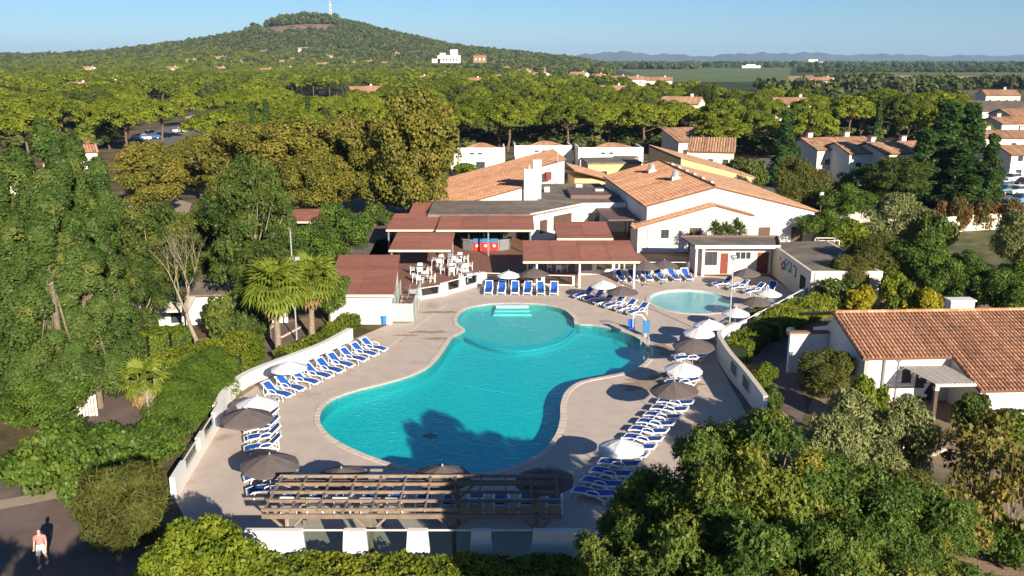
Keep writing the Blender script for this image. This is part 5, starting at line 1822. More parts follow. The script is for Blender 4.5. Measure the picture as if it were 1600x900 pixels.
def put_lounger(x, y, head, label, group, flat=False, s=1.0):
    if not LG_used[flat]:
        o = LG[flat]
        LG_used[flat] = True
    else:
        o = copy_tree(LG[flat], LGT[flat])
    o.location = (x, y, 0.004)
    o.rotation_euler = (0, 0, head + random.uniform(-0.05, 0.05))
    o.scale = (s, s, s)
    tag(o, label, 'sun lounger', group)
    return o


def row(p0, p1, n, side, lab, group, flat=False, s=1.0, skew=0.0, off=0.0):
    """n loungers evenly from pixel p0 to p1; side +1: heads to the left of the walking direction"""
    a, b = Vector(G(*p0)), Vector(G(*p1))
    t = (b - a).normalized()
    hd = math.atan2(t.y, t.x) + side * PI / 2 + skew
    for i in range(n):
        p = a.lerp(b, i / max(1, n - 1))
        put_lounger(p.x + random.uniform(-.05, .05), p.y + random.uniform(-.06, .06), hd, lab(i), group, flat, s)


row((763, 458), (866, 459), 6, 1, lambda i: f'blue sun lounger {ORD[i]} from the left of six at the head of the pool', 'blue loungers at the head of the pool')
row((968, 439), (1073, 437), 6, 1, lambda i: f'blue sun lounger {ORD[i]} from the left behind the paddling pool', 'blue loungers behind the paddling pool', skew=0.12)
row((913, 466), (996, 492), 6, 1, lambda i: f'blue sun lounger {ORD[i]} from the top in the slanting row between the pools', 'blue loungers between the two pools', skew=-0.05)
row((1128, 448), (1178, 459), 3, 1, lambda i: f'blue sun lounger by the red doors, {ORD[i]} from the left beside the paddling pool', 'blue loungers beside the wash block', skew=-0.35)
x, y = G(1204, 458)
put_lounger(x, y, 1.0, 'blue sun lounger almost hidden behind the white parasol by the wash block', 'blue loungers beside the wash block')
row((433, 622), (585, 550), 9, 1, lambda i: f'blue sun lounger along the curved white wall, {ORD[i]} counting from the white parasols', 'blue loungers along the curved wall')
row((412, 649), (413, 706), 5, 1, lambda i: f'blue sun lounger pointing sideways at the left corner, {ORD[i]} below the white parasol', 'blue loungers at the left corner of the deck', skew=0.06)
row((414, 752), (420, 772), 2, 1, lambda i: f'blue sun lounger at the left end of the pergola, {("farther" if i == 0 else "nearer")} one under the grey parasol', 'blue loungers at the left corner of the deck')
row((458, 792), (866, 795), 11, -1, lambda i: f'blue sun lounger in the pergola shade, {ORD[i]} from the left along the timber beams', 'blue loungers under the timber pergola', skew=0.0)
row((1053, 637), (925, 780), 12, 1, lambda i: f'flat blue sun lounger {ORD[i]} from the top of the diagonal row at the right', 'flat blue loungers in the diagonal row', flat=True, skew=0.0)
for (px, py, w) in ((1080, 556, 'taupe parasol above the right deck, farther'), (1077, 566, 'taupe parasol above the right deck, nearer'), (1068, 592, 'white parasol in the diagonal row, farther'), (1064, 604, 'white parasol in the diagonal row, nearer'), (1103, 533, 'white parasols by the tall lamp, nearer'), (1113, 525, 'white parasols by the tall lamp, farther')):
    x, y = G(px, py)
    put_lounger(x, y, math.radians(8), f'blue sun lounger under the {w} of two', 'blue loungers under the right-hand parasols', True)


# ------------------------------------------------------------------ parasols
def make_umbrella(dia, tip, mat):
    root = thing('parasol', 'parasol', 'parasol')
    r, n = dia / 2, 8
    drop = dia * 0.20
    base = MB().box((0, 0, 0), (0.5, 0.5, 0.08)).build('base', M['steel'], root)
    MB().tube([(0, 0, 0.06), (0, 0, tip + 0.02)], 0.024, 6).build('pole', M['lightsteel'], root)
    MB().tube([(0, 0, tip), (0, 0, tip + 0.10)], [0.05, 0.015], 6).build('finial', M['lightsteel'], root)
    a0, a1 = -PI / n, PI / n
    v = [(0, 0, tip), (r * 0.5 * math.cos(a0), r * 0.5 * math.sin(a0), tip - drop * 0.42), (r * 0.5 * math.cos(a1), r * 0.5 * math.sin(a1), tip - drop * 0.42),
         (r * math.cos(a0), r * math.sin(a0), tip - drop), (r * 0.965 * math.cos(0), 0, tip - drop * 0.985), (r * math.cos(a1), r * math.sin(a1), tip - drop)]
    v.append((r * 0.47, 0, tip - drop * 0.45))
    fs = [(0, 1, 6), (0, 6, 2), (1, 3, 4, 6), (6, 4, 5, 2)]
    low = [(x, y, z - 0.012) for x, y, z in v]
    val = [(v[3][0], v[3][1], v[3][2] - 0.10), (v[4][0], v[4][1], v[4][2] - 0.10), (v[5][0], v[5][1], v[5][2] - 0.10)]
    mb = MB().add(v + low, fs + [tuple(7 + i for i in f[::-1]) for f in fs])
    mb.add([v[3], v[4], v[5], val[0], val[1], val[2]], [(0, 3, 4, 1), (1, 4, 5, 2)])
    first = mb.build('canopy_panel', M[mat], root)
    for k in range(1, n):
        c = copy_obj(first, root)
        c.rotation_euler = (0, 0, 2 * PI * k / n)
    rib = MB().beam((0.03, 0, tip - 0.05), (r * math.cos(0) * 0.98, 0, tip - drop - 0.02), 0.02, 0.02).build('rib', M['lightsteel'], root)
    rib.rotation_euler = (0, 0, a1)
    for k in range(1, n):
        c = copy_obj(rib, root)
        c.rotation_euler = (0, 0, a1 + 2 * PI * k / n)
    return root


UM = {'grey': make_umbrella(2.8, 2.45, 'grey_cloth'), 'white': make_umbrella(2.15, 2.05, 'white_cloth')}
UMT = {k: tree_of(v) for k, v in UM.items()}
umu = set()
for kind, px, py, s, lab in (
    ('grey', 383, 638, 1.0, 'taupe parasol at the left corner, over the upper end of the lying loungers'),
    ('grey', 418, 709, 1.0, 'taupe parasol at the left corner, nearest the end of the timber pergola'),
    ('grey', 535, 730, 0.9, 'taupe parasol behind the pergola, left of the three there'),
    ('grey', 690, 728, 0.98, 'taupe parasol in tree shade behind the middle of the pergola'),
    ('grey', 853, 733, 0.98, 'taupe parasol in tree shade behind the right end of the pergola'),
    ('grey', 835, 419, 0.95, 'taupe parasol behind the six loungers at the pool head'),
    ('grey', 973, 447, 0.95, 'taupe parasol over the slanting row between the two pools'),
    ('grey', 1038, 406, 0.95, 'taupe parasol behind the glass rail, right one of two'),
    ('grey', 1009, 408, 0.95, 'taupe parasol behind the glass rail, left one of two'),
    ('grey', 1168, 419, 0.9, 'taupe parasol in front of the red doors of the pool block'),
    ('grey', 1182, 463, 0.85, 'taupe parasol half behind a white one beside the screen wall'),
    ('grey', 1084, 528, 1.0, 'taupe parasol above the right deck between two white ones'),
    ('grey', 1056, 596, 1.0, 'taupe parasol at the top of the diagonal row, above the round palm-like shadow'),
    ('white', 452, 564, 1.08, 'white parasol among the nine loungers by the curved wall'),
    ('white', 400, 619, 1.1, 'white parasol touching the taupe one at the left corner'),
    ('white', 795, 423, 1.0, 'white parasol behind the loungers at the pool head'),
    ('white', 943, 438, 1.05, 'white parasol beside the taupe one between the two pools'),
    ('white', 1201, 451, 1.0, 'white parasol by the wash block, touching the screen wall'),
    ('white', 1150, 481, 1.0, 'white parasol beside the near edge of the paddling pool'),
    ('white', 1109, 499, 1.05, 'white parasol by the tall lamp, farther of the pair'),
    ('white', 1093, 511, 1.05, 'white parasol by the tall lamp, nearer of the pair'),
    ('white', 1067, 566, 1.1, 'white parasol between two taupe ones on the right deck'),
    ('white', 972, 687, 1.1, 'white parasol in the middle of the diagonal lounger row'),
):
    tip = (2.45 if kind == 'grey' else 2.05) * s
    x, y = G(px, py, tip)
    o = UM[kind] if kind not in umu else copy_tree(UM[kind], UMT[kind])
    umu.add(kind)
    o.location = (x, y, 0.004)
    o.rotation_euler = (math.radians(random.uniform(-2, 2)), math.radians(random.uniform(-2, 2)), random.uniform(0, PI / 4))
    o.scale = (s, s, s)
    tag(o, lab, 'parasol', 'taupe parasols' if kind == 'grey' else 'white parasols')

# ------------------------------------------------------------------ terrace tables and chairs
def chair_mb():
    mb = MB()
    for x in (-0.22, 0.22):
        for y in (-0.22, 0.22):
            mb.beam((x, y, 0), (x * 0.9, y * 0.9, 0.44), 0.045, 0.045)
    mb.box((0, 0, 0.43), (0.50, 0.48, 0.035))
    mb.box((0, 0.235, 0.46), (0.50, 0.035, 0.40))
    for s in (-1, 1):
        mb.beam((s * 0.26, -0.2, 0.64), (s * 0.26, 0.24, 0.66), 0.05, 0.03)
        mb.beam((s * 0.26, -0.2, 0.44), (s * 0.26, -0.2, 0.64), 0.04, 0.04)
    return mb


chair0 = table0 = None
TABS = [(657, 424, 'beside the square-roofed hut'), (662, 437, 'nearest the glass ramp'), (690, 410, 'under the freestanding roof'), (705, 424, 'amid the dining group'), (716, 406, 'farthest back, near the bar'),
        (722, 418, 'below the bar counter'), (733, 434, 'in the angled wall corner'),
        (838, 412, 'under the longest canopy, left one'), (925, 404, 'under the longest canopy, right one'), (872, 420, 'under the longest canopy, middle one'), (915, 385, 'under the canopy by the hall')]
for px, py, wh in TABS:
    x, y = G(px, py + 4)
    if table0 is None:
        table0 = thing('dining_table', 'x', 'table')
        MB().box((0, 0, 0.70), (0.85, 0.85, 0.035)).build('tabletop', M['tabletop'], table0)
        MB().beam((0, 0, 0.04), (0, 0, 0.70), 0.08, 0.08).build('pedestal', M['steel'], table0)
        MB().box((0, 0, 0), (0.5, 0.5, 0.04)).build('foot', M['steel'], table0)
        tt = tree_of(table0)
        o = table0
    else:
        o = copy_tree(table0, tt)
    o.location = (x, y, 0.013)
    ra = random.uniform(-0.3, 0.3)
    o.rotation_euler = (0, 0, ra)
    tag(o, f'small square white dining table {wh}', 'table', 'white dining tables')
    for k in range(4):
        a = ra + k * PI / 2 + random.uniform(-.2, .2)
        if chair0 is None:
            chair0 = chair_mb().build('plastic_chair', M['plastic'])
            c = chair0
        else:
            c = copy_obj(chair0)
        r_ = 0.72 + random.uniform(0, .18)
        c.location = (x + r_ * math.sin(a), y - r_ * math.cos(a), 0.013)
        c.rotation_euler = (0, 0, a + PI)
        tag(c, f'white plastic chair {("on the pool side of", "to the right of", "on the far side of", "to the left of")[k]} the table {wh}', 'chair', f'white chairs at the table {wh}')

# ------------------------------------------------------------------ lamps and posts
def lamp_post(px, pb, ptop, label, kind='globe', r=0.05):
    d = CAMH / math.tan(ang(pb))
    h = hat(d, ptop)
    root = thing('street_lamp', label, 'lamp', (*G(px, pb), 0))
    MB().tube([(0, 0, 0), (0, 0, 0.3), (0, 0, h - 0.3)], [r * 1.6, r, r * 0.8], 7).build('pole', M['lightsteel'] if kind != 'globe' else M['white'], root)
    if kind == 'globe':
        mb = MB()
        pts = [(0, 0, h - 0.34 + 0.34 * (1 - math.cos(PI * k / 8))) for k in range(9)]
        mb.tube(pts, [max(0.02, 0.34 * math.sin(PI * k / 8)) for k in range(9)], 12)
        mb.build('globe', M['globe'], root, smooth=True)
    elif kind == 'head':
        MB().tube([(0, 0, h - 0.35), (0, 0, h - 0.1), (0, 0, h)], [0.10, 0.26, 0.20], 8).build('lantern', M['lightsteel'], root)
    elif kind == 'flood':
        MB().beam((-0.5, 0, h * 0.72), (0.5, 0, h * 0.72), 0.06, 0.06).build('bracket', M['lightsteel'], root)
        for x in (-0.45, 0.0, 0.45):
            MB().box((x, -0.15, h * 0.72), (0.34, 0.22, 0.28)).build('floodlight', M['lightsteel'], root)
        MB().tube([(0, 0, h - 0.3), (0, 0, h)], [0.03, 0.02], 5).build('tip', M['lightsteel'], root)
    return root


lamp_post(1138, 536, 399, 'tall slim lamp post at the right wall, in front of the paddling pool', 'head', 0.055)
lamp_post(1233, 553, 518, 'white globe lamp on the dark path beside the tiled house', 'globe')
lamp_post(518, 338, 300, 'white globe lamp under the plane trees behind the kiosk', 'globe')
lamp_post(1280, 352, 304, 'white globe lamp to the right of the big gable', 'globe')
lamp_post(464, 532, 356, 'tall floodlight mast between the two fan palms', 'flood', 0.06)
lamp_post(1372, 476, 432, 'short pale post lamp at the corner of the wash block garden', 'head', 0.05)
lamp_post(234, 662, 594, 'thin white post leaning beside the small palm at the left court', 'none', 0.05)
lamp_post(1398, 628, 556, 'grey lamp pipe standing at the front of the tiled house', 'head', 0.06)

# blue bin by the hut, pool hoist
BN = thing('litter_bin', 'small light blue bin standing against the white hut wall', 'bin', (*G(600, 506), 0))
MB().tube([(0, 0, 0), (0, 0, 0.75)], [0.26, 0.32], 10).build('body', M['bluepaint'], BN)
MB().tube([(0, 0, 0.75), (0, 0, 0.86)], [0.35, 0.2], 10).build('lid', M['white'], BN)
HO = thing('pool_hoist', 'white pool hoist with a blue seat at the edge between the pools', 'hoist', (*G(1008, 526), 0))
MB().tube([(0, 0, 0), (0, 0, 1.3), (-0.35, -0.1, 1.75), (-1.0, -0.3, 1.85)], [0.06, 0.055, 0.05, 0.04], 7).build('arm', M['white'], HO)
MB().box((0.05, -0.12, 0.35), (0.5, 0.16, 0.95)).build('control_box', M['bluepaint'], HO)
MB().box((-1.1, -0.3, 0.75), (0.5, 0.5, 0.07)).build('seat', M['blue'], HO)
MB().box((-1.1, -0.06, 0.8), (0.5, 0.06, 0.6)).build('backrest', M['blue'], HO)
MB().beam((-1.0, -0.28, 0.8), (-1.0, -0.28, 1.85), 0.04, 0.04).build('hanger', M['white'], HO)
TAP = thing('garden_table', 'wooden table and bench under the young tree by the garden wall', 'table', (*G(1432, 383), 0))
MB().box((0, 0, 0.7), (1.8, 0.8, 0.06)).build('tabletop', M['wood'], TAP)
for x in (-0.7, 0.7):
    MB().box((x, 0, 0), (0.1, 0.6, 0.7)).build('leg', M['wood'], TAP)


# ------------------------------------------------------------------ cars
def make_car(paint):
    root = thing('parked_car', 'car', 'car')
    prof = [(-2.05, 0.32), (-2.1, 0.62), (-1.95, 0.86), (-1.1, 0.95), (1.55, 0.98), (2.0, 0.88), (2.08, 0.55), (2.0, 0.30)]
    mb = MB()
    n = len(prof)
    vs = []
    for y, k in ((-0.86, 1.0), (0.86, 1.0)):
        vs += [(x, y, z) for x, z in prof]
    mb.add(vs, [tuple(range(n)), tuple(range(2 * n - 1, n - 1, -1))] + [((i + 1) % n, i, n + i, n + (i + 1) % n) for i in range(n)])
    fix_normals(mb.build('body', M[paint], root))
    cab = [(-1.25, 0.95, 0.80), (-0.55, 1.42, 0.66), (1.05, 1.46, 0.66), (1.75, 0.97, 0.78)]
    mb = MB()
    vs = [(x, -w, z) for x, z, w in cab] + [(x, w, z) for x, z, w in cab]
    mb.add(vs, [(0, 1, 2, 3), (7, 6, 5, 4), (0, 4, 5, 1), (2, 6, 7, 3)])
    mb.build('windows', M['pane'], root)
    mb = MB()
    mb.add([(-0.58, -0.67, 1.425), (1.08, -0.67, 1.465), (1.08, 0.67, 1.465), (-0.58, 0.67, 1.425), (-0.5, -0.6, 1.49), (1.0, -0.6, 1.52), (1.0, 0.6, 1.52), (-0.5, 0.6, 1.49)],
           [(3, 2, 1, 0), (4, 5, 6, 7), (0, 1, 5, 4), (1, 2, 6, 5), (2, 3, 7, 6), (3, 0, 4, 7)])
    mb.build('roof', M[paint], root)
    for x in (-1.3, 1.3):
        for y in (-0.78, 0.78):
            w = MB().tube([(x, y - 0.11, 0.32), (x, y + 0.11, 0.32)], 0.32, 12).build('wheel', M['tyre'], root)
            MB().tube([(x, y - 0.118, 0.32), (x, y + 0.118, 0.32)], 0.19, 8).build('rim', M['lightsteel'], w)
    for y in (-0.6, 0.6):
        MB().box((-2.06, y, 0.62), (0.1, 0.36, 0.16)).build('headlight', M['plastic'], root)
        MB().box((2.04, y, 0.66), (0.1, 0.3, 0.16)).build('tail_light', M['red'], root)
    return root


cars = {}
CARS = [('white', 282, 207, 0.4), ('blue', 238, 217, 0.5), ('silver', 224, 219, 0.5), ('white', 338, 186, 0.3), ('white', 300, 193, 0.3), ('black', 257, 182, 0.2), ('grey', 300, 186, 0.3), ('silver', 232, 212, 0.5),
        ('blue', 212, 222, 0.5), ('blue', 500, 164, 0.1), ('white', 520, 163, 0.1), ('blue', 482, 165, 0.1), ('silver', 538, 161, 0.1), ('white', 1580, 284, 0.5), ('white', 1590, 304, 0.4), ('teal', 1572, 303, 0.4), ('black', 1600, 291, 0.45),
        ('white', 1566, 297, 0.4), ('teal', 1596, 318, 0.4), ('silver', 1186, 279, 0.2), ('black', 1172, 277, 0.2), ('white', 1420, 276, 0.1), ('grey', 1385, 290, 0.1), ('silver', 210, 338, 0.1)]
cnt = {}
for c, px, py, rz in CARS:
    key = 'car' + c
    where = ('beneath the pines in the left car park' if px < 350 and py < 230 else 'in the far car park behind the cypresses' if px < 600 and py < 170 else 'in the car park at the right edge' if px > 1550 else 'beside the ochre hall' if px < 1200 and px > 1000 else 'under the dark trees at the right' if px > 1300 else 'in the forecourt behind the poplars')
    cnt[(c, where)] = cnt.get((c, where), 0) + 1
    tot = sum(1 for q in CARS if q[0] == c and (('beneath the pines in the left car park' if q[1] < 350 and q[2] < 230 else 'in the far car park behind the cypresses' if q[1] < 600 and q[2] < 170 else 'in the car park at the right edge' if q[1] > 1550 else 'beside the ochre hall' if 1000 < q[1] < 1200 else 'under the dark trees at the right' if q[1] > 1300 else 'in the forecourt behind the poplars') == where))
    if key not in cars:
        o = make_car(key)
        cars[key] = (o, tree_of(o))
    else:
        o = copy_tree(*cars[key])
    x, y = G(px, py)
    o.location = (x, y, 0.014)
    o.rotation_euler = (0, 0, rz + random.uniform(-.05, .05))
    tag(o, f'{c} car parked {where}' + (f', {ORD[cnt[(c, where)] - 1]} of {["", "one", "two", "three", "four", "five"][tot]}' if tot > 1 else ''), 'car', 'parked cars')


# ------------------------------------------------------------------ person walking
def person(px, py, rz):
    root = thing('person', 'person in a coral pink top and white shorts walking on the mauve path', 'person', (*G(px, py), 0.012), rz)
    V = {'pel': (0, 0, 0.93), 'wai': (0, 0.0, 1.08), 'che': (0, 0.02, 1.28), 'nek': (0, 0.0, 1.44), 'hd0': (0, -0.02, 1.54), 'hd1': (0, -0.02, 1.68)}
    names = ['pel', 'wai', 'che', 'nek', 'hd0', 'hd1']
    pts = [V[k] for k in names]
    rad = [(0.155, 0.125), (0.135, 0.10), (0.155, 0.105), (0.055, 0.055), (0.082, 0.095), (0.075, 0.09)]
    edges = [(0, 1), (1, 2), (2, 3), (3, 4), (4, 5)]

    def chain(start, lst):
        prev = start
        for p, r in lst:
            pts.append(p)
            rad.append((r, r))
            edges.append((prev, len(pts) - 1))
            prev = len(pts) - 1
        return prev
    chain(0, [((-0.10, 0.0, 0.86), 0.095), ((-0.105, -0.13, 0.50), 0.062), ((-0.11, -0.10, 0.27), 0.055), ((-0.115, -0.04, 0.08), 0.040), ((-0.12, -0.17, 0.04), 0.036)])
    chain(0, [((0.10, 0.0, 0.86), 0.095), ((0.105, 0.06, 0.49), 0.062), ((0.11, 0.20, 0.28), 0.055), ((0.115, 0.30, 0.12), 0.040), ((0.12, 0.19, 0.04), 0.036)])
    for s, sw in ((-1, 0.14), (1, -0.14)):
        w = chain(2, [((s * 0.19, 0.0, 1.36), 0.055), ((s * 0.24, sw * 0.5, 1.10), 0.042), ((s * 0.245, sw * 0.5 - 0.14, 0.90), 0.032), ((s * 0.24, sw * 0.5 - 0.17, 0.84), 0.030)])
        for k in range(4):
            fx = s * 0.24 + (k - 1.5) * 0.019
            chain(w, [((fx, sw * 0.5 - 0.20 - 0.01 * k, 0.80), 0.010), ((fx * 0.99, sw * 0.5 - 0.195, 0.755 + 0.006 * abs(k - 1)), 0.008)])
        chain(w, [((s * 0.24 - 0.035, sw * 0.5 - 0.21, 0.82), 0.011), ((s * 0.24 - 0.045, sw * 0.5 - 0.23, 0.79), 0.009)])
    me = bpy.data.meshes.new('body')
    me.from_pydata(pts, edges, [])
    o = bpy.data.objects.new('body', me)
    link(o, root)
    md = o.modifiers.new('skin', 'SKIN')
    md2 = o.modifiers.new('sub', 'SUBSURF')
    md2.levels = md2.render_levels = 1
    for i, (a, b) in enumerate(rad):
        sv = me.skin_vertices[0].data[i]
        sv.radius = (a, b)
        sv.use_root = (i == 0)
    dg = bpy.context.evaluated_depsgraph_get()
    ev = o.evaluated_get(dg)
    nm = bpy.data.meshes.new_from_object(ev)
    o.modifiers.clear()
    o.data = nm
    nm.materials.clear()
    nm.materials.append(M['skin'])
    nm.polygons.foreach_set('use_smooth', [True] * len(nm.polygons))

    def shell(name, mat, test, off):
        bm = bmesh.new()
        bm.from_mesh(nm)
        bm.normal_update()
        kill = [f for f in bm.faces if not test(f.calc_center_median())]
        bmesh.ops.delete(bm, geom=kill, context='FACES')
        for v in bm.verts:
            v.co += v.normal * off
        m2 = bpy.data.meshes.new(name)
        bm.to_mesh(m2)
        bm.free()
        m2.materials.append(M[mat])
        link(bpy.data.objects.new(name, m2), root)
    shell('top', 'pink', lambda c: 0.97 < c.z < 1.43 and (abs(c.x) < 0.21 or c.z > 1.22), 0.018)
    shell('shorts', 'shorts', lambda c: 0.58 < c.z < 1.0 and abs(c.x) < 0.195, 0.024)
    shell('hair', 'hair', lambda c: c.z > 1.50 and (c.y > -0.03 or c.z > 1.66), 0.02)
    MB().add([(-0.012, -0.125, 1.60), (0.012, -0.125, 1.60), (0, -0.145, 1.575), (0, -0.115, 1.63)], [(0, 1, 2), (0, 3, 1), (0, 2, 3), (1, 3, 2)]).build('nose', M['skin'], root)
    for s in (-1, 1):
        MB().box((s * 0.033, -0.113, 1.622), (0.022, 0.012, 0.012)).build('eye', M['dark'], root)
        MB().box((s * 0.11, 0.19 if s > 0 else -0.15, 0.0), (0.10, 0.27, 0.06)).build('shoe', M['white'], root)
    MB().box((0, -0.118, 1.555), (0.05, 0.01, 0.012)).build('mouth', M['red'], root)
    return root


person(68, 884, 0.25)


# ------------------------------------------------------------------ vegetation
R_ = np.random.default_rng(21)


def blobs_dome(n, w, h0, h1, br, rng, flat=0.6):
    """clumps spread through a dome of width w between heights h0 and h1"""
    out = []
    for i in range(n):
        a = 2 * PI * i * 0.618 + rng.normal() * 0.3
        f = math.sqrt((i + 0.5) / n)
        r = w / 2 * f * 0.86
        z = h0 + (h1 - h0) * (0.15 + 0.78 * (1 - f ** 2.2)) + rng.normal() * 0.05 * (h1 - h0)
        b = br * (0.8 + 0.45 * rng.random())
        out.append((r * math.cos(a), r * math.sin(a), z, b, b, b * flat))
    return out


def blobs_ell(n, c, rad, br, rng, flat=0.85):
    d = unit(rng, n)
    r = 0.35 + 0.6 * rng.random(n) ** 0.5
    out = []
    for i in range(n):
        b = br * (0.7 + 0.6 * rng.random())
        out.append((c[0] + d[i, 0] * rad[0] * r[i], c[1] + d[i, 1] * rad[1] * r[i], c[2] + d[i, 2] * rad[2] * r[i], b, b, b * flat))
    return out


def blobs_column(n, w, h0, h1, br, rng, taper=0.5):
    out = []
    for i in range(n):
        f = (i + 0.5) / n
        wid = w / 2 * (0.55 + 0.45 * math.sin(PI * min(1, f * 1.15 + 0.12))) * (1 - taper * max(0, f - 0.55) / 0.45)
        a = rng.random() * 2 * PI
        r = wid * (0.25 + 0.55 * rng.random())
        b = br * (0.75 + 0.5 * rng.random()) * (1 - 0.35 * f)
        out.append((r * math.cos(a), r * math.sin(a), h0 + (h1 - h0) * f, b, b, b * 1.35))
    return out


# prototypes
for k in range(2):
    proto(f'poplar{k}', blobs_column(62, 4.6, 1.6, 15.6, 0.78, R_, 0.5), 52000, 0.135, 'poplar', 'bark', 13.0, 0.22, R_, 24, aspect=1.25, jit=0.5, shell=(0.78, 1.1), under=0.35, bt=0.2, tvar=0.13)
proto('darkpoplar', blobs_column(60, 4.4, 1.0, 15.0, 0.85, R_, 0.55), 14000, 0.27, 'darkpoplar', 'bark', 12.5, 0.2, R_, 10, aspect=1.3, jit=0.7)
for k in range(2):
    proto(f'plane{k}', blobs_ell(84, (0, 0, 6.7), (4.9, 4.9, 5.2), 1.1, R_) + blobs_ell(16, (0, 0, 9.9), (2.3, 2.3, 2.5), 0.9, R_), 30000, 0.26, 'plane', 'palebark', 3.2, 0.3, R_, 14, aspect=1.1, jit=0.6, bt=0.16, shell=(0.7, 1.12), under=0.4)
for k in range(4):
    rr = np.random.default_rng(50 + k)
    w = 11.5 + rr.random() * 2
    bl = blobs_dome(70, w, 5.7, 10.1, 1.1, rr, 0.68)
    proto(f'pine{k}', bl, 9500, 0.34, 'pine', 'pinebark', 6.0, 0.26, rr, 14, aspect=1.3, jit=0.4, under=0.12, up=0.35, bt=0.11, shell=(0.8, 1.06), lean=(rr.normal() * 0.5, rr.normal() * 0.5))
for k in range(2):
    rr = np.random.default_rng(70 + k)
    proto(f'aleppo{k}', blobs_ell(26, (0, 0, 6.2), (4.4, 4.4, 3.6), 1.6, rr, 0.7), 6500, 0.36, 'aleppo', 'pinebark', 5.0, 0.24, rr, 9, aspect=1.4, jit=0.6, under=0.3, up=0.3)
for k in range(2):
    rr = np.random.default_rng(80 + k)
    proto(f'robinia{k}', blobs_ell(88, (0, 0, 6.6), (4.1, 4.1, 4.3), 0.64, rr, 0.75) + blobs_ell(26, (0.4, 0.2, 9.0), (2.2, 2.2, 1.7), 0.6, rr, 0.8), 13500, 0.072, 'robinia', 'bark', 4.6, 0.2, rr, 30, aspect=1.9, jit=0.5, bt=0.17, spray=10, shell=(0.55, 1.12), under=0.45, tvar=0.08)
proto('acacia', blobs_ell(80, (0, 0, 6.6), (3.9, 3.9, 4.0), 0.8, R_, 0.75), 7600, 0.10, 'acacia', 'palebark', 4.0, 0.22, R_, 20, aspect=2.0, jit=0.5, bt=0.18, spray=9, shell=(0.6, 1.1), under=0.4)
proto('olive', blobs_ell(40, (0, 0, 2.7), (2.2, 2.2, 1.75), 0.62, R_, 0.95), 15000, 0.085, 'olive', 'bark', 1.2, 0.16, R_, 14, aspect=3.0, jit=0.9, bt=0.2, shell=(0.4, 1.15), under=0.6)
proto('tamarisk', blobs_ell(44, (0, 0, 2.2), (2.6, 2.4, 1.7), 0.75, R_, 0.85), 19000, 0.07, 'tamarisk', 'bark', 1.0, 0.14, R_, 12, aspect=6.5, jit=0.7, bt=0.16, shell=(0.5, 1.2), under=0.6, tvar=0.1)
proto('mulberry', blobs_ell(44, (0, 0, 3.6), (2.5, 2.5, 2.0), 0.6, R_, 0.8), 13000, 0.135, 'mulberry', 'bark', 2.2, 0.13, R_, 12, aspect=1.35, jit=0.65, bt=0.16, shell=(0.5, 1.15), under=0.55)
proto('lowmulberry', blobs_ell(34, (0, 0, 1.2), (2.6, 2.0, 0.95), 0.62, R_, 0.75), 9500, 0.15, 'mulberry', 'bark', 0.6, 0.09, R_, 12, aspect=1.4, jit=0.6, bt=0.18, shell=(0.5, 1.2), under=0.6)
proto('bush', blobs_ell(22, (0, 0, 1.05), (1.1, 1.1, 0.75), 0.5, R_, 0.9), 5200, 0.12, 'hedge', 'bark', 0.5, 0.06, R_, 6, aspect=1.6, jit=0.7, bt=0.14, under=0.7)
proto('greenbush', blobs_ell(22, (0, 0, 1.05), (1.1, 1.1, 0.75), 0.5, R_, 0.9), 5200, 0.12, 'acacia', 'bark', 0.5, 0.06, R_, 6, aspect=1.7, jit=0.7, bt=0.14, under=0.7)
proto('darkbush', blobs_ell(26, (0, 0, 1.2), (1.2, 1.2, 1.0), 0.5, R_, 1.0), 9000, 0.06, 'tamarisk', 'bark', 0.5, 0.06, R_, 6, aspect=4.5, jit=0.6, bt=0.1, under=0.7)
proto('goldbush', blobs_ell(22, (0, 0, 1.0), (1.0, 1.0, 0.85), 0.4, R_, 1.1), 5200, 0.10, 'yellow', 'bark', 0.4, 0.05, R_, 6, aspect=2.6, jit=0.7, bt=0.14, under=0.7)
proto('brightbush', blobs_ell(40, (0, 0, 1.5), (2.4, 1.8, 1.1), 0.62, R_, 0.8), 12000, 0.13, 'bright', 'bark', 0.7, 0.08, R_, 10, aspect=1.5, jit=0.7, bt=0.16, under=0.65)
proto('reedtree', blobs_column(40, 5.5, 0.3, 4.2, 1.0, R_, 0.55), 26000, 0.06, 'bamboo', 'bark', 2.0, 0.1, R_, 10, aspect=6.0, jit=0.55, bt=0.12, under=0.7, shell=(0.6, 1.15), tvar=0.1)
proto('cypress', blobs_column(22, 2.2, 0.4, 10.0, 0.8, R_, 0.8), 3600, 0.26, 'cypress', 'bark', 6.0, 0.14, R_, 4, aspect=1.8, jit=0.5, under=0.7)
proto('thintree', blobs_ell(26, (0, 0, 2.6), (1.9, 1.9, 1.9), 0.5, R_, 0.9), 1500, 0.17, 'deadleaf', 'palebark', 1.2, 0.07, R_, 22, aspect=1.6, jit=0.9, bt=0.15, under=0.7)
proto('russet', blobs_ell(26, (0, 0, 1.3), (2.4, 1.4, 1.0), 0.7, R_, 0.9), 4200, 0.17, 'redleaf', 'bark', 0.6, 0.06, R_, 6, aspect=1.5, jit=0.7, bt=0.22, under=0.6)
proto('farbush', blobs_ell(7, (0, 0, 2.8), (2.6, 2.6, 1.7), 1.6, R_, 0.8), 150, 1.25, 'farwood', 'bark', 1.0, 0.2, R_, 0, aspect=1.2, jit=0.5, under=0.2, up=0.3)

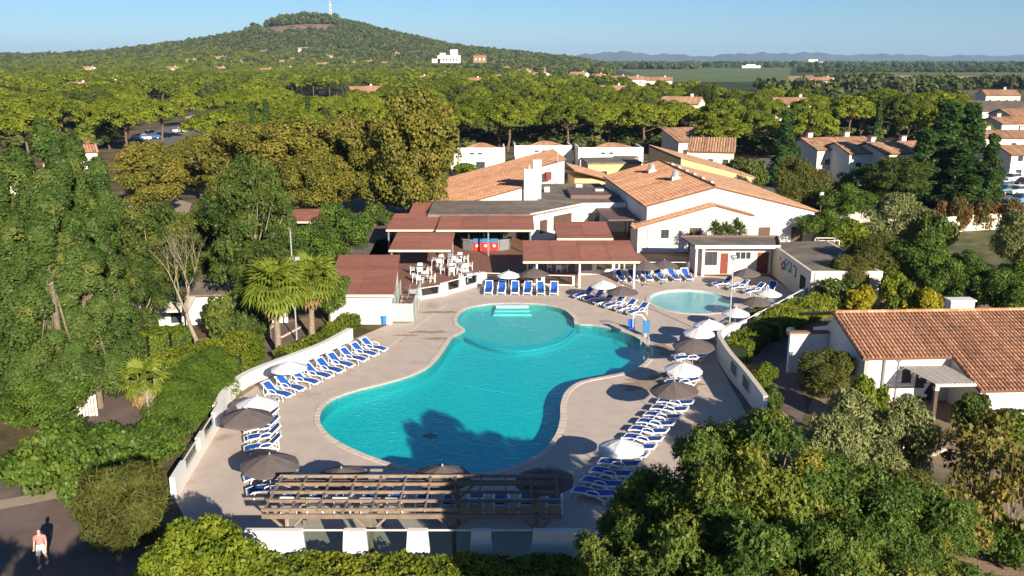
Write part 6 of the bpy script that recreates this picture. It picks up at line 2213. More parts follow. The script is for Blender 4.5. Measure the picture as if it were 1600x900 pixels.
T1 = 'tall poplars at the left'
for key, px, d, top, w, lab in (
    ('poplar0', 8, 60, 240, 105, 'tall dense poplar at the far left edge, cut by the frame'),
    ('poplar1', 50, 57, 228, 105, 'tall poplar second from the frame edge in the left mass'),
    ('poplar0', 92, 55, 186, 112, 'tallest dense green poplar in the left mass'),
    ('poplar1', 130, 58, 212, 90, 'slim poplar just right of the tallest one'),
    ('poplar0', 166, 57, 246, 90, 'poplar on the right of the left mass, beside the olive-brown plane tree'),
    ('poplar1', 22, 49, 322, 125, 'lower poplar in front of the left mass, nearest the frame edge'),
    ('poplar0', 80, 49.5, 300, 120, 'lower poplar in the middle of the front of the left mass'),
    ('poplar1', 135, 51, 330, 115, 'lower poplar hanging over the edge of the small court at the left'),
):
    plant_px(key, 'poplar_tree', lab, 'tree', px, d, top, w, group=T1)
for x, y, h, w in ((-8.0, 13.5, 8.9, 8.0), (-14.0, 14.5, 8.6, 8.0), (-20.0, 15.0, 8.2, 7.0)):
    plant('acacia', 'acacia_tree', 'acacia just below the picture whose shade falls across the mauve path', 'tree', x, y, h, w, group='acacias shading the near path')
T2 = 'olive-brown plane trees behind the kiosk'
for key, px, d, top, w, lab in (
    ('plane0', 650, 114.5, 140, 150, 'largest olive-brown plane tree, right next to the restaurant roof'),
    ('plane1', 545, 124, 178, 165, 'olive-brown plane tree in the middle of the group, left of the largest'),
    ('plane0', 455, 123, 186, 150, 'olive-brown plane tree above the kiosk roof'),
    ('plane1', 372, 127, 188, 150, 'olive-brown plane tree behind the dark feathery acacia'),
    ('plane0', 232, 120, 222, 118, 'round olive-brown plane tree over the pale forecourt, leftmost of the group'),
    ('plane1', 310, 136, 212, 120, 'olive-brown plane tree between the road and the leftmost plane'),
    ('plane0', 598, 119, 200, 120, 'olive-brown plane tree tucked behind the largest one'),
    ('plane1', 500, 115, 232, 120, 'lower olive-brown plane tree in front of the middle of the group'),
):
    plant_px(key, 'plane_tree', lab, 'tree', px, d, top, w, group=T2)
for key, px, d, top, w, lab in (
    ('acacia', 236, 65, 316, 150, 'yellowish feathery acacia to the left of the bare tree'),
    ('acacia', 388, 67, 244, 150, 'tall dark green feathery acacia above the fan palms'),
    ('acacia', 340, 75, 312, 140, 'feathery acacia directly behind the bare branches'),
    ('acacia', 212, 61, 400, 105, 'small acacia against the poplar mass above the clipped hedge'),
    ('acacia', 415, 65, 372, 115, 'lower dark acacia behind the left fan palm'),
):
    plant_px(key, 'acacia_tree', lab, 'tree', px, d, top, w, group='feathery acacias at the left')
for key, px, d, top, w, lab in (
    ('mulberry', 532, 85, 318, 112, 'bright broad-leaved mulberry beside the kiosk roof'),
    ('mulberry', 492, 80, 352, 100, 'broad-leaved tree behind the right fan palm'),
    ('mulberry', 512, 67.5, 418, 80, 'dark broad-leaved tree growing against the hut'),
    ('mulberry', 1290, 97, 326, 90, 'pale green tree throwing its shadow on the big gable'),
    ('mulberry', 1440, 76, 360, 105, 'spreading mulberry with a pale trunk in the right garden'),
    ('acacia', 1398, 122, 244, 105, 'dark round tree in front of the terraced houses'),
    ('mulberry', 62, 47, 596, 150, 'dark broad-leaved tree below the poplars at the left'),
    ('mulberry', 1325, 112, 285, 90, 'bright green bushy tree beside the globe lamp at the right'),
    ('mulberry', 1350, 128, 262, 90, 'green tree before the left terraced house'),
):
    plant_px(key, 'broadleaf_tree', lab, 'tree', px, d, top, w)
for px, d, top, w, lab in ((85, 41, 668, 190, 'sprawling broad-leaved shrub beside the mauve path'), (185, 42, 672, 165, 'sprawling broad-leaved shrub below the small court'), (245, 44, 660, 130, 'broad-leaved shrub beside the tall fresh green hedge'), (150, 38.5, 705, 120, 'low broad-leaved shrub drooping over the path'),
                           (1560, 34, 800, 160, 'broad-leaved shrub at the bottom right corner'), (1470, 30.5, 862, 150, 'large-leaved shrub at the lower right, below the dry bank')):
    plant_px('lowmulberry', 'broadleaf_shrub', lab, 'shrub', px, d, top, w)
for px, d, top, w, lab in ((192, 34.5, 722, 165, 'feathery olive-green tamarisk in front of the left deck corner'), (1375, 78, 368, 120, 'feathery tamarisk behind the wash block roof'), (1250, 118, 246, 95, 'grey-green tamarisk beside the car lane at the right'), (1330, 76, 398, 90, 'low tamarisk directly behind the wash block'),
                           (1420, 33.5, 745, 140, 'brownish tamarisk on the dry bank under the porch path')):
    plant_px('tamarisk', 'tamarisk_tree', lab, 'tree', px, d, top, w)
for px, d, top, w, lab in ((1330, 40.5, 612, 150, 'large grey-green olive tree between the pool wall and the tiled house'), (1410, 39.5, 622, 120, 'olive tree in front of the porch pergola'), (1300, 37, 655, 140, 'olive tree above the feathery foreground trees'), (1405, 96, 300, 110, 'olive tree before the short garden wall'), (1592, 86, 328, 90, 'grey-green olive tree at the right frame edge'),
                           (1365, 36.5, 690, 130, 'olive tree half mixed with dry twigs near the bank')):
    plant_px('olive', 'olive_tree', lab, 'tree', px, d, top, w, group='olive trees at the right')
T3 = 'feathery robinias in the right foreground'
for key, px, d, top, w, lab in (
    ('robinia0', 1165, 24.5, 640, 300, 'tallest feathery robinia in the right foreground, throwing its shade on the pool'),
    ('robinia1', 1040, 25.5, 730, 260, 'feathery robinia leaning towards the diagonal lounger row'),
    ('robinia0', 1300, 24.5, 716, 300, 'yellowing feathery robinia in the middle of the foreground trees'),
    ('robinia1', 1420, 25.5, 765, 240, 'feathery robinia at the right end of the foreground trees'),
    ('robinia1', 1120, 21.5, 800, 330, 'lower dark robinia filling the bottom edge left of the middle'),
    ('robinia0', 1290, 21, 815, 330, 'lower robinia with yellow sprays along the bottom edge'),
    ('robinia0', 975, 23.5, 800, 190, 'small robinia at the bottom beside the white screen wall'),
):
    plant_px(key, 'robinia_tree', lab, 'tree', px, d, top, w, group=T3)
for px, d, top, w, lab in ((1480, 131, 156, 90, 'tall dark poplar, left of the dark group at the right'), (1515, 134, 160, 90, 'tall dark poplar in the middle of the dark group at the right'), (1446, 129, 200, 70, 'shorter dark poplar at the left of the dark group'), (1228, 148, 172, 52, 'slim green poplar standing alone behind the hall roof'),
                           (1548, 124, 208, 50, 'half bare poplar with pale stems beside the right car park'), (1500, 126, 225, 90, 'lower dark poplar in front of the dark group')):
    plant_px('darkpoplar', 'poplar_tree', lab, 'tree', px, d, top, w, group='dark poplars at the right')
for px, d, top, w, lab in ((1372, 176, 155, 20, 'dark slim cypress among the pines behind the terraced houses'), (395, 205, 158, 16, 'slim cypress by the left car park, left of a pair'), (416, 203, 155, 18, 'slim cypress by the left car park, right of a pair'), (482, 218, 150, 16, 'slim cypress in front of the far parked cars'), (1115, 300, 130, 14, 'cypress beyond the two pale houses')):
    plant_px('cypress', 'cypress_tree', lab, 'tree', px, d, top, w)
for px, d, top, w, lab in ((305, 52.5, 556, 112, 'tall fresh green feathery conifer hedge plant beside the curved wall, middle one'), (330, 55, 540, 90, 'fresh green conifer hedge plant, farthest along the wall'), (282, 49, 590, 110, 'fresh green conifer hedge plant above the glazed corner wall')):
    plant_px('reedtree', 'conifer_shrub', lab, 'shrub', px, d, top, w)
for px, d, top, w, lab in ((300, 30.5, 812, 170, 'bright yellow-green shrub at the lower left of the white wall'), (345, 29.5, 850, 170, 'bright yellow-green shrub along the bottom frame edge'), (250, 29, 862, 130, 'bright shrub in the bottom corner beside the dark path')):
    plant_px('brightbush', 'bright_shrub', lab, 'shrub', px, d, top, w)
for px, d, top, w, lab in ((1287, 53.5, 545, 82, 'rounded brown-green broom bush beside the shaded gable of the tiled house'),):
    plant_px('darkbush', 'broom_bush', lab, 'bush', px, d, top, w)
for px, d, top, w, lab in ((1342, 71, 446, 52, 'golden yellow shrub by the wash block corner'), (1442, 70, 446, 60, 'golden yellow shrub behind the tiled house roof, in the garden')):
    plant_px('goldbush', 'golden_shrub', lab, 'shrub', px, d, top, w)
for k, (px, d, top, w, lab) in enumerate(((1190, 54, 568, 44, 'rounded green shrub outside the tall curved wall'), (1193, 69, 478, 50, 'dark laurel shrub at the bend of the screen wall'), (1312, 73, 434, 80, 'green shrub against the cream end wall'), (1402, 71, 425, 55, 'round green shrub below the tamarisk in the garden'),
                                          (1205, 50, 600, 40, 'small shrub at the end of the tall curved wall'), (1445, 45, 665, 40, 'small bright shrub beside the porch path'), (1360, 47, 588, 60, 'green shrub under the front eave of the tiled house'), (1525, 48, 612, 60, 'dense laurel in front of the tiled wing'), (1585, 47.5, 640, 70, 'clipped bush below the small blue window'),
                                          (725, 160, 255, 44, 'rounded green tree between the villa and the tiled restaurant roof'), (1290, 118, 290, 40, 'green bush beside the tamarisk at the right'), (1462, 92, 330, 70, 'round bush in front of the russet hedge'), (1330, 96, 340, 60, 'bush by the short garden wall'), (1180, 140, 248, 50, 'green hedge plant by the netting fence'), (1150, 146, 246, 60, 'dark shrub behind the green netting'), (270, 100, 330, 60, 'low shrub beside the forecourt'), (455, 95, 335, 30, 'shrub at the foot of the globe lamp'))):
    plant_px('greenbush' if k % 3 else 'bush', 'garden_shrub', lab, 'shrub', px, d, top, w)
for px, d, top, w, lab in ((1490, 109, 306, 60, 'russet hedge plant above the long garden wall, left end'), (1535, 110, 306, 60, 'russet hedge plant above the long garden wall, middle'), (1575, 110, 309, 50, 'greenish russet hedge plant at the right end above the garden wall')):
    plant_px('russet', 'russet_shrub', lab, 'shrub', px, d, top, w)
for px, d, top, w, lab in ((1540, 37, 640, 130, 'nearly bare tree with thin yellowing leaves on the dry bank'), (1590, 34, 690, 120, 'thin yellow-leaved tree at the right frame edge'), (1500, 33, 740, 110, 'sparse shrubby tree with pale twigs below the porch path')):
    plant_px('thintree', 'sparse_tree', lab, 'tree', px, d, top, w)
for k, (px, d, top, w) in enumerate(((1480, 71, 405, 90), (1530, 70, 412, 90), (1575, 68, 420, 100), (1600, 72, 402, 90), (1505, 77, 390, 80))):
    plant_px('mulberry', 'orchard_shrub', 'dark spreading shrub in the orchard at the right, ' + ('leftmost in front', 'second along the front', 'third along the front', 'rightmost at the frame edge', 'farther row near the paddock')[k], 'shrub', px, d, top, w, group='orchard shrubs at the right')


for px, d, top, w, lab in ((350, 64, 458, 80, 'tall shrub hiding part of the cottage wall, right of the bare tree'), (395, 64.5, 462, 60, 'tall shrub before the cottage, left of the bigger fan palm'), (172, 106, 300, 60, 'low shrub at the left end of the forecourt'), (345, 104, 318, 70, 'shrub on the dark ground behind the feathery acacias'), (585, 112, 318, 60, 'shrub under the largest plane tree'), (520, 104, 330, 50, 'shrub beside the kiosk, under the plane trees'), (410, 100, 334, 60, 'shrub left of the kiosk posts'), (300, 96, 345, 70, 'shrub between the forecourt and the bare tree')):
    plant_px('greenbush', 'garden_shrub', lab, 'shrub', px, d, top, w)


# ---- clipped hedges: a core with leaves over every face
def hedge(label, pts, width, h, lmat='hedge', leaf=0.11, dens=190, top_amp=0.06, name='clipped_hedge'):
    root = thing(name, label, 'hedge', (pts[0][0], pts[0][1], 0))
    p = [Vector(q) - Vector(pts[0]) for q in pts]
    mb = MB()
    C, Nn, tt = [], [], []
    rng = np.random.default_rng(int(abs(pts[0][0] * 13 + pts[0][1] * 7)) + 3)
    for i in range(len(p) - 1):
        a, b = p[i], p[i + 1]
        t = (b - a).normalized()
        nn = Vector((-t.y, t.x))
        ln = (b - a).length
        ca = (a + b) / 2
        mb.box((ca.x, ca.y, 0), (ln, width * 0.8, h * 0.9), math.atan2(t.y, t.x))
        for (sz, fn) in ((ln * h * 2, 'side'), (ln * width, 'top')):
            m = int(sz * dens)
            u, v = rng.random(m), rng.random(m)
            s = np.where(rng.random(m) < 0.5, -1.0, 1.0)
            if fn == 'side':
                off, z = s * width / 2, v * h
                n3 = np.stack([nn.x * s, nn.y * s, np.full(m, 0.25)], 1)
            else:
                off, z = (v - 0.5) * width, np.full(m, h)
                n3 = np.stack([np.zeros(m), np.zeros(m), np.ones(m)], 1)
            x = a.x + t.x * ln * u + nn.x * off
            y = a.y + t.y * ln * u + nn.y * off
            wob = 0.10 * np.sin(x * 2.1 + y * 1.3 + z * 1.7) + 0.06 * np.sin(x * 4.7 - y * 3.1)
            c3 = np.stack([x, y, z], 1) + n3 * (wob + rng.normal(size=m) * top_amp)[:, None]
            C.append(c3)
            Nn.append(n3 + rng.normal(size=(m, 3)) * 0.55)
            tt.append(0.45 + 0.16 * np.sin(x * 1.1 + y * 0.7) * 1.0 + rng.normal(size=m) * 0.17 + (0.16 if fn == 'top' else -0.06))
    C, Nn, tt = np.vstack(C), np.vstack(Nn), np.concatenate(tt)
    C[:, 2] = np.maximum(C[:, 2], 0.03)
    Nn /= np.linalg.norm(Nn, axis=1)[:, None]
    s = leaf * (0.7 + 0.6 * rng.random(len(C)))
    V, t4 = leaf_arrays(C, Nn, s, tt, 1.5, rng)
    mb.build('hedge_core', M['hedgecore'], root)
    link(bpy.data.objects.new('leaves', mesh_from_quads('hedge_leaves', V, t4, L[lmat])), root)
    return root


def HP(lst, step=1.2):
    return catmull([G(a, b) for a, b in lst], step, False)


hedge('clipped rectangular hedge in front of the cottage at the left', HP([(205, 560), (250, 557), (296, 550)]), 2.2, 1.9)
hedge('low yellow-green hedge running from the small palm towards the fan palms', HP([(215, 590), (290, 566), (340, 552), (394, 540)]), 1.6, 0.9)
hedge('yellow-green hedge block between the tall conifer hedge and the path', HP([(352, 590), (372, 572), (388, 556)]), 2.6, 1.7)
hedge('low clipped hedge along the outside of the curved white wall under the fan palms', HP([(440, 570), (480, 552), (520, 530), (552, 504)]), 1.3, 0.85)
hedge('long clipped hedge in front of the white wall by the pergola', [(-13.2, 31.9), (-9, 31.9), (-5, 31.8), (-1, 31.8), (3.4, 31.6)], 1.5, 1.05, dens=230)
hedge('sunlit yellow-green clipped hedge outside the screen wall by the wash block', HP([(1318, 482), (1290, 487), (1250, 500), (1215, 520), (1195, 532)]), 2.2, 1.4, 'bright', dens=170)
hedge('shaded clipped hedge at the foot of the tall lamp', HP([(1186, 535), (1165, 550), (1150, 566)]), 1.7, 1.2)
hedge('dark hedge along the lane behind the terraced houses', HP([(1230, 262), (1290, 268), (1330, 280)], 4), 3.0, 2.2, 'acacia', 0.2, 60)
hedge('green hedge beside the long garden wall at the right', HP([(1300, 300), (1345, 310), (1370, 330)], 3), 2.0, 1.6, 'bright', 0.18, 70)
hedge('low green hedge under the wing of the tiled house', [atx_ for atx_ in [(atx(1545, 46.5), 46.5), (atx(1600, 46.2), 46.2), (atx(1680, 46), 46)]], 1.4, 1.0)
hedge('green strip of hedge beside the road in the upper left', HP([(262, 250), (290, 235), (305, 222)], 4), 4.0, 1.6, 'hedge', 0.22, 50)
# green netting fence
NF = thing('netting_fence', 'bright green netting fence behind the ochre hall', 'fence', (atx(1130, 150), 150, 0), -0.1)
M['net'] = surf('green_netting', (0.02, 0.16, 0.10), 0.8, 0.15, 2)
for k in range(5):
    MB().box((1.5 + 3 * k, 0, 0.1), (2.9, 0.06, 2.1)).build('net_panel', M['net'], NF)
    MB().beam((3 * k, 0, 0), (3 * k, 0, 2.4), 0.1, 0.1).build('post', M['steel'], NF)
WBX = thing('white_container', 'white box cabin at the end of the ochre wall', 'cabin', (atx(1155, 128, 2), 128, 0), 0.1)
MB().box((0, 0, 0), (3.2, 2.4, 2.6)).build('body', M['white'], WBX)
MB().box((0, 0, 2.6), (3.4, 2.6, 0.12)).build('roof', M['lightsteel'], WBX)

# ---- bare tree
BT = thing('bare_tree', 'bare pale tree with forked leafless branches in front of the acacias', 'tree', (*G(310, 549), 0))
mb = MB()
rng = random.Random(5)


def branch(p, d, ln, r, lvl):
    q = [p]
    dd = d.copy()
    for k in range(3):
        dd = (dd + Vector((rng.gauss(0, .09), rng.gauss(0, .09), rng.gauss(0.05, .05)))).normalized()
        q.append(q[-1] + dd * ln / 3)
    mb.tube(q, [r, r * .86, r * .74, r * .62], 7 if lvl < 2 else 4)
    if lvl >= 5:
        return
    for k in range(2 if lvl == 0 else 3 if lvl < 4 else 2):
        nd = (dd + Vector((rng.gauss(0, .30), rng.gauss(0, .30), rng.gauss(0.2, .15)))).normalized()
        branch(q[-1 if k < 2 else 2], nd, ln * rng.uniform(.60, .85), r * rng.uniform(.44, .56), lvl + 1)


branch(Vector((0, 0, -0.1)), Vector((0.05, 0, 1)), 3.1, 0.20, 0)
mb.build('trunk', M['palebark'], BT, smooth=True)


# ---- palms
def fan_mesh(name, mat, R, seg=16):
    mb = MB()
    pet = R * 0.75
    mb.beam((0, 0, 0), (pet, 0, 0.10 * R), 0.05, 0.03, 0.6)
    for k in range(seg):
        a = -1.75 + 3.5 * k / (seg - 1)
        l_ = R * (0.95 - 0.22 * abs(a) / 1.75)
        o = Vector((pet, 0, 0.10 * R))
        dr = Vector((math.cos(a), math.sin(a), 0))
        sd = Vector((-math.sin(a), math.cos(a), 0))
        f = 0.06 * R * (1 if k % 2 else -1)
        m_ = o + dr * l_ * 0.6 + Vector((0, 0, 0.02 * R))
        e = o + dr * l_ + Vector((0, 0, -0.28 * R * (0.6 + 0.4 * abs(a))))
        t = min(1, max(0, 0.55 + random.gauss(0, .18)))
        mb.add([o, m_ + sd * 0.075 * R + Vector((0, 0, f * .4)), e, m_ - sd * 0.075 * R - Vector((0, 0, f * .4))], [(0, 1, 2, 3)], t)
    me_o = mb.build(name, mat)
    me = me_o.data
    bpy.data.objects.remove(me_o)
    return me


FAN, DRYFAN = fan_mesh('fan_frond', L['palm'], 1.15), fan_mesh('dry_frond', L['drypalm'], 0.95, 10)


def palm(label, px, pbase, ptop, s=1.0, n=44, r=0.2, dry=10, lean=0.0):
    d = CAMH / math.tan(ang(pbase))
    h = hat(d, ptop) - 1.2 * s
    root = thing('fan_palm', label, 'palm tree', (*G(px, pbase), 0), 0, 'fan palms at the left')
    pts = [(lean * (k / 6) ** 2, 0, h * k / 6) for k in range(7)]
    mb = MB()
    mb.tube(pts, [r * 1.5, r * 1.15, r, r * .95, r * .95, r, r * 1.25], 10)
    for k in range(int(h / 0.25)):
        z = 0.2 + k * 0.25
        f = z / h
        mb.tube([(lean * f * f, 0, z), (lean * f * f, 0, z + 0.09)], [r * 1.22, r * 1.02], 8)
    mb.build('trunk', M['palmbark'], root)
    for k in range(n + dry):
        isdry = k >= n
        o = bpy.data.objects.new('dry_frond' if isdry else 'frond', DRYFAN if isdry else FAN)
        link(o, root)
        az = 2.399 * k + random.uniform(-.2, .2)
        el = -1.25 if isdry else 1.25 - 2.2 * ((k + 0.5) / n) ** 0.9 + random.uniform(-.1, .1)
        o.location = (lean + 0.1 * math.cos(az), 0.1 * math.sin(az), h + (0.15 if not isdry else -0.3))
        o.rotation_euler = (Matrix.Rotation(az, 3, 'Z') @ Matrix.Rotation(-el, 3, 'Y') @ Matrix.Rotation(random.uniform(-.3, .3), 3, 'X')).to_euler()
        q = s * random.uniform(.85, 1.12)
        o.scale = (q, q, q)
    return root


palm('bigger fan palm with a stout trunk, left of the floodlight mast', 436, 556, 418, 1.28, 46, dry=6)
palm('fan palm to the right of the floodlight mast', 488, 530, 410, 1.22, 44, dry=6, lean=0.2)
palm('small fan palm with a thick leaning trunk beside the left court', 246, 656, 572, 0.85, 18, 0.3, 6, lean=-0.8)
palm('distant palm with brown hanging fronds beside the left car park', 138, 246, 196, 1.3, 26, 0.3, 30)


def yucca(px, pb, h, label):
    root = thing('yucca', label, 'yucca', (*G(px, pb), 0), 0, 'yuccas in front of the big gable')
    heads = [(0, 0, h), (0.5, 0.1, h * 0.86)]
    mb = MB()
    for hd in heads:
        mb.tube([(0, 0, 0), (hd[0] * .5, hd[1] * .5, hd[2] * .5), hd], [0.16, 0.12, 0.10], 6)
    mb.build('trunk', M['palmbark'], root)
    C, Nn, tt = [], [], []
    vs = MB()
    for hd in heads:
        for k in range(110):
            a, e = random.uniform(0, 6.28), random.uniform(-0.6, 1.4)
            dr = Vector((math.cos(a) * math.cos(e), math.sin(a) * math.cos(e), math.sin(e)))
            sd = dr.cross(Vector((0, 0, 1))).normalized() * 0.07
            o = Vector(hd)
            l_ = random.uniform(.95, 1.3)
            vs.add([o, o + dr * l_ * .5 + sd, o + dr * l_ - Vector((0, 0, .08)), o + dr * l_ * .5 - sd], [(0, 1, 2, 3)], random.random())
    vs.build('leaves', L['yucca'], root)


yucca(1113, 411, 3.7, 'yucca in front of the big gable, left of three')
yucca(1130, 411, 3.5, 'yucca in front of the big gable, middle of three')
yucca(1147, 411, 3.9, 'yucca in front of the big gable, right of three')

# ---- small things on the ground
for k, (px, py, r_) in enumerate(((1490, 615, 0.5), (1505, 625, 0.4))):
    x, y = G(px, py)
    t = thing('garden_chair', 'pale folded garden chair on the porch, ' + ('farther' if k == 0 else 'nearer') + ' one', 'chair', (x, y, 0.02), 0.4)
    MB().box((0, 0, 0.40), (0.5, 0.5, 0.05)).build('seat', M['plastic'], t)
    MB().box((0, 0.24, 0.45), (0.5, 0.05, 0.5)).build('backrest', M['plastic'], t)
    for sx in (-0.2, 0.2):
        for sy in (-0.2, 0.2):
            MB().beam((sx, sy, 0), (sx, sy, 0.4), 0.04, 0.04).build('leg', M['plastic'], t)
# wooden fence at the left court
FN = thing('board_fence', 'short pale board fence at the edge of the left court', 'fence', (*G(112, 655), 0), 0.35)
for k in range(9):
    MB().box((0.17 * k, 0, 0.05), (0.14, 0.03, 1.25)).build('board', M['grey_wood'], FN)
for x in (0, 1.36):
    MB().beam((x, 0.06, 0), (x, 0.06, 1.35), 0.1, 0.1).build('post', M['grey_wood'], FN)


# ------------------------------------------------------------------ the pine forest
def px_of(x, y, z=0.0):
    zc = y * CP + (CAMH - z) * SP
    yc = (CAMH - z) * CP - y * SP
    return 800 + FOC * x / zc, 450 + FOC * yc / zc


def free(x, y):
    """places kept clear of pines: the resort, roads, car parks, house plots, open fields"""
    px, py = px_of(x, y)
    if y < 150:
        return False
    if y < 205 and -16 < x < 44:
        return False
    if y < (204 if px < 335 else 178) and px < 420:
        return False
    if y < 195 and 345 < px < 720:
        return False
    if 175 < px < 360 and 172 < py < 245 and not (px < 215 and py < 200):
        return False
    if 415 < px < 590 and 153 < py < 182:
        return False
    if y < 235 and 1270 < px < 1420:
        return False
    if px > 1515 and y < 330:
        return False
    if y < 190 and px > 1150:
        return False
    lim = np.interp(px, [-400, 300, 700, 780, 860, 960, 1100, 1230, 1400, 1700], [1450, 1450, 1300, 800, 620, 470, 400, 345, 330, 330])
    return y < lim


pts = []
rg = random.Random(11)
# hand-set pines: (px, d, crown width m, height)
for px, d, w, h, lab in ((196, 205, 15, 11.5, 0), (160, 222, 13, 10.5, 0), (250, 236, 14, 11, 0), (40, 190, 14, 11, 0), (90, 230, 14, 11, 0), (15, 240, 14, 11, 0), (60, 262, 13, 11, 0), (1130, 205, 12.5, 12, 0), (1185, 198, 10, 10, 0), (1262, 182, 13, 11.5, 0), (1205, 225, 12, 11, 0),
                         (1010, 208, 14, 11, 0), (950, 215, 13, 10.5, 0), (890, 222, 13, 11, 0), (835, 226, 12, 10.5, 0), (780, 220, 12, 10, 0), (1060, 222, 13, 11, 0), (900, 255, 13, 11, 0), (970, 262, 13, 11, 0), (750, 250, 13, 11, 0), (345, 262, 14, 11.5, 0), (400, 275, 13, 11, 0), (290, 280, 13, 11, 0), (1330, 236, 13, 11.5, 0), (1420, 240, 13, 12, 0), (1460, 260, 14, 12, 0), (715, 212, 12, 11, 0)):
    pts.append((atx(px, d, 6), d, w, h))
hand = len(pts)
cell = {}


def ok(x, y, r):
    cx, cy = int(x // 12), int(y // 12)
    for i in (-1, 0, 1):
        for j in (-1, 0, 1):
            for (a, b, q) in cell.get((cx + i, cy + j), ()):
                if (a - x) ** 2 + (b - y) ** 2 < (r + q) ** 2:
                    return False
    return True


def put(x, y, r):
    cell.setdefault((int(x // 12), int(y // 12)), []).append((x, y, r))


for x, y, w, h in pts:
    put(x, y, w * 0.38)
far_houses = []
rgh = random.Random(3)
HOUSES_PX = [(120, 128, 'c'), (172, 126, 'w'), (140, 104, 'c'), (300, 92, 'w'), (345, 104, 'c'), (415, 78, 'w'), (345, 88, 'c'), (440, 94, 'c'), (385, 94, 'c'), (418, 106, 'w'), (462, 90, 'c'), (475, 74, 'c'), (520, 86, 'c'), (505, 98, 'w'), (577, 94, 'w'), (617, 82, 'c'), (550, 96, 'c'), (605, 96, 'c'),
             (655, 118, 'c'), (705, 106, 'w'), (720, 96, 'c'), (790, 104, 'w'), (785, 116, 'c'), (820, 108, 'c'), (845, 113, 'w'), (880, 120, 'c'), (905, 112, 'w'), (935, 115, 'c'), (968, 118, 'w'), (990, 119, 'c'), (1030, 120, 'c'), (740, 121, 'w'), (270, 104, 'c'), (237, 82, 'w'), (1066, 150, 'c'), (1238, 152, 'c'), (1285, 120, 'w'), (958, 133, 'c'), (570, 134, 'w'), (1560, 140, 'c'), (450, 104, 'w'), (240, 98, 'c'), (535, 107, 'c'), (690, 113, 'c'), (630, 105, 'c'), (760, 112, 'w')]
for px, py, k in HOUSES_PX:
    # walk out along the line of sight until it comes down to roof height
    y, ta = 250.0, math.tan(ang(py))
    while y < 2300:
        xx = (px - 800) / FOC * (y * CP + 12 * SP)
        gz_ = max(0.0, float(hill_h(np.array(xx), np.array(y)))) if y > 900 else 0.0
        if CAMH - y * ta <= gz_ + 9.5:
            break
        y += 6
    x = (px - 800) / FOC * (y * CP + 12 * SP)
    far_houses.append((x, y, k, px, py))
    put(x, y, 7)
    put(x * (y - 14) / y, y - 14, 6)
    put(x * (y - 27) / y, y - 27, 5)
n_try = 0
for dist0, dist1, step in ((150, 420, 9.2), (420, 800, 9.0), (800, 1900, 10.5)):
    area = 0.0
    tries = int(0.60 * (dist1 ** 2 - dist0 ** 2) * 2.4 / (step * step))
    for _ in range(tries):
        y = math.sqrt(rg.uniform(dist0 ** 2, dist1 ** 2))
        x = rg.uniform(-0.66, 0.66) * y
        if not free(x, y):
            continue
        w = rg.uniform(9.5, 15.5)
        r = w * 0.36
        if not ok(x, y, r):
            continue
        gap = math.sin(x * 0.03 + 1.7) + math.sin(y * 0.027 + x * 0.012)
        if gap > 1.75 and y > 260:
            continue
        put(x, y, r)
        pts.append((x, y, w, rg.uniform(7.8, 11.5)))
order = sorted(range(len(pts)), key=lambda i: pts[i][1])
NEAR = 285
groups = {'a': 'stone pines in the middle distance'}


KN = ['pine0', 'pine1', 'pine2', 'pine3', 'aleppo0', 'aleppo1']
picks = []
for i in range(len(pts)):
    q = rg.random()
    picks.append(rg.randrange(4) if (i < hand or q < 0.80) else 4 + rg.randrange(2))
shared = {}
for i in order[:NEAR]:
    x, y, w, h = pts[i]
    key = KN[picks[i]]
    px, _ = px_of(x, y, h)
    xs_ = [(-9999, 'at the left frame edge'), (120, 'above the left poplars'), (230, 'above the left car park'), (350, 'left of the slim cypress pair'), (430, 'right of the cypress pair'), (520, 'above the middle plane trees'), (620, 'above the largest plane tree'), (720, 'behind the left villa'), (800, 'behind the middle villa'), (900, 'behind the right villa'),
           (1000, 'above the ochre hall'), (1080, 'above the pair of pale houses'), (1180, 'above the slim lone poplar'), (1270, 'above the terraced houses'), (1400, 'beside the dark poplars'), (1540, 'at the right frame edge')]
    where = [b for a, b in xs_ if px >= a][-1]
    band = 'front row' if y < 215 else 'second row' if y < 250 else 'third row' if y < 285 else 'fourth row' if y < 325 else 'farther rows'
    size = 'broad' if w > 12 else 'narrow' if w < 9.5 else 'mid-sized'
    kind = 'yellow-green stone pine' if picks[i] < 4 else 'dark round-headed pine'
    lab = f'{size} {kind} {where}, {band} of the wood'
    plant(key, 'stone_pine' if picks[i] < 4 else 'dark_pine', lab, 'tree', x, y, h, w, group=lab.replace('pine ', 'pines ', 1))
far = order[NEAR:]
srcs = []
for n_, k in enumerate(KN):
    tr, cr, top, wid = PROTO[k]
    # joined crown and trunk for the mass further out
    rr = np.random.default_rng(90 + n_)
    if n_ < 4:
        bl = blobs_dome(32, 11.5, 5.8, 9.9, 1.5, rr, 0.68)
    else:
        bl = blobs_ell(12, (0, 0, 6.0), (3.9, 3.9, 3.2), 2.0, rr, 0.7)
    V, t = clump_leaves(bl, 1500, rr, 0.68, aspect=1.25, jit=0.4, under=0.12, up=0.35, bt=0.10)
    mb = MB().tube([(0, 0, 0), (0.2, 0, 6)], [0.3, 0.2], 5)
    me = mesh_from_quads('far_pine', V, t, [L['pine'] if n_ < 4 else L['aleppo'], M['pinebark']], mb)
    srcs.append(bpy.data.objects.new(f'far_pine_{n_}', me))
P3 = [(pts[i][0], pts[i][1], max(0.0, float(hill_h(np.array(pts[i][0]), np.array(pts[i][1]))) - 0.3) if pts[i][1] > 1000 else 0.0) for i in far]
S3 = [(pts[i][2] / 12.0, pts[i][2] / 12.0, pts[i][3] / 9.9) for i in far]
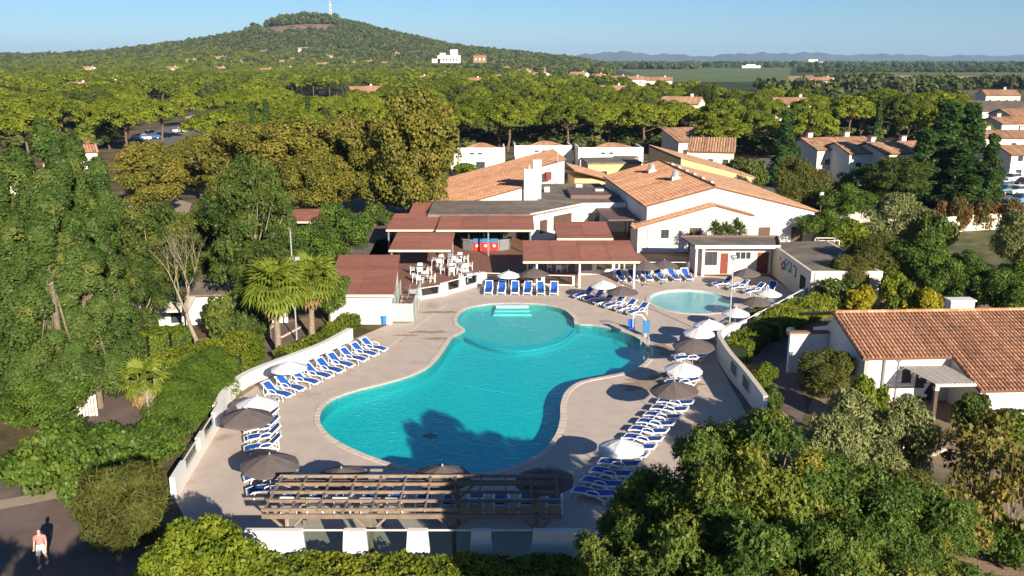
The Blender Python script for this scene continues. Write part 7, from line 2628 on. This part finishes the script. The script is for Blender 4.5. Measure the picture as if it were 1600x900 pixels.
scatter('pine_forest', 'wide mass of stone pines stretching to the foot of the hill', 'forest', P3, S3, [rg.uniform(0, 6.28) for _ in far], [picks[i] for i in far], srcs)

# far houses among the pines, one thing each
hp = {}
hcount = {}
for n_, (x, y, k, px, py) in enumerate(sorted(far_houses, key=lambda q: q[3])):
    if k not in hp:
        nm = 'village_house'
        o = house('house', 0, 0, 0, 15, 10, 5.6, 'gable', 'white' if k == 'w' else 'cream', 'tile_pale' if k == 'c' else 'tile', None, 'village_house', 1, 4)
        hp[k] = (o, tree_of(o))
    else:
        o = copy_tree(*hp[k])
    z = float(hill_h(np.array(x), np.array(y))) if y > 900 else 0.0
    o.location = (x, y, max(0.0, z))
    o.rotation_euler = (0, 0, rgh.uniform(-0.9, 0.5))
    q = rgh.uniform(0.8, 1.15)
    o.scale = (q, q, 1.3)
    hz = [(0, 'near the left frame edge'), (200, 'below the left shoulder of the hill'), (370, 'below the bare summit patch'), (520, 'below the antenna mast'), (610, 'left of the turreted villa'), (690, 'below the turreted villa'), (800, 'by the vineyard edge'), (1000, 'in the pines behind the hall roofs'), (1200, 'in the pines behind the terraced houses'), (1500, 'near the right frame edge')]
    zone_ = [b for a, b in hz if px >= a][-1]
    hkey = (k, zone_)
    hcount[hkey] = hcount.get(hkey, 0) + 1
    wall_ = 'white' if k == 'w' else 'cream'
    tag(o, f'{wall_} tiled village house {zone_}, {ORD[hcount[hkey] - 1]} from the left there', 'house', 'village houses among the pines')

# ---- woods on the hill, tree lines on the plain
rr = np.random.default_rng(4)
m = 64000
hx = rr.uniform(-2300, 380, m)
hy = np.sqrt(rr.uniform(1050.0 ** 2, 2350.0 ** 2, m))
hz = hill_h(hx, hy)
c = np.stack([hx, hy, hz], 1)
ppx = hx / hy * 1445 + 800
keep = (hx > -0.72 * hy) & ~bare(np.stack([hx, hy, hz + 1.0], 1)) & (ppx < 960)
dens = 0.5 + 0.5 * np.sin(hx * 0.013 + 0.5) * np.sin(hy * 0.011 + hx * 0.004)
keep &= rr.random(m) < (0.55 + 0.45 * dens)
c = c[keep]
srcs = []
for n_ in range(3):
    r2 = np.random.default_rng(120 + n_)
    V, t = clump_leaves(blobs_ell(6, (0, 0, 2.9), (2.2, 2.2, 1.6), 1.7, r2, 0.85), 90, r2, 1.5, aspect=1.2, jit=0.5, under=0.25, up=0.3, bt=0.15)
    srcs.append(bpy.data.objects.new(f'hill_tree_{n_}', mesh_from_quads('hill_tree', V, t, L['farwood'])))
s = rr.uniform(0.8, 1.9, len(c))
# a taller wood on the brow
brow = (np.abs(ppx[keep] - 465) < 66) & (c[:, 2] > np.interp(ppx[keep], [380, 465, 540], [62, 84, 84]))
s = np.where(brow, s * 1.5, s)
scatter('hill_woods', 'dark green woods covering the hill', 'woods', c, np.stack([s, s, s * rr.uniform(0.9, 1.3, len(c))], 1), rr.uniform(0, 6.28, len(c)), rr.integers(0, 3, len(c)), srcs)
# shrubs on the floor of the pine wood
P3 = []
for _ in range(5200):
    y = math.sqrt(rg.uniform(150.0 ** 2, 420.0 ** 2))
    x = rg.uniform(-0.66, 0.66) * y
    if free(x, y) and free(x, y - 6):
        P3.append((x, y, 0.0))
s = rr.uniform(0.35, 0.75, len(P3))
scatter('undergrowth', 'dark shrubs on the floor of the pine wood', 'undergrowth', P3, np.stack([s * 1.4, s * 1.4, s], 1), rr.uniform(0, 6.28, len(P3)), rr.integers(0, 3, len(P3)), srcs)
X, Y = [], []


def belt(px0, px1, d0, d1, n):
    for _ in range(n):
        d = rr.uniform(d0, d1)
        X.append((rr.uniform(px0, px1) - 800) / 1445.0 * d)
        Y.append(d)


belt(960, 1090, 2000, 2150, 420)
belt(1080, 1240, 2300, 2500, 160)
belt(1250, 1660, 1500, 1560, 420)
belt(1240, 1660, 2300, 2400, 420)
belt(900, 1660, 3600, 3900, 900)
belt(1270, 1400, 790, 815, 60)
belt(1400, 1660, 640, 720, 160)
belt(1180, 1420, 560, 640, 60)
belt(1100, 1660, 440, 470, 25)
belt(860, 1000, 640, 720, 80)
belt(740, 880, 1300, 1650, 420)
belt(-400, 900, 2300, 3600, 1500)
P3 = [(x, y, 0.0) for x, y in zip(X, Y)]
s = rr.uniform(0.9, 1.8, len(P3)) * np.where(np.array(Y) > 2000, 1.7, 1.0)
scatter('tree_belts_woods', 'dark tree belts between the fields of the far plain', 'woods', P3, np.stack([s, s, s], 1), rr.uniform(0, 6.28, len(P3)), rr.integers(0, 3, len(P3)), srcs)

# ------------------------------------------------------------------ the air
m, nt, out = new_mat('haze_air')
pv = N(nt, 'ShaderNodeVolumePrincipled')
pv.inputs['Color'].default_value = (0.42, 0.66, 1.0, 1)
pv.inputs['Density'].default_value = 6.0e-5
pv.inputs['Anisotropy'].default_value = 0.0
nt.links.new(pv.outputs[0], out.inputs['Volume'])
hz_ = MB().box((0, BIG / 2 - 250, -2.0), (2 * BIG + 400, BIG + 700, 205.0)).build('haze', m)
tag(hz_, 'thin blue air over the whole view', 'haze', kind='stuff')
